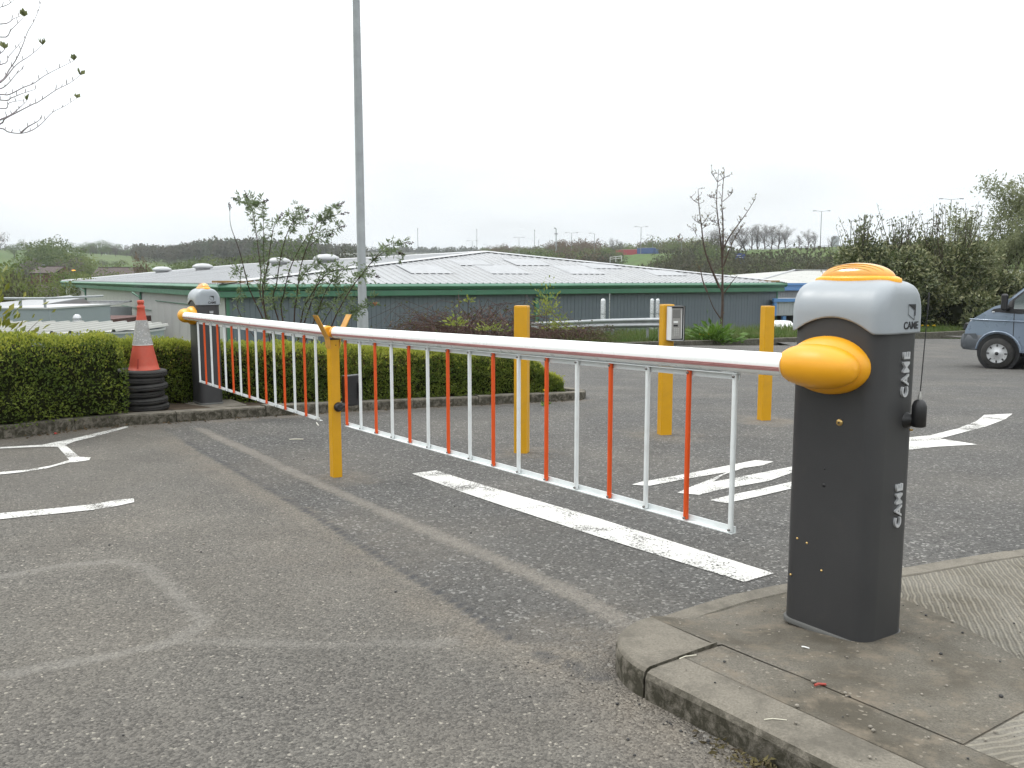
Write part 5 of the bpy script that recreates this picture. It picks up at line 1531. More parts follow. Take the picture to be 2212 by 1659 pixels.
def warehouse():
    rz = math.atan2(U.y, U.x)
    t = thing("warehouse", "low warehouse with pale ribbed hipped roof and two-tier green fascia", "building", C0, rz)
    # local frame: x along the front, y to the back, z world height
    inset = 0.35
    fw = link("front_wall", MB().box((LF / 2, inset + .10, (Z_B + Z_FB) / 2), (LF - 2 * inset, .2, Z_FB - Z_B)).mesh("front_wall", M_DARKGAP), t)
    bw = 0.305; nb = int((LF - 2 * inset) / bw)
    bd = MB().box((0, 0, 0), (bw - .016, .03, Z_FB - Z_B), None, .004).mesh("cladding_board", M_CLAD)
    for k in range(nb):
        link("cladding_board", bd, fw, (inset + bw * (k + .5), inset - .016 - .004 * (k % 2), (Z_B + Z_FB) / 2))
    for x in (inset + .06, LF - inset - .06):
        MB().box((x, inset - .03, (Z_B + Z_FB) / 2), (.16, .10, Z_FB - Z_B)).build("corner_trim", M_GREEN, fw)
    sw = link("side_wall", MB().box((inset + .10, LS / 2, (Z_B + Z_FB) / 2), (.2, LS - 2 * inset - .5, Z_FB - Z_B)).mesh("side_wall", M_DARKGAP), t)
    pw = 2.4; npn = int((LS - 2 * inset) / pw)
    pn = MB().box((0, 0, 0), (.04, pw - .035, Z_FB - Z_B), None, .006).mesh("wall_panel", M_CLAD_LT)
    for k in range(npn): link("wall_panel", pn, sw, (inset - .022, inset + pw * (k + .5) + .2, (Z_B + Z_FB) / 2))
    for y in (26.0, 62.0):
        MB().tube([(inset - .12, y, Z_FB - .05), (inset - .12, y, Z_B)], .10, 8).build("downpipe", M_GREEN, sw)
        MB().tube([(-.1, y + 1.6, Z_FB - .1), (inset - .12, y, Z_FB - .5)], .09, 8).build("downpipe_offset", M_GREEN, sw)
    for y, z0, dy, dz in ((9, -.35, 11, -1.2), (22, -1.1, 14, -.6)):
        MB().tube([(inset - .10, y, z0), (inset - .10, y + dy, z0 + dz * 0)], .03, 5).build("conduit", M_GREEN, sw)
    MB().box((inset - .03, LS - inset, (Z_B + Z_FB) / 2), (.12, .2, Z_FB - Z_B)).build("corner_trim", M_GREEN, sw)
    back = MB().box((LF / 2, LS - inset, (Z_B + Z_FB) / 2), (LF - 2 * inset, .2, Z_FB - Z_B)).build("back_wall", M_CLAD_LT, t)
    MB().box((LF - inset, LS / 2, (Z_B + Z_FB) / 2), (.2, LS - 2 * inset - .3, Z_FB - Z_B)).build("far_side_wall", M_CLAD_LT, t)
    # fascia tiers round the eaves
    def tier(z0, z1, out, name, mat):
        th = .12
        MB().box((LF / 2, -out + th / 2, (z0 + z1) / 2), (LF + 2 * out, th, z1 - z0)).build(name, mat, t)
        MB().box((-out + th / 2, LS / 2 + .06, (z0 + z1) / 2), (th, LS + 2 * out - 2 * th - .01 + .12, z1 - z0)).build(name, mat, t)
        MB().box((LF + out - th / 2, LS / 2 + .06, (z0 + z1) / 2), (th, LS + 2 * out - 2 * th - .01 + .12, z1 - z0)).build(name, mat, t)
    tier(Z_FB, Z_FB + .30, .05, "fascia_board", M_GREEN)
    tier(Z_FB + .30, Z_FB + .345, .02, "fascia_groove", M_DARKGAP)
    # sloping gutter face with lighter lip
    def slope(x0, y0, x1, y1, nx_, ny_, name):
        r = []
        for (o, z) in ((.06, Z_FB + .34), (.20, Z_FB + .50)): r.append([Vector((x0 - nx_ * 0, y0, 0)) + Vector((nx_ * o, ny_ * o, z)), Vector((x1, y1, 0)) + Vector((nx_ * o, ny_ * o, z))])
        MB().loft(r, closed=False, smooth=False).build(name, M_GREEN, t)
        r = []
        for (o, z) in ((.20, Z_FB + .50), (.21, Z_FB + .55), (.10, Z_FT + .02), (-.25, Z_FT + .03)): r.append([Vector((x0, y0, 0)) + Vector((nx_ * o, ny_ * o, z)), Vector((x1, y1, 0)) + Vector((nx_ * o, ny_ * o, z))])
        MB().loft(r, closed=False, smooth=False).build(name + "_lip", M_GREEN_LT, t)
    slope(-.2, 0, LF + .2, 0, 0, -1, "gutter"); slope(0, LS + .2, 0, -.2, -1, 0, "gutter"); slope(LF, -.2, LF, LS + .2, 1, 0, "gutter")
    MB().box((LF / 2, .2, Z_FB - .01), (LF, .42, .02)).build("soffit", M_GREEN, t)
    MB().box((.2, LS / 2, Z_FB - .012), (.42, LS - .9, .02)).build("soffit", M_GREEN, t)
    # roof: hip end towards us, two long slopes, far hip
    ze = Z_FT + .04
    AP, AP2 = Vector((LF / 2, APEX_A, APEX_Z)), Vector((LF / 2, LS - APEX_A, APEX_Z))
    roof = link("roof", None, t)
    E = [Vector((0, 0, ze)), Vector((LF, 0, ze)), Vector((LF, LS, ze)), Vector((0, LS, ze))]
    # hip end, one sheet per metre, two raised ribs each
    cover = 1.0; ns = int(math.ceil(LF / cover))
    slope_h = (APEX_Z - ze) / APEX_A
    def ymax(x): return APEX_A * (x / (LF / 2) if x < LF / 2 else (LF - x) / (LF / 2))
    for k in range(ns):
        x0, x1 = k * cover, min((k + 1) * cover, LF)
        mb = MB()
        prof = []
        for rb in range(2):
            b = x0 + (x1 - x0) * rb / 2
            w = (x1 - x0) / 2
            prof += [(b + .002, 0), (b + w * .70, 0), (b + w * .77, .05), (b + w * .93, .05), (b + w * .999, 0)]
        r0, r1 = [], []
        for x, dz in prof:
            y1 = max(ymax(x) - .06, .0)
            r0.append(Vector((x, -.06, ze + dz - .06 * slope_h))); r1.append(Vector((x, y1, ze + dz + y1 * slope_h)))
        mb.loft([r0, r1], closed=False, smooth=False)
        mb.build("roof_sheet", M_ROOF, roof)
    for (x, y0, w, l) in ((12.2, 2.4, 3.0, 2.4), (18.0, 2.4, 3.2, 2.6), (21.6, 5.0, 3.0, 2.0), (24.5, 2.4, 3.2, 2.6), (27.5, 4.2, 3.0, 1.8), (32.0, 2.0, 3.0, 1.8), (17.0, 4.8, 2.6, 1.8)):
        vs_ = [Vector((x + a, y0 + b, ze + (y0 + b) * slope_h + .054)) for a, b in ((0, 0), (w, 0), (w, l), (0, l))]
        o = MB().add(vs_, [(0, 1, 2, 3)]); o.add([v - Vector((0, 0, .004)) for v in vs_], [(3, 2, 1, 0)]); o.build("rooflight", M_RLIGHT, roof)
    # long slope facing left: ribs run down the fall
    sl = (APEX_Z - ze) / (LF / 2)
    def xmax(y): return LF / 2 * min(1.0, y / APEX_A, (LS - y) / APEX_A)
    ny_ = int(LS / 0.5); r0, r1 = [], []
    for k in range(ny_):
        b = k * LS / ny_; w = LS / ny_
        for f, dz in ((.01, 0), (.68, 0), (.76, .045), (.92, .045), (.99, 0)):
            y = b + w * f; xm = xmax(y)
            r0.append(Vector((-.06, y, ze + dz))); r1.append(Vector((xm, y, ze + dz + xm * sl)))
    MB().loft([r1, r0], closed=False, smooth=False).build("roof_slope", M_ROOF, roof)
    MB().add([E[1], E[2], AP2, AP], [(0, 1, 2, 3)]).build("roof_slope", M_ROOF, roof)
    MB().add([E[2], E[3], AP2], [(0, 1, 2)]).build("roof_slope", M_ROOF, roof)
    for y in (30, 52):
        MB().box((LF / 4, y, ze + LF / 4 * sl + .05), (LF / 2 - 1, .12, .04), Ry(-math.atan(sl))).build("sheet_lap", M_ROOF_CAP, roof)
    def flash(a, b, w=.28):
        d_ = (b - a); L = d_.length; d_.normalize(); s_ = d_.cross(Vector((0, 0, 1))).normalized()
        MB().loft([[p + s_ * (-w) + Vector((0, 0, .03)), p + Vector((0, 0, .12)), p + s_ * w + Vector((0, 0, .03))] for p in (b, a)], closed=False, smooth=False).build("ridge_flashing", M_ROOF_CAP, roof)
    flash(E[0], AP); flash(E[1], AP); flash(AP, AP2); flash(E[3], AP2)
    MB().box((1.6, .5, ze + .12), (4.6, .12, .10), Rz(math.atan2(APEX_A, LF / 2))).build("timber_edge", M_RUST, roof)
    MB().box((LF - 2.2, .6, ze + .10), (3.4, .12, .10), Rz(-math.atan2(APEX_A, LF / 2))).build("timber_edge", M_RUST, roof)
    # ridge ventilators
    for (x, y, d) in ((705, 557, 78), (603, 568, 88), (438, 578, 100), (350, 584, 109)):
        w_ = P(x, y, d)
        lc = Vector(((w_ - C0).dot(U), (w_ - C0).dot(Vv), 0))
        lx = min(lc.x, LF / 2 - .8); zz = ze + max(0.5, lx) * sl
        v = MB().lathe([(.75, -.3), (.75, .22), (1.05, .30), (1.12, .42), (1.0, .60), (.6, .80), (0, .86)], 18).build("ventilator", M_ROOF_CAP, roof, (lx, lc.y, zz))
        v.scale = (1.05, 1.05, .95)
    # outlet and downpipe on the front
    g_ = P(1201, 640, 55); lx = (g_ - C0).dot(U)
    dp = MB().box((lx, inset - .14, (Z_B + Z_FB) / 2 - .1), (.26, .16, Z_FB - Z_B - .3)).build("downpipe", M_GREEN, fw)
    MB().box((lx + .55, inset - .14, Z_FB - .18), (1.2, .18, .2), Ry(.25)).build("outlet", M_GREEN, dp)
    MB().box((lx + 1.1, inset - .16, Z_FB - .12), (.42, .22, .34)).build("hopper", M_GREEN_LT, dp)
    return t
warehouse()

# white pipes and a bracket standing in front of the wall
def pipe(x, ytop, Y, r_, label):
    b = P(x, ytop, Y); z0 = tz(b.x, b.y)
    t = thing("vent_pipe", label, "pipe", (b.x, b.y, z0), 0, "vent pipes by the warehouse")
    h = b.z - z0
    MB().tube([(0, 0, -.05), (0, 0, h - r_), (0, 0, h - .3 * r_), (0, 0, h)], [r_, r_, r_ * .8, r_ * .3], 14).build("pipe", M_SILVER, t)
    for f in (.55, .78): MB().tube([(0, 0, h * f), (0, 0, h * f + .05)], r_ * 1.12, 14).build("collar", M_GALV, t)
    MB().box((0, .12, h - 1.05), (.62, .05, .09)).build("bracket", M_GALV, t)
    return t
pipe(1303, 645, 43, .125, "pale vent pipe standing alone left of the keypad post")
pipe(1409, 645, 44, .105, "left one of the paired pale vent pipes by the keypad post")
pipe(1421, 645, 44.3, .105, "right one of the paired pale vent pipes, close behind the keypad post")
b = P(1317, 636, 43.2); t = thing("marker_pole", "thin pale pole beside the lone vent pipe", "pole", (b.x, b.y, tz(b.x, b.y)))
MB().tube([(0, 0, -.05), (0, 0, b.z - t.location.z)], .025, 6).build("shaft", M_SILVER, t); MB().lathe([(.025, 0), (.035, .02), (0, .05)], 8, (0, 0, b.z - t.location.z)).build("cap", M_GALV, t)

# ---- neighbouring unit with blue trim
def blue_unit():
    a = P(1640, 700, 74); u2 = Vector((0.985, 0.17, 0)).normalized(); rz = math.atan2(u2.y, u2.x)
    o = Vector((a.x - 1, a.y, 0))
    t = thing("factory_unit", "grey ribbed factory unit with blue fascia and buff white roof", "building", o, rz)
    L, Dp = 70.0, 34.0; z0, ze = PLAIN, .20
    w = MB().box((L / 2, .3, (z0 + ze) / 2), (L, .2, ze - z0)).build("front_wall", M_GREYRIB, t)
    rib = MB().box((0, 0, 0), (.07, .06, ze - z0 - .02)).mesh("rib", M_GREYRIB)
    for k in range(120): link("rib", rib, w, (.4 + k * .22, .17, (z0 + ze) / 2))
    MB().box((L / 2, -.05, ze + .24), (L, .3, .42)).build("fascia", M_BLUE, t)
    MB().box((L / 2, -.12, ze + .56), (L, .34, .20)).build("gutter", M_BLUE, t)
    r = link("roof", None, t)
    zr = 2.10
    ns = 24
    for k in range(ns):
        x0, x1 = k * L / ns, (k + 1) * L / ns - .03
        hp = lambda x_: min(1.0, max(.001, x_ / 13.0)); y_ = lambda x_: -.2 + (Dp / 2 + .2) * hp(x_); z_ = lambda x_: ze + .66 + (zr - ze - .66) * hp(x_)
        MB().add([(x0, -.2, ze + .66), (x1, -.2, ze + .66), (x1, y_(x1), z_(x1)), (x0, y_(x0), z_(x0))], [(0, 1, 2, 3)]).add([(x1, -.2, ze + .66), (x1, y_(x1), z_(x1)), (x1, y_(x1), z_(x1) - .1), (x1, -.2, ze + .56)], [(0, 1, 2, 3)]).build("roof_sheet", M_BUFFROOF, r)
    MB().add([(0, Dp, ze + .6), (L, Dp, ze + .6), (L, Dp / 2, zr), (13, Dp / 2, zr)], [(3, 2, 1, 0)]).build("roof_slope", M_BUFFROOF, r)
    MB().add([(0, -.2, ze + .66), (13, Dp / 2, zr), (0, Dp, ze + .6)], [(0, 1, 2)]).build("roof_slope", M_BUFFROOF, r)
    MB().tube([(0, -.2, ze + .68), (13, Dp / 2, zr + .03)], .13, 5).build("ridge_flashing", M_ROOF_CAP, r)
    MB().box((L / 2 + 6.5, Dp / 2, zr + .05), (L - 13, .6, .08)).build("ridge_flashing", M_ROOF_CAP, r)
    MB().box((L / 2, Dp - .3, (z0 + ze) / 2), (L, .2, ze - z0)).build("back_wall", M_GREYRIB, t)
    for x in (.1, L - .1): MB().box((x, Dp / 2, (z0 + ze) / 2), (.2, Dp - .9, ze - z0)).build("end_wall", M_GREYRIB, t)
    q = P(1665, 640, 73.5); lx = (q - o).dot(u2)
    lm = MB().box((lx, -.05, q.z), (.35, .5, .22), None, .03).build("wall_lamp", M_ROOF_CAP, t)
    return t, o, u2
bu, bo, bu2 = blue_unit()
def canopy():
    a = P(1673, 645, 68); rz = math.atan2(bu2.y, bu2.x)
    t = thing("loading_canopy", "blue-framed ribbed loading canopy on blue columns beside the warehouse", "canopy", (a.x, a.y, PLAIN), rz)
    zt = a.z - PLAIN; zb = P(1673, 683, 68).z - PLAIN; L = 9.0
    fr = MB().box((L / 2, .1, (zt + zb) / 2), (L, .16, zt - zb - .1)).build("front_sheet", M_GREYRIB, t)
    rb = MB().box((0, 0, 0), (.07, .05, zt - zb - .3)).mesh("rib", M_GREYRIB)
    for k in range(36): link("rib", rb, fr, (.4 + k * .24, -.005, (zt + zb) / 2))
    MB().box((L / 2, 0.02, zt - .12), (L + .2, .34, .26)).build("top_beam", M_BLUE, t)
    MB().box((.05, .04, (zt + zb) / 2 - .14), (.2, .3, zt - zb - .3)).build("end_trim", M_BLUE, t)
    MB().box((L / 2, 2.4, zt - .1), (L, 4.4, .08)).build("roof", M_BUFFROOF, t)
    for x in (.95, 4.6, 8.6): MB().box((x, .25, zb / 2), (.28, .28, zb)).build("column", M_BLUE, t)
    MB().box((L / 2, 4.5, zt / 2 - .1), (L, .15, zt - .3)).build("back_sheet", M_DARKGAP, t)
    return t
canopy()

# ---- low buildings in the dip on the left
def zq(x, y): return (x / 8.889, 608.3 + y / 8.889)
def plant_box():
    Y = 33.0
    a, b_ = P(*zq(-150, 525), Y), P(*zq(945, 525), Y); zb = P(*zq(945, 930), Y).z - 1.5
    t = thing("plant_enclosure", "flat grey rooftop enclosure with a pipe handrail behind the hedge", "building", (a.x, Y, zb))
    W = b_.x - a.x; H = a.z - zb
    MB().box((W / 2, 2.5, H / 2), (W, 5, H), None, .01).build("wall", M_GREYPANEL, t)
    MB().box((W / 2, 2.5, H + .02), (W + .08, 5.08, .06)).build("coping", M_ROOF_CAP, t)
    zr = P(*zq(860, 325), Y).z - zb
    rl = MB().tube([(.05, .1, zr), (W - .15, .1, zr)], .045, 8).build("handrail", M_GALV, t)
    for k in range(4): MB().tube([(W - .2 - k * 1.66 * (P(*zq(870, 0), Y).x - P(*zq(400, 0), Y).x) / 1.66, .1, H), (W - .2 - k * (P(*zq(870, 0), Y).x - P(*zq(400, 0), Y).x), .1, zr)], .05, 8).build("rail_post", M_GALV, t)
    MB().tube([(W - .2, .1, zr), (W - .2, 4.8, zr)], .045, 8).build("handrail", M_GALV, t)
plant_box()
def small_roof():
    Y = 52.0
    p = lambda x, y, YY: P(*zq(x, y), YY)
    e0, e1 = p(100, 600, Y), p(1790, 572, Y)
    rdg = p(1610, 325, Y + 9); hip0 = p(500, 560, Y + .5)
    t = thing("annex", "small annex with bright ribbed hipped roof and green fascia against the warehouse", "building", (e0.x, e0.y, PLAIN))
    o = Vector((e0.x, e0.y, PLAIN)); L = e1.x - e0.x; ze = e1.z - PLAIN
    MB().box((L / 2, 4.6, ze / 2 - .3), (L - .4, 8.4, ze - .6)).build("wall", M_BRICK, t)
    MB().box((L / 2, .1, ze - .32), (L + .2, .2, .55)).build("fascia", M_GREEN, t); MB().box((L / 2, -.05, ze - .05), (L + .3, .3, .16)).build("gutter", M_GREEN_LT, t)
    r = link("roof", None, t)
    zr = rdg.z - PLAIN; xr = rdg.x - o.x; yr = 9.0
    hx = hip0.x - o.x
    n = 22
    for k in range(n):
        x0, x1 = k * L / n, (k + 1) * L / n - .06
        def ym(x): return yr * max(0.02, min(1.0, (x - hx) / (xr - hx))) if x < xr else yr * max(.05, 1 - (x - xr) / (L - xr + .01) * .95)
        mb = MB(); mb.add([(x0, -.1, ze), (x1, -.1, ze), (x1, ym(x1), ze + (zr - ze) * ym(x1) / yr), (x0, ym(x0), ze + (zr - ze) * ym(x0) / yr)], [(0, 1, 2, 3)])
        mb.add([(x1, -.1, ze + .001), (x1, ym(x1), ze + .001 + (zr - ze) * ym(x1) / yr), (x1 + .03, ym(x1), ze + .05 + (zr - ze) * ym(x1) / yr), (x1 + .03, -.1, ze + .05)], [(0, 1, 2, 3)])
        mb.build("roof_sheet", M_ROOF_CAP, r)
    MB().add([(hx, 0.2, ze), (xr, yr, zr), (xr - 7, yr + 12, zr), (hx - 10, 11, ze)], [(0, 1, 2, 3)]).build("roof_slope", M_ROOF, r)
    for k in range(5):      # scaffold-like frame in the dark opening
        x = L * (.66 + .08 * k)
        MB().tube([(x, -.35, 0), (x, -.35, ze - .75)], .035, 6).build("frame_post", M_GALV, t)
    for z in (ze - 1.2, ze - 1.9): MB().tube([(L * .64, -.35, z), (L * .99, -.35, z)], .03, 6).build("frame_rail", M_GALV, t)
small_roof()
def white_roof():
    Y = 64
    a, b_ = P(*zq(110, 530), Y), P(*zq(1040, 520), Y); zt = P(*zq(500, 392), Y + 6).z
    t = thing("low_shed", "long low shed with bright white ribbed roof behind the grey enclosure", "building", (a.x, Y, PLAIN))
    L = b_.x - a.x + 3; ze = a.z - PLAIN; zr = zt - PLAIN
    MB().box((L / 2, 3.2, ze / 2), (L, 6.0, ze)).build("wall", M_GREYRIB, t)
    r = link("roof", None, t)
    n = 16
    for k in range(n):
        x0, x1 = k * L / n, (k + 1) * L / n - .08
        MB().add([(x0, -.1, ze), (x1, -.1, ze), (x1, 6, zr), (x0, 6, zr)], [(0, 1, 2, 3)]).add([(x1, -.1, ze), (x1, 6, zr), (x1 + .04, 6, zr + .05), (x1 + .04, -.1, ze + .05)], [(0, 1, 2, 3)]).build("roof_sheet", M_ROOF_CAP, r)
    MB().box((L / 2, 6.1, zr + .05), (L, .4, .12)).build("ridge_flashing", M_ROOF, r)
white_roof()
def curved_roof():
    zt = P(230, 702, 26.0).z
    cx_, cy_, rad = -11.75, 23.6, 2.15
    o = Vector((cx_, cy_, zt))
    t = thing("curved_canopy", "curved-end canopy with pale ribbed roof and grey edge beyond the hedge", "canopy", (cx_, cy_, PLAIN))
    H = zt - PLAIN; Lx = -15.0
    out = [(Lx, -rad)] + [(rad * math.cos(a), rad * math.sin(a)) for a in np.linspace(-math.pi / 2, math.pi / 2, 24)] + [(Lx, rad)]
    fas = MB()
    fas.loft([[Vector((x, y, z)) for x, y in out] for z in (H - .42, H - .03)], closed=True, smooth=False); fas.build("edge_band", M_GREYPANEL, t)
    tr = [[Vector((x * 1.0 + (.05 if x > 0 else 0), y * 1.02, z)) for x, y in out] for z in (H - .03, H + .02)]
    MB().loft(tr, closed=True, smooth=False).build("edge_trim", M_ROOF_CAP, t)
    MB().add([Vector((x, y, H - .40)) for x, y in out], [tuple(range(len(out)))]).build("ceiling", M_GREYPANEL, t)
    rf = link("roof", None, t)
    w = .42
    for k in range(int((-Lx + rad) / w)):
        x = rad - .05 - k * w - w / 2
        yl = rad * .97 if x < 0 else math.sqrt(max(0.01, (rad * .97) ** 2 - max(x, 0) ** 2))
        mb = MB()
        mb.loft([[Vector((x - w / 2, y, H + .02 + .06 * (y + rad) / (2 * rad))), Vector((x + w * .22, y, H + .02 + .06 * (y + rad) / (2 * rad))), Vector((x + w * .30, y, H + .085 + .06 * (y + rad) / (2 * rad))), Vector((x + w * .44, y, H + .085 + .06 * (y + rad) / (2 * rad))), Vector((x + w * .5, y, H + .02 + .06 * (y + rad) / (2 * rad)))] for y in (-yl, yl)], closed=False, smooth=False)
        mb.build("roof_sheet", M_BUFFROOF, rf)
    for x in (-.6, -5, -9.4, -13.8):
        for y in (-1.5, 1.5): MB().tube([(x, y, 0), (x, y, H - .4)], .09, 10).build("column", M_GALV, t)
    return H
curved_roof()
d_ = P(153, 701, 26.2); t = thing("flue_cowl", "short shiny round-topped flue cowl at the curved canopy", "flue", (d_.x, d_.y + .4, PLAIN))
h0 = P(153, 702, 26.2).z - PLAIN; h1 = P(153, 680, 26.2).z - PLAIN
MB().tube([(0, 0, 0), (0, 0, h1 - .16), (0, 0, h1 - .06), (0, 0, h1)], [.125, .125, .11, .05], 16).build("flue", M_SILVER, t)
MB().tube([(0, 0, h0 + .02), (0, 0, h0 + .10)], .15, 16).build("collar", M_GALV, t); MB().tube([(0, 0, h1 - .15), (0, 0, h1 - .12)], .135, 16).build("seam_ring", M_GALV, t)
def tile_house(x0, x1, yr, ye, Y, label, mat=M_TILE, dep=9.0):
    a, b_ = P(x0, ye, Y), P(x1, ye, Y); zr = P(x0, yr, Y + dep / 2).z
    o = Vector((a.x, Y, PLAIN))
    t = thing("tiled_house", label, "house", o)
    L = b_.x - a.x; ze = a.z - PLAIN; zrr = zr - PLAIN
    MB().box((L / 2, dep / 2, ze / 2 - .1), (L - .6, dep - .6, ze - .2)).build("wall", M_BRICK, t)
    r = link("roof", None, t)
    n = 9
    for k in range(n):       # courses of tiles stepping up the slope
        y0, y1 = dep / 2 * k / n, dep / 2 * (k + 1) / n; z0, z1 = ze + (zrr - ze) * k / n, ze + (zrr - ze) * (k + 1) / n
        MB().add([(0, y0, z0), (L, y0, z0), (L, y0, z0 + .05), (0, y0, z0 + .05), (L, y1, z1 + .02), (0, y1, z1 + .02)], [(0, 1, 2, 3), (3, 2, 4, 5)]).build("tile_course", mat, r)
    MB().add([(0, dep, ze), (L, dep, ze), (L, dep / 2, zrr), (0, dep / 2, zrr)], [(3, 2, 1, 0)]).build("roof_slope", mat, r)
    MB().box((L / 2, dep / 2, zrr + .08), (L, .3, .16)).build("ridge_tiles", mat, r)
    for x in (.01, L - .01): MB().add([(x, 0.35, ze - .3), (x, dep - .35, ze - .3), (x, dep / 2, zrr - .05)], [(0, 1, 2)]).build("gable", M_BRICK, t)
    return t, r, L, ze, zrr, dep
t_, r_, L_, ze_, zr_, dp_ = tile_house(50, 152, 612, 664, 132, "dark brown tiled roof with two small white vents beyond the annex")
for fx in (.42, .81):
    MB().lathe([(.16, 0), (.16, .25), (.24, .32), (0, .45)], 10, (L_ * fx, dp_ * .36, ze_ + (zr_ - ze_) * .72)).build("roof_vent", M_ROOF_CAP, r_)
tile_house(60, 118, 576, 590, 190, "red brick house beside the lit street lamp in the valley")
tile_house(195, 285, 578, 596, 210, "long brick house row among the valley trees")

# ---- lamp column
def lamp_column():
    Y = 13.2
    b_ = P(784, 715, Y); z0 = tz(b_.x, b_.y); top_ = P(772, 0, Y)
    t = thing("street_lamp", "tall grey galvanised lamp column rising behind the booms", "lamp column", (b_.x, b_.y, z0 - .05))
    dx = (top_.x - b_.x) / (top_.z - z0)
    H = 8.0
    dxx = 0.0
    MB().tube([(0, 0, 0), (dxx, 0, 1.15), (dxx, 0, 1.2), (0, 0, 4.6), (0, 0, H)], [.085, .085, .066, .060, .042], 16).build("column", M_GALV, t)
    MB().box((0, -.074, .55), (.09, .012, .42), None, .004).build("service_door", M_GALV, t)
    MB().tube([(0, 0, H - .05), (.15, -.05, H + .12), (.75, -.2, H + .22)], .027, 8).build("bracket", M_GALV, t)
    lt = MB().box((1.05, -.28, H + .25), (.7, .24, .13), Rz(-.25), .04).build("lantern", M_GALV, t)
    MB().box((1.08, -.285, H + .178), (.42, .17, .03), Rz(-.25), .01).build("lens", M_ROOF_CAP, lt)
lamp_column()

# ---- steel crash barrier on the verge
def crash_barrier():
    pts = [P(1432, 697, 27.8), P(1400, 697, 28.2), P(1300, 699, 30.2), P(1220, 702, 33.0), P(1150, 704, 36.0)]
    t = thing("crash_barrier", "galvanised corrugated crash barrier running behind the verge brambles", "guard rail", (pts[0].x, pts[0].y, tz(pts[0].x, pts[0].y)))
    o = t.location.copy()
    prof = [(0.0, .155), (.03, .145), (.075, .11), (.075, .06), (.02, .02), (.02, -.02), (.075, -.06), (.075, -.11), (.03, -.145), (0, -.155)]
    sp = spline(pts, 4)
    i = 0
    while i < len(sp) - 1:
        seg = sp[i:i + 5]
        rings = []
        for k, c in enumerate(seg):
            td = (seg[min(k + 1, len(seg) - 1)] - seg[max(k - 1, 0)]).normalized(); n_ = Vector((td.y, -td.x, 0)).normalized()
            if n_.y > 0: n_ = -n_
            rings.append([c + n_ * a + Vector((0, 0, b)) - o for a, b in prof])
        MB().loft(rings, closed=False, smooth=True).build("beam", M_GALV, t)
        i += 4
    p0 = sp[0] - o; d0 = (sp[0] - sp[1]).normalized()
    MB().loft([[p0 + Vector((0, .02, z)) for z in np.linspace(.155, -.155, 6)], [p0 + d0 * .18 + Vector((0, .05, z * .95)) for z in np.linspace(.155, -.155, 6)], [p0 + d0 * .30 + Vector((0, .14, z * .8)) for z in np.linspace(.155, -.155, 6)]], closed=False).build("end_flare", M_GALV, t)
    for k in range(1, len(sp), 3):
        g0 = tz(sp[k].x, sp[k].y + .1)
        q = sp[k] - o
        MB().box((q.x, q.y + .10, (q.z + .15 + g0 - o.z) / 2), (.06, .11, max(.2, q.z + .15 - g0 + o.z))).build("post", M_GALV, t)
crash_barrier()
# ================================================================ vehicles
M_VAN = simple("steel_blue_car_paint", (0.175, 0.22, 0.285), 0.30, metal=.2, var=.015, scale=1, coat=.7)
M_GLASS = simple("tinted_glass", (0.02, 0.035, 0.033), 0.06, var=.2, scale=2, spec=.7)
M_TRIM = simple("grey_bumper_plastic", (0.060, 0.068, 0.078), 0.6, var=.1, scale=8)
M_BLKTRIM = simple("black_trim", (0.010, 0.010, 0.011), 0.5, var=.15, scale=8)
M_HUBCAP = simple("silver_wheel_trim", (0.50, 0.51, 0.52), 0.32, metal=.5, var=.06, scale=20)
M_LIGHT = simple("headlamp_glass", (0.55, 0.57, 0.58), 0.1, var=.1)
M_TAIL = simple("tail_lamp_red", (0.35, 0.01, 0.01), 0.2)
M_REDCAR = simple("red_car_paint", (0.27, 0.012, 0.016), 0.25, var=.05, coat=.6)

def panel(poly, yfun, off, name, mat, parent, step=.16, both=True, thick=0.0):
    """side panel given in (x, z); bent to the body side by yfun; one object per side"""
    for sg in ((1, -1) if both else (-1,)):
        bm = bmesh.new()
        bm.faces.new([bm.verts.new((p[0], 0, p[1])) for p in poly])
        xs = [p[0] for p in poly]; zs = [p[1] for p in poly]
        for ax, lo, hi in ((0, min(xs), max(xs)), (2, min(zs), max(zs))):
            k = math.ceil(lo / step) * step
            while k < hi:
                co = [0, 0, 0]; co[ax] = k; no = [0, 0, 0]; no[ax] = 1
                bmesh.ops.bisect_plane(bm, geom=bm.verts[:] + bm.edges[:] + bm.faces[:], plane_co=co, plane_no=no)
                k += step
        bmesh.ops.triangulate(bm, faces=[f for f in bm.faces if len(f.verts) > 4])
        bm.verts.index_update()
        V = [Vector((v.co.x, sg * (yfun(v.co.x, v.co.z) + off), v.co.z)) for v in bm.verts]
        F = [[v.index for v in f.verts] for f in bm.faces]
        n_ = (V[F[0][1]] - V[F[0][0]]).cross(V[F[0][2]] - V[F[0][0]])
        if n_.y * sg < 0: F = [f[::-1] for f in F]
        bm.free()
        yield MB().add(V, F, True).build(name, mat, parent)

def arc(cx_, cz_, r_, a0, a1, n=14):
    return [(cx_ + r_ * math.cos(R(a0 + (a1 - a0) * k / n)), cz_ + r_ * math.sin(R(a0 + (a1 - a0) * k / n))) for k in range(n + 1)]

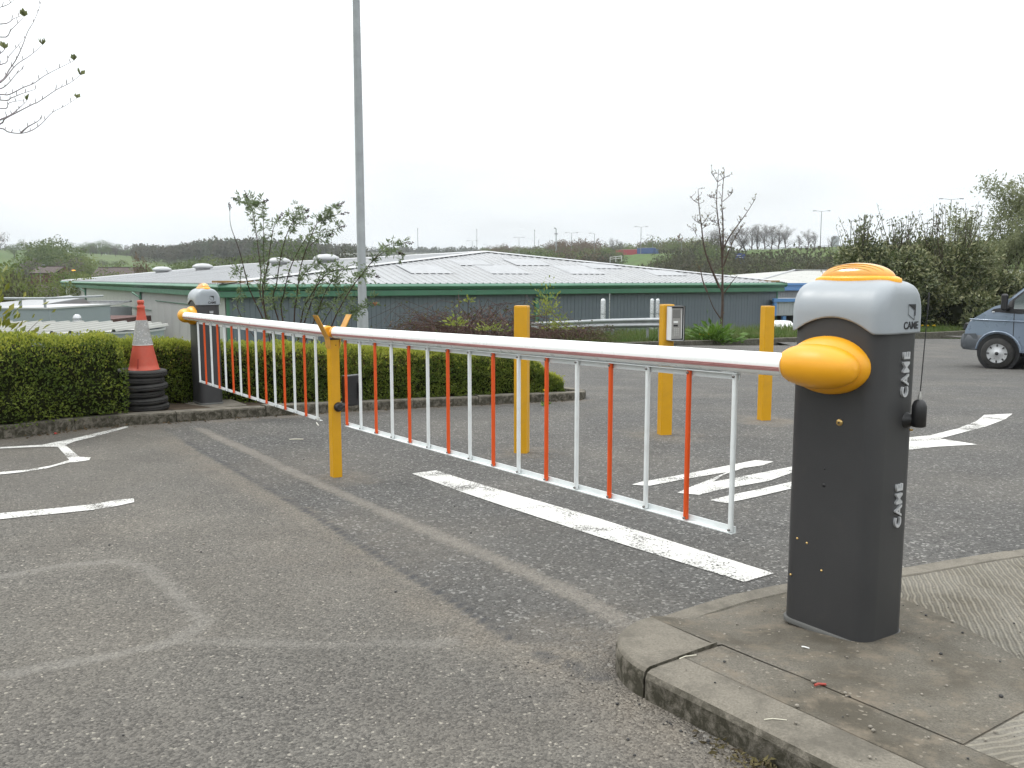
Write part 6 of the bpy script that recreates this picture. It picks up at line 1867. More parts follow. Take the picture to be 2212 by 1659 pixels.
def wheel(parent, x, y, z, r_, sg, w=.20, spokes=8):
    t = MB().lathe([(r_ * .62, -w / 2), (r_ * .9, -w / 2 + .005), (r_ * .985, -w / 2 + .03), (r_, -w / 4), (r_, w / 4), (r_ * .985, w / 2 - .03), (r_ * .9, w / 2 - .005), (r_ * .62, w / 2)], 36, M=Rx(math.pi / 2)).build("wheel", M_TYRE, parent, (x, y, z))
    rim = MB().lathe([(0, .0), (r_ * .16, .0), (r_ * .2, -.012), (r_ * .42, -.002), (r_ * .58, -.016), (r_ * .63, -.006), (r_ * .65, -.03)], 32, M=Rx(math.pi / 2 * sg)).build("wheel_trim", M_HUBCAP, t, (0, -sg * -1 * 0 + (-(w / 2) - .004) * (1 if sg > 0 else -1), 0))
    hole = MB()
    for k in range(spokes):
        a = 2 * math.pi * k / spokes
        hole.box((math.cos(a) * r_ * .52, 0, math.sin(a) * r_ * .52), (.05, .012, .028), Ry(-a), .004)
    hole.lathe([(0, .006), (r_ * .11, .006), (r_ * .12, -.004)], 16, (0, 0, 0), Rx(math.pi / 2 * sg))
    h_ = hole.build("trim_slots", M_BLKTRIM, t, (0, rim.location.y, 0)); h_['kind'] = 'stuff'
    return t

def van():
    """x forward (nose at x = 0), built along -x; z up"""
    a = G(2143, 797)                                    # front wheel on the ground
    t = thing("van", "steel blue panel van with grey bumper and black door mirror, nose towards the verge", "van", (0, 0, 0), math.pi - R(45))
    t.location = a - Rz(math.pi - R(45)) @ Vector((-.74, .885, 0)) + Vector((.14, .06, 0))
    wx, wr = -0.74, 0.325
    # body half-width, pinched at the nose and leaning in above the waist
    def hw(x, z):
        nose = 1 - .20 * smooth(-.75, .02, x) - .06 * smooth(-.2, .02, x)
        lean = 1 - .15 * smooth(1.10, 2.05, z) - .02 * smooth(.7, .25, z)
        return float(.97 * nose * lean)
    L = -4.85
    top = [(-0.02, .78), (-0.10, .95), (-0.22, 1.05), (-0.62, 1.30), (-0.80, 1.36), (-1.38, 1.93), (-1.58, 2.02), (-2.2, 2.07), (-4.6, 2.07), (-4.85, 1.98)]
    lower = [(L, .38)] + [(-3.9 - .44, .38)] + arc(-3.9, .34, .43, 175, 5) + [(-3.9 + .44, .38), (wx - .44, .36)] + arc(wx, .33, .415, 175, 8) + [(-.42, .40), (-.04, .42), (0.0, .60)]
    side = lower + top
    body = list(panel(side, hw, 0, "side_panel", M_VAN, t, .14))
    # top skin along the silhouette
    rings = []
    for (x, z) in [(0.0, .60)] + top:
        h_ = hw(x, z)
        crown = .05 if z > 1.95 else .03
        rings.append([Vector((x + (.06 * (1 - (k / 6) ** 2) if z < 1.1 else 0.03 * (1 - (k / 6) ** 2)), h_ * k / 6, z + crown * (1 - (k / 6) ** 2))) for k in range(-6, 7)])
    MB().loft(rings, closed=False).build("roof_and_bonnet", M_VAN, t)
    MB().box((L + .02, 0, 1.2), (.06, 1.7, 1.62), None, .02).build("rear_doors", M_VAN, t)
    MB().box((-2.5, 0, .36), (4.4, 1.5, .16)).build("underbody", M_BLKTRIM, t)
    for x in (wx, -3.9):
        MB().tube([(x, -.90, .34), (x, .90, .34)], .41, 28, cap=True).build("wheel_well", M_BLKTRIM, t)
        for sg in (-1, 1):
            w_ = wheel(t, x, sg * .885, wr, wr, 1 if sg < 0 else -1)
    # arch lips, waist crease, sill
    for x in (wx, -3.9):
        for sg in (-1, 1):
            pts = [(px_, sg * (hw(px_, pz_) + .012), pz_) for px_, pz_ in arc(x, .335, .445, 172, 8, 18)]
            MB().tube(pts, .022, 6).build("arch_lip", M_VAN, t)
    for sg in (-1, 1):
        MB().tube([(x, sg * (hw(x, 1.02) + .004), 1.02 + .012 * (x + .1)) for x in np.linspace(-.12, L + .05, 26)], .017, 6).build("waist_crease", M_VAN, t)
        MB().tube([(x, sg * (hw(x, .68) + .004), .68) for x in np.linspace(-1.35, -3.4, 14)], .012, 5).build("side_moulding", M_VAN, t)
        MB().tube([(x, sg * (hw(x, .42) + .004), .40) for x in np.linspace(-1.33, -3.45, 14)], .03, 6).build("sill", M_VAN, t)
    # door seam
    for p in list(panel([(-1.02, .45), (-1.035, .45), (-1.02, 1.30), (-1.005, 1.30)], hw, .003, "door_seam", M_BLKTRIM, t, .2)): pass
    # windows
    for w_ in panel([(-.84, 1.18), (-.90, 1.40), (-1.40, 1.88), (-1.58, 1.91), (-2.28, 1.92), (-2.28, 1.30), (-1.7, 1.26), (-1.25, 1.20)], hw, .007, "window_surround", M_BLKTRIM, t, .14): pass
    for w_ in panel([(-1.00, 1.26), (-1.00, 1.44), (-1.42, 1.83), (-1.50, 1.83), (-1.50, 1.26)], hw, .013, "quarter_light", M_GLASS, t, .14): pass
    for w_ in panel([(-1.57, 1.28), (-1.57, 1.85), (-2.22, 1.86), (-2.22, 1.33)], hw, .013, "door_glass", M_GLASS, t, .14): pass
    for w_ in panel([(-.56, 1.20), (-.62, 1.25), (-.88, 1.30), (-1.3, 1.27), (-2.28, 1.36), (-2.28, 1.30), (-1.6, 1.19), (-1.1, 1.16)], hw, .010, "belt_trim", M_BLKTRIM, t, .14): pass
    # windscreen
    ws = []
    for (x, z) in [(-.84, 1.40), (-1.0, 1.558), (-1.2, 1.754), (-1.38, 1.93)]:
        h_ = hw(x, z) - .07
        ws.append([Vector((x + .02 + .035 * (1 - (k / 6) ** 2), h_ * k / 6, z + .018 + .03 * (1 - (k / 6) ** 2))) for k in range(-6, 7)])
    MB().loft(ws, closed=False).build("windscreen", M_GLASS, t)
    # bumper, grille, lamps, mirrors
    bp = []
    for k in range(-8, 9):
        u = k / 8; y = u * .86; x = .10 - .10 * u * u - (.42 * smooth(.80, 1.0, abs(u)))
        bp.append([Vector((x - .02, y * (1 + .02), .36)), Vector((x + .03, y * 1.03, .42)), Vector((x + .035, y * 1.04, .56)), Vector((x + .01, y * 1.04, .68)), Vector((x - .05, y * 1.02, .72))])
    MB().loft(bp, closed=False).build("bumper", M_TRIM, t)
    for w_ in panel([(.0, .42), (.0, .70), (-.28, .72), (-.32, .62), (-.325, .40), (-.28, .37)], hw, .014, "bumper_end", M_TRIM, t, .12): pass
    MB().box((.06, 0, .84), (.08, .95, .16), Ry(-.25), .02).build("grille", M_BLKTRIM, t)
    for sg in (-1, 1):
        MB().box((-.13, sg * .56, .90), (.12, .24, .22), Rz(sg * -.3) @ Ry(-.5), .04).build("headlamp", M_LIGHT, t)
        m_ = MB().box((-.86, sg * 1.12, 1.40), (.12, .20, .34), Rz(sg * .2), .04).build("door_mirror", M_BLKTRIM, t)
        MB().tube([(-.92, sg * .86, 1.22), (-.88, sg * 1.04, 1.28)], .035, 8).build("mirror_arm", M_BLKTRIM, m_)
        MB().box((-.62, sg * (hw(-.62, 1.2) + .015), 1.19), (.05, .02, .03), None, .006).build("side_repeater", M_LIGHT, t)
        MB().box((L, sg * .85, 1.2), (.05, .12, .5), None, .01).build("tail_lamp", M_TAIL, t)
        MB().box((-1.36, sg * .80, .30), (.02, .22, .26), None, .004).build("mud_flap", M_BLKTRIM, t)
    MB().box((.045, 0, .50), (.02, .52, .11), Ry(.0), .003).build("number_plate", simple("plate_white", (.7, .7, .66), .4), t)
    # aerial stub of a roof rack
    for x in (-1.95, -3.9): MB().tube([(x, -.75, 2.08), (x, -.75, 2.20), (x, .75, 2.20), (x, .75, 2.08)], .018, 6).build("roof_bar", M_BLKTRIM, t)
van()

def small_car(label, x, y, Y, rz, mat, group=None):
    b = P(x, y, Y); z0 = tz(b.x, b.y)
    t = thing("parked_car", label, "car", (b.x, b.y, z0), rz, group)
    hw = lambda X, z: float(.84 * (1 - .10 * smooth(-.5, 0, X) - .16 * smooth(.85, 1.42, z)))
    top = [(-.02, .62), (-.15, .74), (-1.0, .90), (-1.65, 1.34), (-2.0, 1.42), (-2.9, 1.42), (-3.6, 1.02), (-4.05, .96), (-4.1, .6)]
    side = [(-4.1, .28), (-3.6, .26)] + arc(-3.25, .30, .34, 175, 5, 8) + [(-2.8, .26), (-1.2, .26)] + arc(-.80, .30, .34, 175, 5, 8) + [(-.3, .28), (0, .32)] + top
    for p in panel(side, hw, 0, "side_panel", mat, t, .3): pass
    MB().loft([[Vector((X, hw(X, z) * k / 4, z + .03 * (1 - (k / 4) ** 2))) for k in range(-4, 5)] for X, z in [(0, .32)] + top + [(-4.1, .28)]], closed=False).build("roof_and_bonnet", mat, t)
    for p in panel([(-1.15, .93), (-1.72, 1.32), (-2.9, 1.34), (-3.45, 1.0)], hw, .006, "side_glass", M_GLASS, t, .4): pass
    MB().loft([[Vector((X + .01, (hw(X, z) - .06) * k / 4, z + .035 + .03 * (1 - (k / 4) ** 2))) for k in range(-4, 5)] for X, z in ((-1.06, .94), (-1.63, 1.32))], closed=False).build("windscreen", M_GLASS, t)
    MB().box((-2.05, 0, .30), (3.9, 1.4, .2)).build("underbody", M_BLKTRIM, t)
    for X in (-.80, -3.25):
        for sg in (-1, 1): wheel(t, X, sg * .76, .30, .30, 1 if sg < 0 else -1, .17)
    for sg in (-1, 1):
        MB().box((-.05, sg * .58, .66), (.1, .26, .12), None, .02).build("headlamp", M_LIGHT, t); MB().box((-4.09, sg * .62, .75), (.06, .22, .16), None, .02).build("tail_lamp", M_TAIL, t)
    return t
small_car("red car parked under the blue loading canopy", 1680, 705, 69.5, math.pi, M_REDCAR, "cars at the loading canopy")
small_car("dark red car behind the first one at the canopy's edge", 1690, 700, 74.0 - 3.2, math.pi + .1, M_REDCAR, "cars at the loading canopy")
small_car("white car half hidden by the plain post, beside the canopy column", 1662, 710, 66.5, math.pi * .5, simple("white_car_paint", (.6, .61, .6), .3, coat=.5), "cars at the loading canopy")

def lorry(label, xc, yb, Y, L, mat, rz):
    b = P(xc, yb, Y)
    t = thing("lorry", label, "lorry", (b.x, b.y, tz(b.x, b.y)), rz, "lorries on the motorway")
    MB().box((-L / 2 - 1.5, 0, 2.55), (L, 2.5, 2.75), None, .05).build("trailer", mat, t)
    MB().box((-L / 2 - 1.5, 0, 3.97), (L, 2.4, .08)).build("trailer_roof", simple("canvas_roof", (.45, .44, .42), .7), t)
    MB().box((0, 0, 2.0), (2.0, 2.4, 2.7), None, .15).build("cab", mat, t); MB().box((1.0, 0, 2.5), (.06, 2.1, .9)).build("windscreen", M_GLASS, t)
    MB().box((-L / 2, 0, .85), (L + 2, 1.0, .3)).build("chassis", M_BLKTRIM, t)
    for x in (.2, -2.4, -L - .4, -L + .9):
        for sg in (-1, 1): MB().lathe([(0, -.15), (.5, -.15), (.52, 0), (.5, .15), (0, .15)], 16, (x, sg * 1.1, .5), Rx(math.pi / 2)).build("wheel", M_TYRE, t)
    return t
lorry("red lorry travelling along the motorway embankment", 1385, 556, 452, 13.0, simple("lorry_red", (.28, .035, .04), .5), R(-35))
lorry("blue lorry following the red one on the motorway", 1420, 554, 430, 9.0, simple("lorry_blue", (.03, .07, .20), .5), R(-35))
# ================================================================ trees, shrubs and lamps beyond the yard
def tree_crown(rs, lobes, n, size, aspect=.8):
    """leaf clumps on and in a set of ellipsoids (centre, radii)"""
    vol = np.array([r_[0] * r_[1] + r_[0] * r_[2] for _, r_ in lobes]); k = rs.choice(len(lobes), n, p=vol / vol.sum())
    d_ = rs.normal(0, 1, (n, 3)); d_ /= np.linalg.norm(d_, axis=1, keepdims=True)
    rad = rs.uniform(.30, 1.06, (n, 1)) ** .55
    C = np.array([c for c, _ in lobes])[k]; Rr = np.array([r_ for _, r_ in lobes])[k]
    pos = C + d_ * rad * Rr
    return leaves_np(pos, d_ + np.array([0, 0, .2]), size, rs, aspect, .8, .12)

def branch_tree(rs, h, spread, levels=3, nb=5, r0=.02, up=.55, start=.25):
    """recursive bare branching; returns MB, tip points"""
    mb = MB(); tips = []
    def grow(p, d_, L, r_, lev):
        pts = [p]; dd = d_.copy()
        for k in range(4):
            dd = (dd + Vector(rs.normal(0, .13, 3)) + Vector((0, 0, .06))).normalized()
            pts.append(pts[-1] + dd * L / 4)
        mb.tube(pts, [r_ * (1 - .75 * k / 4) for k in range(5)], 5 if lev == 0 else (4 if lev == 1 else 3), cap=False)
        if lev >= levels: tips.append(pts[-1]); tips.append(pts[2]); return
        m = nb + (2 if lev == 0 else 0)
        for k in range(m):
            u = start + (1 - start) * (k + rs.uniform(0, .8)) / m
            i = min(3, int(u * 4)); q = pts[i] + (pts[i + 1] - pts[i]) * (u * 4 - i)
            a = rs.uniform(0, 6.28); side = Vector((math.cos(a), math.sin(a), 0))
            nd = (dd * up + side * spread + Vector((0, 0, .15))).normalized()
            grow(q, nd, L * rs.uniform(.38, .58) * (1.15 - .4 * u), r_ * .5 * (1 - .5 * u), lev + 1)
    grow(Vector((0, 0, -.02 * h)), Vector((0, 0, 1)), h * .8, r0 * h, 0)
    return mb, tips

L_SPRING = leaf_mat("spring_leaf", (0.115, 0.145, 0.040), (0.165, 0.185, 0.060), (0.085, 0.115, 0.035), .3, .7, .4, .1)
L_MIDGREEN = leaf_mat("mid_green_leaf", (0.088, 0.125, 0.040), (0.135, 0.165, 0.058), (0.072, 0.098, 0.040), .25, .7, .4, .1)
L_BROWN = leaf_mat("budding_twigs", (0.125, 0.085, 0.058), (0.165, 0.120, 0.078), (0.105, 0.088, 0.055), .2, .8, .4, .1)
L_GREYTW = leaf_mat("grey_twigs", (0.105, 0.095, 0.080), (0.140, 0.120, 0.100), (0.088, 0.080, 0.066), .2, .8, .4, .1)
L_DARK = leaf_mat("dark_scrub", (0.060, 0.060, 0.034), (0.090, 0.080, 0.046), (0.055, 0.070, 0.030), .2, .8, .4, .1)
M_FARBARK = simple("far_bark", (0.065, 0.052, 0.042), .9, var=.2, scale=3, spec=.1)

def tree_kind(kind, seed):
    """unit-height tree: (crown mesh, trunk mesh)"""
    rs = np.random.default_rng(seed)
    if kind == 'bare':
        mb, tips = branch_tree(rs, 1.0, .80, 3, 6, .022, .9, .06)
        zm = max(v[2] for v in mb.v); mb.v = [(v[0] / zm * .95, v[1] / zm * .95, v[2] / zm) for v in mb.v]
        tr = mb.mesh("trunk", M_FARBARK)
        tp = np.array([tuple(v) for v in tips]) / zm * np.array([.95, .95, 1]); tp = np.repeat(tp, 2, 0) + rs.normal(0, .025, (len(tp) * 2, 3))
        V, F = leaves_np(tp, np.tile([0, 0, .8], (len(tp), 1)), .07, rs, .06, .6)
        return np_mesh("crown", V, F, L_GREYTW), tr
    spec = {'round': (L_SPRING, .44, .32, .58, 11, 1300, .045), 'mid': (L_MIDGREEN, .46, .34, .56, 12, 1300, .045), 'brown': (L_BROWN, .34, .36, .55, 11, 1200, .042), 'poplar': (L_BROWN, .13, .44, .54, 7, 600, .04), 'scrub': (L_DARK, .6, .34, .42, 12, 1100, .055), 'grey': (L_GREYTW, .34, .34, .6, 9, 620, .05)}[kind]
    mat, rx, rzz, cz_, nl, n, sz = spec
    lobes = []
    for _ in range(nl):
        c = np.array([rs.normal(0, rx * .5), rs.normal(0, rx * .5), cz_ + rs.normal(0, rzz * .42)]); c[2] = min(max(c[2], .3 if kind != 'scrub' else .15), .86)
        s_ = rs.uniform(.42, .75)
        lobes.append((c, (rx * s_, rx * s_, min(rzz * s_, 1.0 - c[2] + .03))))
    V, F = tree_crown(rs, lobes, n, sz)
    V[:, 2] /= np.percentile(V[:, 2], 98)
    mb = MB().tube([(0, 0, -.03), (.01, 0, .25), (0, .01, .6)], [.028, .022, .008], 6)
    for c, r_ in lobes[:6]: mb.tube([(0.005, 0, .2), tuple(c * np.array([.5, .5, .75])), tuple(c)], [.014, .010, .004], 4, cap=False)
    return np_mesh("crown", V, F, mat), mb.mesh("trunk", M_FARBARK)
KINDS = {}
for i, k in enumerate(('round', 'mid', 'brown', 'poplar', 'scrub', 'grey', 'bare')):
    KINDS[k] = [tree_kind(k, 200 + i * 5 + j) for j in range(3)]
TLAB = {'round': "yellow-green spring tree", 'mid': "mid green bushy tree", 'brown': "reddish brown budding tree", 'poplar': "slim brownish poplar", 'scrub': "low dark scrub bush", 'grey': "grey-brown leafless-looking tree", 'bare': "bare twiggy tree"}
rt = np.random.default_rng(300)
def far_tree(kind, X, Y, h, where, zb=None, w=1.0):
    v = int(rt.integers(0, 3)); cm, tm = KINDS[kind][v]
    z = tz(X, Y) if zb is None else zb
    nm = {'scrub': "scrub_bush", 'bare': "bare_tree", 'poplar': "poplar_tree"}.get(kind, "broadleaf_tree")
    t = thing(nm, f"{TLAB[kind]} {where}", "bush" if kind == 'scrub' else "tree", (X, Y, z - .01 * h), float(rt.uniform(0, 6.28)), "trees " + where)
    t.scale = (h * w, h * w, h)
    link("crown", cm, t); link("trunk", tm, t)
    return t
def tree_px(kind, x, ytop, Y, where, w=1.0, h=None):
    X = (x - 1106) / FPX * Y
    z = tz(X, Y); zt = P(x, ytop, Y).z
    hh = h or max(1.5, zt - z)
    return far_tree(kind, X, Y, hh, where, None, w)

# valley and hillside on the left
W1 = "in the valley beyond the low roofs"
for (k, x, y, Y, w) in [('round', 8, 575, 75, .9), ('round', 36, 583, 82, .8), ('mid', -25, 560, 90, 1), ('round', 62, 590, 95, .8), ('scrub', 22, 602, 70, .8), ('mid', 150, 588, 130, 1.2), ('round', 186, 585, 150, 1.1),
                        ('round', 120, 595, 120, 1.1), ('round', 172, 597, 105, 1.0), ('mid', 218, 588, 170, 1.1), ('round', 248, 584, 190, 1.2), ('round', 275, 582, 200, 1.1), ('mid', 236, 592, 160, 1), ('poplar', 315, 552, 190, 1.0), ('round', 345, 574, 215, 1.3), ('mid', 385, 570, 230, 1.2), ('mid', 300, 572, 240, 1.2), ('round', 265, 570, 260, 1.2),
                        ('mid', 425, 562, 240, 1.2), ('mid', 470, 560, 235, 1.1), ('mid', 520, 556, 230, 1.1), ('round', 455, 556, 300, 1.2), ('mid', 560, 552, 240, 1.1), ('scrub', 610, 555, 230, 1.1), ('mid', 650, 520, 245, .8), ('scrub', 700, 548, 235, 1.1), ('scrub', 745, 545, 250, 1.1), ('mid', 668, 533, 250, .9), ('scrub', 540, 560, 210, 1), ('mid', 590, 545, 260, 1.1)]:
    tree_px(k, x, y, Y, W1, w)
W2 = "on the hillside across the valley"
for (k, x, y, Y, w) in [('mid', 118, 518, 300, 1.2), ('mid', 90, 528, 310, 1.2), ('round', 195, 552, 270, 1.3), ('mid', 150, 535, 290, 1.2), ('grey', 140, 560, 240, 1.3), ('grey', 65, 562, 250, 1.3), ('grey', 10, 505, 480, 1.0), ('mid', 42, 528, 470, 1.1), ('mid', -20, 520, 460, 1.1), ('mid', 75, 520, 520, 1.1), ('round', 112, 520, 430, 1.1), ('mid', 98, 545, 400, 1.2), ('mid', 140, 540, 380, 1.1), ('round', 165, 548, 360, 1.2), ('round', 190, 558, 340, 1.2), ('scrub', 125, 562, 330, 1.2), ('scrub', 85, 560, 350, 1.2), ('grey', 60, 565, 320, 1.2), ('scrub', 45, 572, 300, 1.2), ('mid', 210, 570, 320, 1.1),
                        ('mid', 162, 525, 640, 1.1), ('mid', 190, 524, 660, 1.1), ('mid', 218, 521, 640, 1.1), ('mid', 240, 520, 650, 1.1), ('mid', 262, 527, 640, 1.0), ('grey', 285, 530, 680, 1.0), ('mid', 300, 542, 600, 1.0), ('mid', 150, 530, 600, 1.1), ('mid', 228, 530, 560, 1.1), ('mid', 205, 530, 580, 1.1), ('round', 295, 552, 520, .8), ('scrub', 180, 560, 450, 1.3), ('scrub', 230, 562, 430, 1.3), ('scrub', 265, 562, 440, 1.3)]:
    tree_px(k, x, y, Y, W2, w)
for k in range(26):
    x = rt.uniform(-120, 320); Y = rt.uniform(560, 760); tree_px(['mid', 'scrub', 'grey'][int(rt.integers(0, 3))], x, 536 + rt.uniform(-6, 10), Y, W2, 1.1)
# wooded ridge: one far mass of trees
def wood(name, label, n, fx, fY, htop, mats, seed, sz):
    rs = np.random.default_rng(seed)
    Vs, Fs, o = [], [], 0
    for i in range(n):
        x = fx(rs); Y = fY(rs, x); X = (x - 1106) / FPX * Y; z = tz(X, Y); h = htop(rs, x, Y, z)
        lobes = [(np.array([X + rs.normal(0, .16 * h), Y + rs.normal(0, .16 * h), z + h * rs.uniform(.2, .75)]), (h * .26, h * .26, h * .26)) for _ in range(4)]
        V, F = tree_crown(rs, lobes, 170, h * sz)
        Vs.append(V); Fs.append(F + o); o += len(V)
    ob = link(name, np_mesh(name, np.concatenate(Vs), np.concatenate(Fs), mats)); tag(ob, label, "woodland", kind='stuff')
L_RIDGE = leaf_mat("ridge_wood_twigs", (0.085, 0.078, 0.062), (0.105, 0.102, 0.068), (0.070, 0.092, 0.048), .2, .8, .02, .05)
wood("woodland", "brown wood covering the ridge behind the warehouse roof", 360, lambda rs: rs.uniform(300, 790), lambda rs, x: rs.uniform(500, 720), lambda rs, x, Y, z: max(9., P(x, 536 - 24 * float(smooth(320, 480, x)) + 14 * float(smooth(600, 780, x)) + rs.uniform(0, 9), Y).z - z), L_RIDGE, 401, .10)
wood("woodland", "hazy far wood along the skyline behind the motorway", 330, lambda rs: rs.uniform(760, 1260), lambda rs, x: rs.uniform(1000, 1500), lambda rs, x, Y, z: max(7., P(x, 532 + rs.uniform(0, 9), Y).z - z), L_RIDGE, 402, .11)
wood("woodland", "hazy far wood on the crest of the green hillside", 160, lambda rs: rs.uniform(-300, 330), lambda rs, x: rs.uniform(800, 1000), lambda rs, x, Y, z: max(7., P(x, 530 + rs.uniform(0, 9), Y).z - z), L_MIDGREEN, 403, .11)

# motorway embankment: trees along it
W3 = "on the motorway embankment"
for (k, x, y, Y, w) in [('brown', 1070, 531, 560, 1.1), ('brown', 1088, 528, 560, 1.1), ('brown', 1100, 536, 540, 1.1), ('round', 1052, 540, 540, 1.1), ('mid', 1120, 538, 560, 1.0), ('mid', 1135, 543, 540, 1.2), ('mid', 1155, 546, 520, 1.2), ('brown', 1175, 540, 560, 1.1),
                        ('poplar', 1198, 522, 520, 1.3), ('poplar', 1210, 521, 520, 1.3), ('poplar', 1222, 520, 525, 1.3), ('poplar', 1236, 521, 520, 1.3), ('poplar', 1250, 520, 520, 1.3), ('poplar', 1262, 524, 520, 1.3), ('brown', 1205, 530, 500, 1), ('brown', 1230, 530, 500, 1.), ('brown', 1275, 530, 500, 1.1), ('brown', 1290, 528, 500, 1.1), ('round', 1262, 540, 470, 1.1), ('round', 1300, 535, 430, .9), ('round', 1312, 537, 425, .9), ('mid', 1286, 548, 440, .9),
                        ('bare', 1322, 514, 470, 1.0), ('bare', 1332, 518, 470, 1.0), ('round', 1348, 530, 480, 1.2), ('round', 1362, 533, 480, 1.), ('mid', 1335, 545, 450, 1.2), ('poplar', 1395, 522, 520, 1.2), ('poplar', 1408, 521, 520, 1.2), ('mid', 1422, 524, 510, 1.1), ('round', 1436, 518, 500, 1.0), ('round', 1450, 517, 500, 1.0), ('poplar', 1460, 515, 500, 1.2), ('round', 1478, 525, 480, 1.), ('mid', 1380, 530, 560, 1.2), ('round', 1494, 524, 470, 1.0)]:
    tree_px(k, x, y, Y, W3, w)
for k in range(62):
    x = 1040 + k * 7.9 + rt.uniform(-3, 3)
    if x < 1180: kd, yt, Y = ['brown', 'mid', 'brown', 'round'][k % 4], rt.uniform(531, 542), rt.uniform(520, 580)
    elif x < 1300: kd, yt, Y = ['brown', 'poplar', 'brown'][k % 3], rt.uniform(521, 529), rt.uniform(470, 530)
    elif x < 1375: kd, yt, Y = ['round', 'mid', 'grey'][k % 3], rt.uniform(526, 536), rt.uniform(470, 520)
    elif x < 1430: kd, yt, Y = ['mid', 'poplar', 'brown'][k % 3], rt.uniform(525, 533), rt.uniform(500, 540)
    else: kd, yt, Y = ['round', 'mid', 'brown'][k % 3], rt.uniform(514, 528), rt.uniform(420, 470)
    tree_px(kd, x, yt, Y, W3, 1.25)
for k in range(30):
    x = 1170 + k * 9.2 + rt.uniform(-4, 4)
    if 1335 < x < 1425: continue
    tree_px(['mid', 'round', 'scrub', 'brown'][k % 4], x, rt.uniform(536, 549), rt.uniform(350, 400), W3, 1.2)
W4 = "on the slope below the motorway"
for (k, x, y, Y, w) in [('scrub', 1440, 545, 330, 1.0), ('mid', 1430, 556, 320, 1.0), ('scrub', 1465, 540, 330, 1.0), ('round', 1476, 536, 330, 1.), ('scrub', 1492, 535, 325, 1.1), ('scrub', 1515, 525, 320, 1.1), ('scrub', 1540, 522, 320, 1.1), ('mid', 1530, 530, 300, 1.0), ('scrub', 1560, 540, 300, 1.2), ('scrub', 1590, 545, 300, 1.2), ('mid', 1620, 560, 270, 1.2), ('scrub', 1650, 552, 270, 1.2), ('scrub', 1680, 545, 270, 1.2), ('scrub', 1710, 552, 255, 1.2), ('mid', 1735, 560, 240, 1.2), ('scrub', 1760, 540, 250, 1.1), ('scrub', 1790, 550, 240, 1.2), ('mid', 1815, 540, 230, 1.2), ('scrub', 1600, 568, 240, 1.3), ('scrub', 1640, 570, 230, 1.3), ('mid', 1690, 572, 220, 1.3), ('scrub', 1730, 575, 215, 1.3), ('scrub', 1780, 570, 210, 1.3), ('mid', 1560, 560, 260, 1.2), ('scrub', 1520, 560, 270, 1.3), ('scrub', 1480, 562, 280, 1.3), ('scrub', 1440, 570, 290, 1.2), ('mid', 1840, 545, 215, 1.2), ('scrub', 1660, 585, 190, 1.4), ('scrub', 1600, 585, 200, 1.4), ('scrub', 1750, 590, 185, 1.3), ('mid', 1550, 582, 215, 1.3), ('scrub', 1500, 582, 225, 1.3)]:
    tree_px(k, x, y, Y, W4, w)
for k in range(34):
    x = rt.uniform(1440, 1850); f_ = (x - 1440) / 410
    Y = rt.uniform(215, 300) - 25 * f_; tree_px(['scrub', 'scrub', 'mid', 'brown', 'scrub'][int(rt.integers(0, 5))], x, rt.uniform(548, 590), Y, W4, 1.1)
W5 = "in the row along the top of the embankment"
for (x, y, Y, w) in [(1530, 498, 370, 1.0), (1545, 494, 365, 1.0), (1560, 500, 360, 1.0), (1592, 492, 350, 1.0), (1606, 488, 350, 1.0), (1618, 486, 345, 1.0), (1632, 484, 345, 1.0), (1646, 486, 340, 1.0), (1660, 488, 340, 1.0), (1675, 484, 335, 1.1), (1690, 490, 335, 1.0), (1575, 497, 355, 1.0), (1738, 496, 310, .9), (1752, 500, 310, .9), (1790, 508, 300, .9), (1718, 505, 320, .9)]:
    tree_px('bare', x, y, Y, W5, w * 1.5)

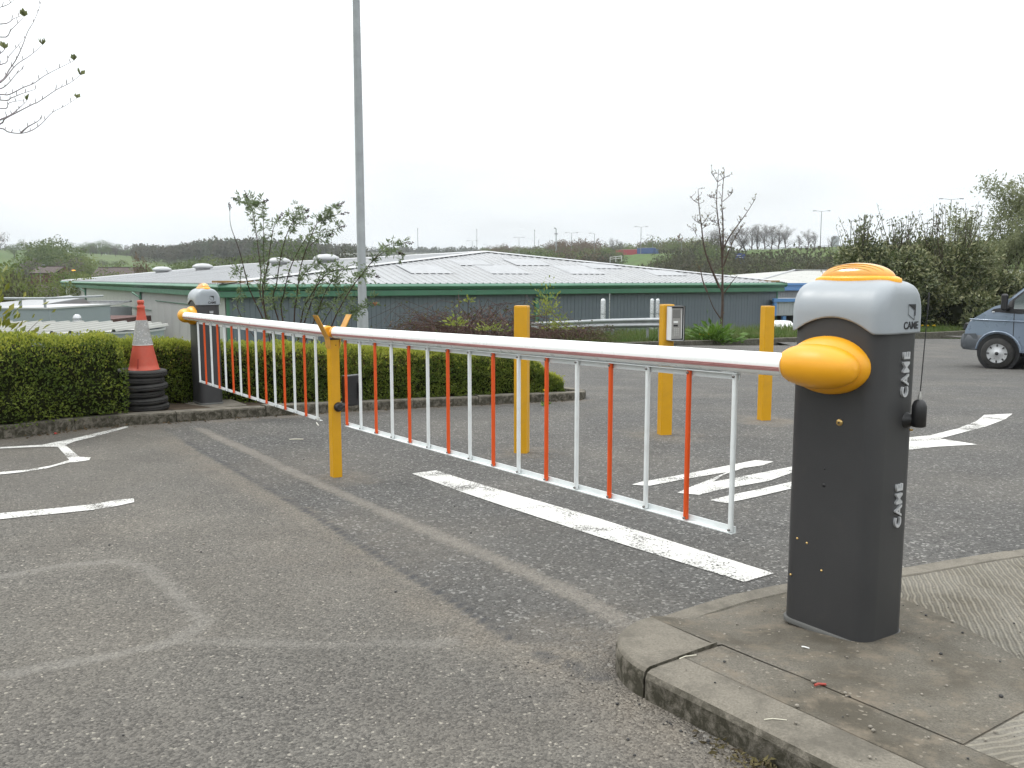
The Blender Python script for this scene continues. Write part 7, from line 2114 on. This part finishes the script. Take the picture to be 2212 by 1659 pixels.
# ---- big evergreen shrubs behind the right-hand verge
L_EVER = leaf_mat("evergreen_leaf", (0.074, 0.092, 0.034), (0.138, 0.154, 0.066), (0.056, 0.078, 0.028), .15, .4, .55, .4)
L_EVER_PALE = leaf_mat("evergreen_pale_tips", (0.20, 0.215, 0.10), (0.28, 0.27, 0.15), (0.16, 0.175, 0.08), .2, .45, .5, .35)
L_WILLOW = leaf_mat("willow_catkin_leaf", (0.185, 0.205, 0.105), (0.250, 0.265, 0.150), (0.150, 0.175, 0.085), .35, .6, .4, .2)
def shrub(label, x, ytop, Y, wid, seed, n, leaf, shoots, pale=.18, mat=None, name="evergreen_shrub"):
    rs = np.random.default_rng(seed)
    X = (x - 1106) / FPX * Y; z = tz(X, Y); h = P(x, ytop, Y).z - z
    t = thing(name, label, "shrub", (X, Y, z), 0, "shrubs behind the right-hand verge")
    lobes = []
    for _ in range(26):
        a = rs.uniform(0, 6.28); rr_ = wid * .5 * math.sqrt(rs.uniform(0, 1)) * .95; zc = rs.uniform(.08, .66) * h
        sh_ = math.sqrt(max(.1, 1 - (zc / h) ** 2.2))
        lobes.append((np.array([math.cos(a) * rr_ * sh_, math.sin(a) * rr_ * sh_ * .8, zc]), (wid * .17, wid * .16, h * .14)))
    V, F = tree_crown(rs, lobes, n, leaf, .5); leaf_part("foliage", V, F, mat or L_EVER, t)
    V, F = tree_crown(rs, [(c + np.array([0, -.1, .08 * h * .3]), tuple(np.array(r_) * 1.06)) for c, r_ in lobes], int(n * pale), leaf * 1.05, .45); leaf_part("pale_tips", V, F, L_EVER_PALE, t)
    st, lp = MB(), []
    for _ in range(shoots):
        c, r_ = lobes[int(rs.integers(0, len(lobes)))]
        if c[2] < h * .30: continue
        p0 = Vector(c); e = p0 + Vector((rs.normal(0, .45), rs.normal(0, .4), rs.uniform(.22, .52) * h))
        e.z = min(e.z, h * 1.02)
        st.tube([p0, (p0 + e) * .5 + Vector(rs.normal(0, .04, 3)), e], [.018, .013, .006], 4, cap=False)
        for u in rs.uniform(.25, 1.0, 13): lp.append(tuple(p0 + (e - p0) * u + Vector(rs.normal(0, .05, 3))))
    if lp:
        V, F = leaves_np(np.array(lp), np.tile([0, 0, .8], (len(lp), 1)), leaf * .8, rs, .45, .6); leaf_part("shoot_leaves", V, F, mat or L_EVER, t)
    for _ in range(14):
        c, r_ = lobes[int(rs.integers(0, len(lobes)))]
        st.tube([(rs.normal(0, .2), rs.normal(0, .2), -.05), tuple(c * np.array([.6, .6, .5])), tuple(c)], [.05, .035, .015], 5, cap=False)
    st.build("stems", M_FARBARK, t)['kind'] = 'stuff'
    MB().lathe([(wid * .20, 0), (wid * .26, h * .3), (wid * .18, h * .48), (0, h * .6)], 12).build("shade_core", M_CORE, t)  # solid dark core, shade inside the shrub given as colour
    return t
shrub("tall dark evergreen shrub with leafy upright shoots behind the barrier's grey cap", 1935, 470, 37.5, 5.6, 501, 17000, .17, 130, .3)
shrub("dark evergreen shrub with the tallest shoots, left of the van", 2005, 445, 38.5, 5.0, 502, 15000, .17, 130, .28)
shrub("rounded dark evergreen shrub spreading behind the van's bonnet", 2110, 560, 37.8, 4.6, 503, 13000, .17, 12, .35)
shrub("dense evergreen shrub behind the van's roof", 2215, 560, 39.5, 5.0, 504, 11000, .18, 10, .3)
shrub("low spreading evergreen shrub filling the gap left of the van", 2065, 575, 36.6, 3.6, 506, 9000, .17, 6, .3)
shrub("low evergreen shrub at the foot of the tall shoots behind the cap", 1905, 575, 36.8, 3.4, 507, 8000, .17, 6, .3)
shrub("light olive bush at the outer edge of the evergreens", 1868, 490, 46, 4.0, 505, 6000, .17, 20, .5, L_MIDGREEN)
def willow(label, x, ytop, Y, seed, n, wid):
    rs = np.random.default_rng(seed)
    X = (x - 1106) / FPX * Y; z = tz(X, Y); h = P(x, ytop, Y).z - z
    t = thing("willow_tree", label, "tree", (X, Y, z), 0, "willows behind the evergreen shrubs")
    mb, tips = branch_tree(rs, h, wid, 3, 6, .016, 1.0, .12)
    mb.build("trunk", M_FARBARK, t)
    tp = np.array([tuple(v) for v in tips]); k = rs.integers(0, len(tp), n)
    pos = tp[k] * np.array([1, 1, 1]) + rs.normal(0, .03 * h, (n, 3)) * np.array([1, 1, .8])
    V, F = leaves_np(pos, np.tile([0, 0, .6], (n, 1)), .20, rs, .35, .7); leaf_part("foliage", V, F, L_WILLOW, t)
willow("pale willow with loose spring leaf towering behind the van", 2185, 372, 52, 511, 9500, .95)
willow("smaller pale willow between the shrub shoots and the tall willow", 2112, 455, 50, 512, 6500, 1.0)
willow("pale willow partly hidden by the dark evergreen shoots", 2056, 475, 54, 513, 4000, 1.0)

# ---- motorway lamps, mast, sign, parapet
M_MAST = simple("grey_mast", (0.20, 0.205, 0.21), .5, metal=.3, var=.1)
def mlamp(x, ytop, Y, kind, label):
    X = (x - 1106) / FPX * Y; z = tz(X, Y); h = P(x, ytop, Y).z - z
    t = thing("motorway_lamp", label, "lamp post", (X, Y, z - .1), 0, "motorway lamps")
    MB().tube([(0, 0, 0), (0, 0, h * .5), (0, 0, h)], [.17, .13, .10], 8).build("column", M_MAST, t)
    a = {'double': (-1, 1), 'left': (-1,), 'right': (1,), 'plain': ()}[kind]
    L = min(2.4, h * .17)
    for sg in a:
        MB().tube([(0, 0, h - .08), (sg * L * .5, 0, h + .1), (sg * L, 0, h + .18)], .06, 6).build("arm", M_MAST, t)
        MB().box((sg * (L + .4), 0, h + .2), (1.1, .35, .22), None, .05).build("lantern", M_MAST, t)
    if kind == 'plain': MB().lathe([(.10, 0), (.28, .1), (.25, .4), (0, .5)], 10, (0, 0, h)).build("lantern", M_MAST, t)
    return t
for (x, y, Y, k, lb) in [(905, 495, 420, 'plain', "plain slim motorway mast left of the roof peak"), (1021, 520, 520, 'double', "small twin-arm motorway lamp just left of the roof peak"), (1031, 496, 470, 'plain', "tall plain motorway mast beside the roof peak"), (1053, 528, 560, 'left', "tiny single-arm motorway lamp over the roof peak"),
                      (1121, 513, 480, 'double', "twin-arm motorway lamp behind the plain post nearest the hedge"), (1154, 498, 450, 'plain', "tall plain motorway mast right of a twin-arm lamp"), (1163, 521, 500, 'plain', "short plain motorway mast right of a taller one"), (1233, 503, 430, 'double', "twin-arm motorway lamp among the slim poplars"), (1282, 504, 440, 'left', "single-arm motorway lamp behind the budding trees"), (1306, 521, 470, 'left', "low single-arm motorway lamp left of the bare tree"),
                      (1381, 490, 400, 'double', "tall twin-arm motorway lamp above the red lorry"), (1406, 508, 470, 'left', "slim single-arm motorway lamp right of the red lorry"), (1394, 516, 500, 'left', "faint single-arm motorway lamp above the blue lorry"), (1468, 522, 420, 'left', "single-arm motorway lamp over the yellow-green trees"), (1543, 476, 345, 'double', "twin-arm motorway lamp behind the bare sapling"), (1764, 456, 310, 'double', "twin-arm motorway lamp left of the barrier's amber lamp"), (2038, 430, 240, 'double', "twin-arm motorway lamp rising over the evergreen shrubs")]:
    mlamp(x, y, Y, k, lb)
X = (1828 - 1106) / FPX * 200; 
mlamp(1828, 476, 200, 'right', "single-arm lamp standing left of the olive bush")
def cctv():
    Y = 430; X = (1200 - 1106) / FPX * Y; z = tz(X, Y); h = P(1200, 494, Y).z - z
    t = thing("camera_mast", "tall grey camera mast on the motorway beside the poplars", "mast", (X, Y, z))
    MB().tube([(0, 0, 0), (0, 0, h * .45), (0, 0, h)], [.42, .30, .22], 8).build("mast", M_GALV, t); MB().box((0, 0, h * .86), (1.6, .8, .5), None, .1).build("platform", M_MAST, t); MB().box((-.5, 0, h + .2), (.9, .5, .5), Ry(.4), .08).build("camera_head", M_MAST, t)
cctv()
def road_sign():
    Y = 262; a = P(1598, 566, Y); X = a.x; z = tz(X, Y)
    t = thing("road_sign", "blue motorway direction sign standing among the slope bushes", "sign", (X, Y, z))
    zc = P(1598, 558, Y).z - z; W, H = 44 / FPX * Y * .5, 39 / FPX * Y * .55
    bd = MB().box((0, 0, zc), (W * 1.0, .12, H), None, .02).build("board", simple("sign_blue", (.012, .035, .18), .5), t)
    for x in (-W * .3, W * .3): MB().tube([(x, .12, -.3), (x, .12, zc + H * .4)], .08, 6).build("leg", M_MAST, t)
    wh = simple("sign_white", (.45, .46, .48), .5)
    for k, (x, z_, w_) in enumerate(((-.15, .28, .5), (.1, .08, .35), (-.2, -.10, .4), (.12, -.28, .45))):
        MB().box((x * W, -.07, zc + z_ * H), (w_ * W, .02, H * .05)).build("legend_line", wh, bd)
road_sign()
def rail_line(name, label, cat, px, h, n_post, mat, th=.16):
    pts = [P(x, y, Y) for x, y, Y in px]
    t = thing(name, label, cat, pts[0]); o = pts[0]
    for z in (0, -h * .45): MB().tube([p - o + Vector((0, 0, z)) for p in pts], th * .5, 5).build("rail", mat, t)
    for k in range(n_post):
        u = k / (n_post - 1) * (len(pts) - 1); i = min(len(pts) - 2, int(u)); p = pts[i] + (pts[i + 1] - pts[i]) * (u - i) - o
        MB().box((p.x, p.y, p.z - h * .6), (th, th, h * 1.3)).build("post", mat, t)
M_PALE = simple("pale_parapet_paint", (.5, .5, .48), .6)
rail_line("parapet_railing", "long pale bridge parapet railing on the far motorway", "railing", [(735, 548, 440), (820, 546, 430), (1000, 548, 420), (1040, 549, 415)], 1.2, 26, M_PALE, .22)
rail_line("safety_fence", "grey safety fence along the top of the embankment", "railing", [(1490, 543, 395), (1600, 540, 360), (1700, 534, 328), (1840, 529, 292), (1950, 524, 260)], .9, 34, M_MAST, .18)
rail_line("gate_rail", "short white rail at the edge of the motorway slope", "railing", [(1318, 556, 330), (1343, 553, 326)], 1.6, 3, M_PALE, .25)
# distant block on the skyline
Y = 900; a = P(1804, 512, Y)
t = thing("tower_block", "tiny grey tower block on the skyline above the embankment", "building", (a.x, Y, tz(a.x, Y)))
h = a.z - t.location.z
MB().box((0, 0, h / 2), (6, 6, h)).build("wall", simple("far_concrete", (.3, .32, .34), .8), t); MB().box((0, 0, h + .4), (4, 4, .8)).build("roof", simple("far_roof", (.25, .26, .27), .8), t)
# valley street lamps, one lit orange
M_LIT, ntl, bl = new_mat("sodium_glow")
bl.inputs["Base Color"].default_value = (.9, .4, .08, 1); bl.inputs["Emission Color"].default_value = (1.0, .33, .03, 1); bl.inputs["Emission Strength"].default_value = 2.2
for (x, y, Y, lit, lb) in [(158, 609, 160, True, "street lamp glowing orange in the valley"), (95, 597, 175, False, "unlit street lamp left of the glowing one in the valley"), (340, 0, 0, None, "")]:
    if lit is None: continue
    X = (x - 1106) / FPX * Y; z = tz(X, Y); h = P(x, y - 22, Y).z - z
    t = thing("street_lamp", lb, "street lamp", (X, Y, z), 0, "street lamps in the valley")
    MB().tube([(0, 0, 0), (0, 0, h), (0.5, 0, h + .25)], [.09, .06, .05], 6).build("column", M_MAST, t)
    MB().box((.75, 0, h + .24), (.55, .25, .16), None, .05).build("lantern", M_LIT if lit else M_MAST, t)
# ================================================================ small litter and grit
M_STONE = simple("grit_stone", (0.20, 0.18, 0.15), .9, var=.5, scale=40, coord='World')
M_STONE_DK = simple("dark_chipping", (0.035, 0.034, 0.033), .8, var=.4, scale=40)
def pebble(mb, x, y, z, s, rs):
    M = Rz(rs.uniform(0, 6)) @ Rx(rs.uniform(-.4, .4))
    pr = [(0, -.5), (.42, -.3), (.55, 0), (.4, .32), (0, .42)]
    vs0 = len(mb.v)
    mb.lathe([(r_ * s, h_ * s * .8) for r_, h_ in pr], 6, (x, y, z + s * .3), M, smooth=False)
def grit():
    rs = np.random.default_rng(601)
    mb, md = MB(), MB()
    for _ in range(420):
        t_ = rs.uniform(-.2, 1.6); w_ = rs.uniform(.04, 1.3); p = Vector(fk(t_, w_)).to_3d()
        z = isl_z(p.x, p.y) if w_ > .16 else gz(p.x, p.y) + .086
        if (p - near_c).length < .2: continue
        s = .0022 + rs.exponential(.0022); s = min(s, .012)
        pebble(mb if rs.uniform() < .75 else md, p.x, p.y, z, s, rs)
    for _ in range(900):
        # loose chippings on the tarmac, thicker by the kerbs and the joint
        if rs.uniform() < .5: x, y = rs.uniform(-2.6, 2.2), rs.uniform(2.0, 7.0)
        else:
            q = Vector(fk(rs.uniform(-.4, 1.2), -rs.exponential(.10) - .01)).to_3d(); x, y = q.x, q.y
        if in_poly(np.array([x]), np.array([y]), [fk(-.3, 0), fk(4, 0), fk(4, 2.5), (3, 3.2)] + [p[:2] for p in BK[::-1]])[0]: continue
        if math.hypot(x - QC.x, y - QC.y) < .32: continue
        pebble(mb if rs.uniform() < .6 else md, x, y, gz(x, y), min(.010, .002 + rs.exponential(.002)), rs)
    for m_, nm, mt in ((mb, "grit", M_STONE), (md, "dark_grit", M_STONE_DK)):
        tag(m_.build(nm, mt), "loose pale grit scattered on the concrete and tarmac" if nm == "grit" else "loose dark chippings scattered on the concrete and tarmac", "grit", kind='stuff')
    # leaf litter in the channel under the island kerb
    n = 260; P_ = []
    for _ in range(n):
        q = Vector(fk(abs(rs.normal(.46, .10)), -abs(rs.normal(0, .035)) - .008)).to_3d(); P_.append((q.x, q.y, gz(q.x, q.y) + .004 + rs.exponential(.004)))
    V, F = leaves_np(np.array(P_), rs.normal(0, 1, (n, 3)) * [1, 1, .15], .022, rs, .35, .3)
    o = link("leaf_litter", np_mesh("leaf_litter", V, F, leaf_mat("litter_leaf", (.10, .085, .03), (.05, .035, .02), (.14, .13, .05), .1, .8)))
    tag(o, "small heap of leaf litter in the channel under the island kerb", "leaf litter", kind='stuff')
    n = 700; P_ = []
    kp_, kt = frame_path(KF, .05)
    for _ in range(n):
        i = int(rs.integers(60, len(kp_))); q = kp_[i] + Vector((kt[i].y, -kt[i].x, 0)) * (abs(rs.normal(0, .05)) + .004); P_.append((q.x, q.y, gz(q.x, q.y) + .004))
    V, F = leaves_np(np.array(P_), rs.normal(0, 1, (n, 3)) * [1, 1, .2], .028, rs, .4, .3)
    o = link("leaf_litter", np_mesh("leaf_litter", V, F, leaf_mat("kerb_litter_leaf", (.09, .065, .035), (.05, .035, .02), (.13, .09, .05), .1, .8)))
    tag(o, "brown leaf litter lining the foot of the hedge kerb", "leaf litter", kind='stuff')
grit()
def stick(px, L, r_, ang, mat, name, label, cat, dz=None):
    p = G(*px, dz or 0.0)
    z = p.z + (0 if dz is None else 0) + r_
    o = MB().tube([(-L / 2, 0, 0), (-L * .1, .004 * (L > .03), .001), (L / 2, 0, 0)], [r_, r_, r_ * .9], 8).build(name, mat, None, (p.x, p.y, z), (0, 0, ang))
    return tag(o, label, cat)
M_BUTT = simple("red_plastic_plug", (.30, .045, .03), .6); M_STRAW = simple("pale_straw", (.55, .52, .42), .7)
def dz_isl(px):
    p = G(*px, .08); return isl_z(p.x, p.y) - gz(p.x, p.y)
stick((1772, 1482), .032, .0036, .15, M_BUTT, "wall_plug", "small red plastic plug lying on the concrete before the near cabinet", "plug", dz_isl((1772, 1482)))
stick((1675, 1556), .055, .0013, -.05, M_STRAW, "straw", "pale straw lying along the inner edge of the kerb", "straw", dz_isl((1675, 1556)))
stick((1486, 1420), .060, .0016, .45, M_STRAW, "straw", "pale curved straw beside the rounded kerb stone", "straw", dz_isl((1486, 1420)))
stick((1740, 1400), .022, .0022, -.6, simple("white_scrap", (.7, .7, .68), .6), "paper_scrap", "white scrap under the near cabinet's front edge", "scrap", dz_isl((1740, 1400)))
stick((640, 950), .11, .004, .1, M_STRAW, "straw", "pale stick lying on the tarmac by the far boom", "straw")
stick((686, 917), .16, .005, 1.9, simple("white_twig", (.6, .58, .52), .7), "twig", "white twig against the kerb near the tyre stack", "twig")
def lump(px, s, mat, label, name, cat, dz=0.0):
    rs = np.random.default_rng(int(px[0])); p = G(*px, dz); mb = MB(); pebble(mb, 0, 0, 0, s, rs)
    pebble(mb, s * .3, s * .1, 0, s * .7, rs)
    return tag(mb.build(name, mat, None, p), label, cat)
lump((120, 938), .022, simple("red_scrap", (.4, .03, .025), .5), "crumpled red scrap in the kerb channel below the bright hedge", "red_scrap", "scrap")
lump((2032, 1414), .010, M_STONE_DK, "black chipping on the concrete right of the near cabinet", "black_stone", "stone", dz_isl((2032, 1414)))
lump((2162, 1506), .011, M_STONE_DK, "dark round stone on the pale brushed concrete", "dark_stone", "stone", dz_isl((2162, 1506)))
lump((1880, 1572), .010, M_STONE, "pale pebble on the concrete behind the kerb", "pale_pebble", "stone", dz_isl((1880, 1572)))
# ================================================================ thin spring haze
def haze():
    m = bpy.data.materials.new("haze_air"); m.use_nodes = True
    n_, l_ = m.node_tree.nodes, m.node_tree.links
    n_.clear()
    out = n_.new("ShaderNodeOutputMaterial"); v = n_.new("ShaderNodeVolumePrincipled")
    v.inputs["Color"].default_value = (0.86, 0.92, 0.98, 1); v.inputs["Density"].default_value = 0.0002
    v.inputs["Anisotropy"].default_value = 0.2
    l_.new(v.outputs[0], out.inputs["Volume"])
    o = MB().box((0, 0, 0), (15000, 15000, 130)).build("haze", m, None, (0, 0, 130 / 2 - 12))
    o['kind'] = 'stuff'; o['label'] = "thin pale haze over the valley"; o['category'] = "haze"
haze()
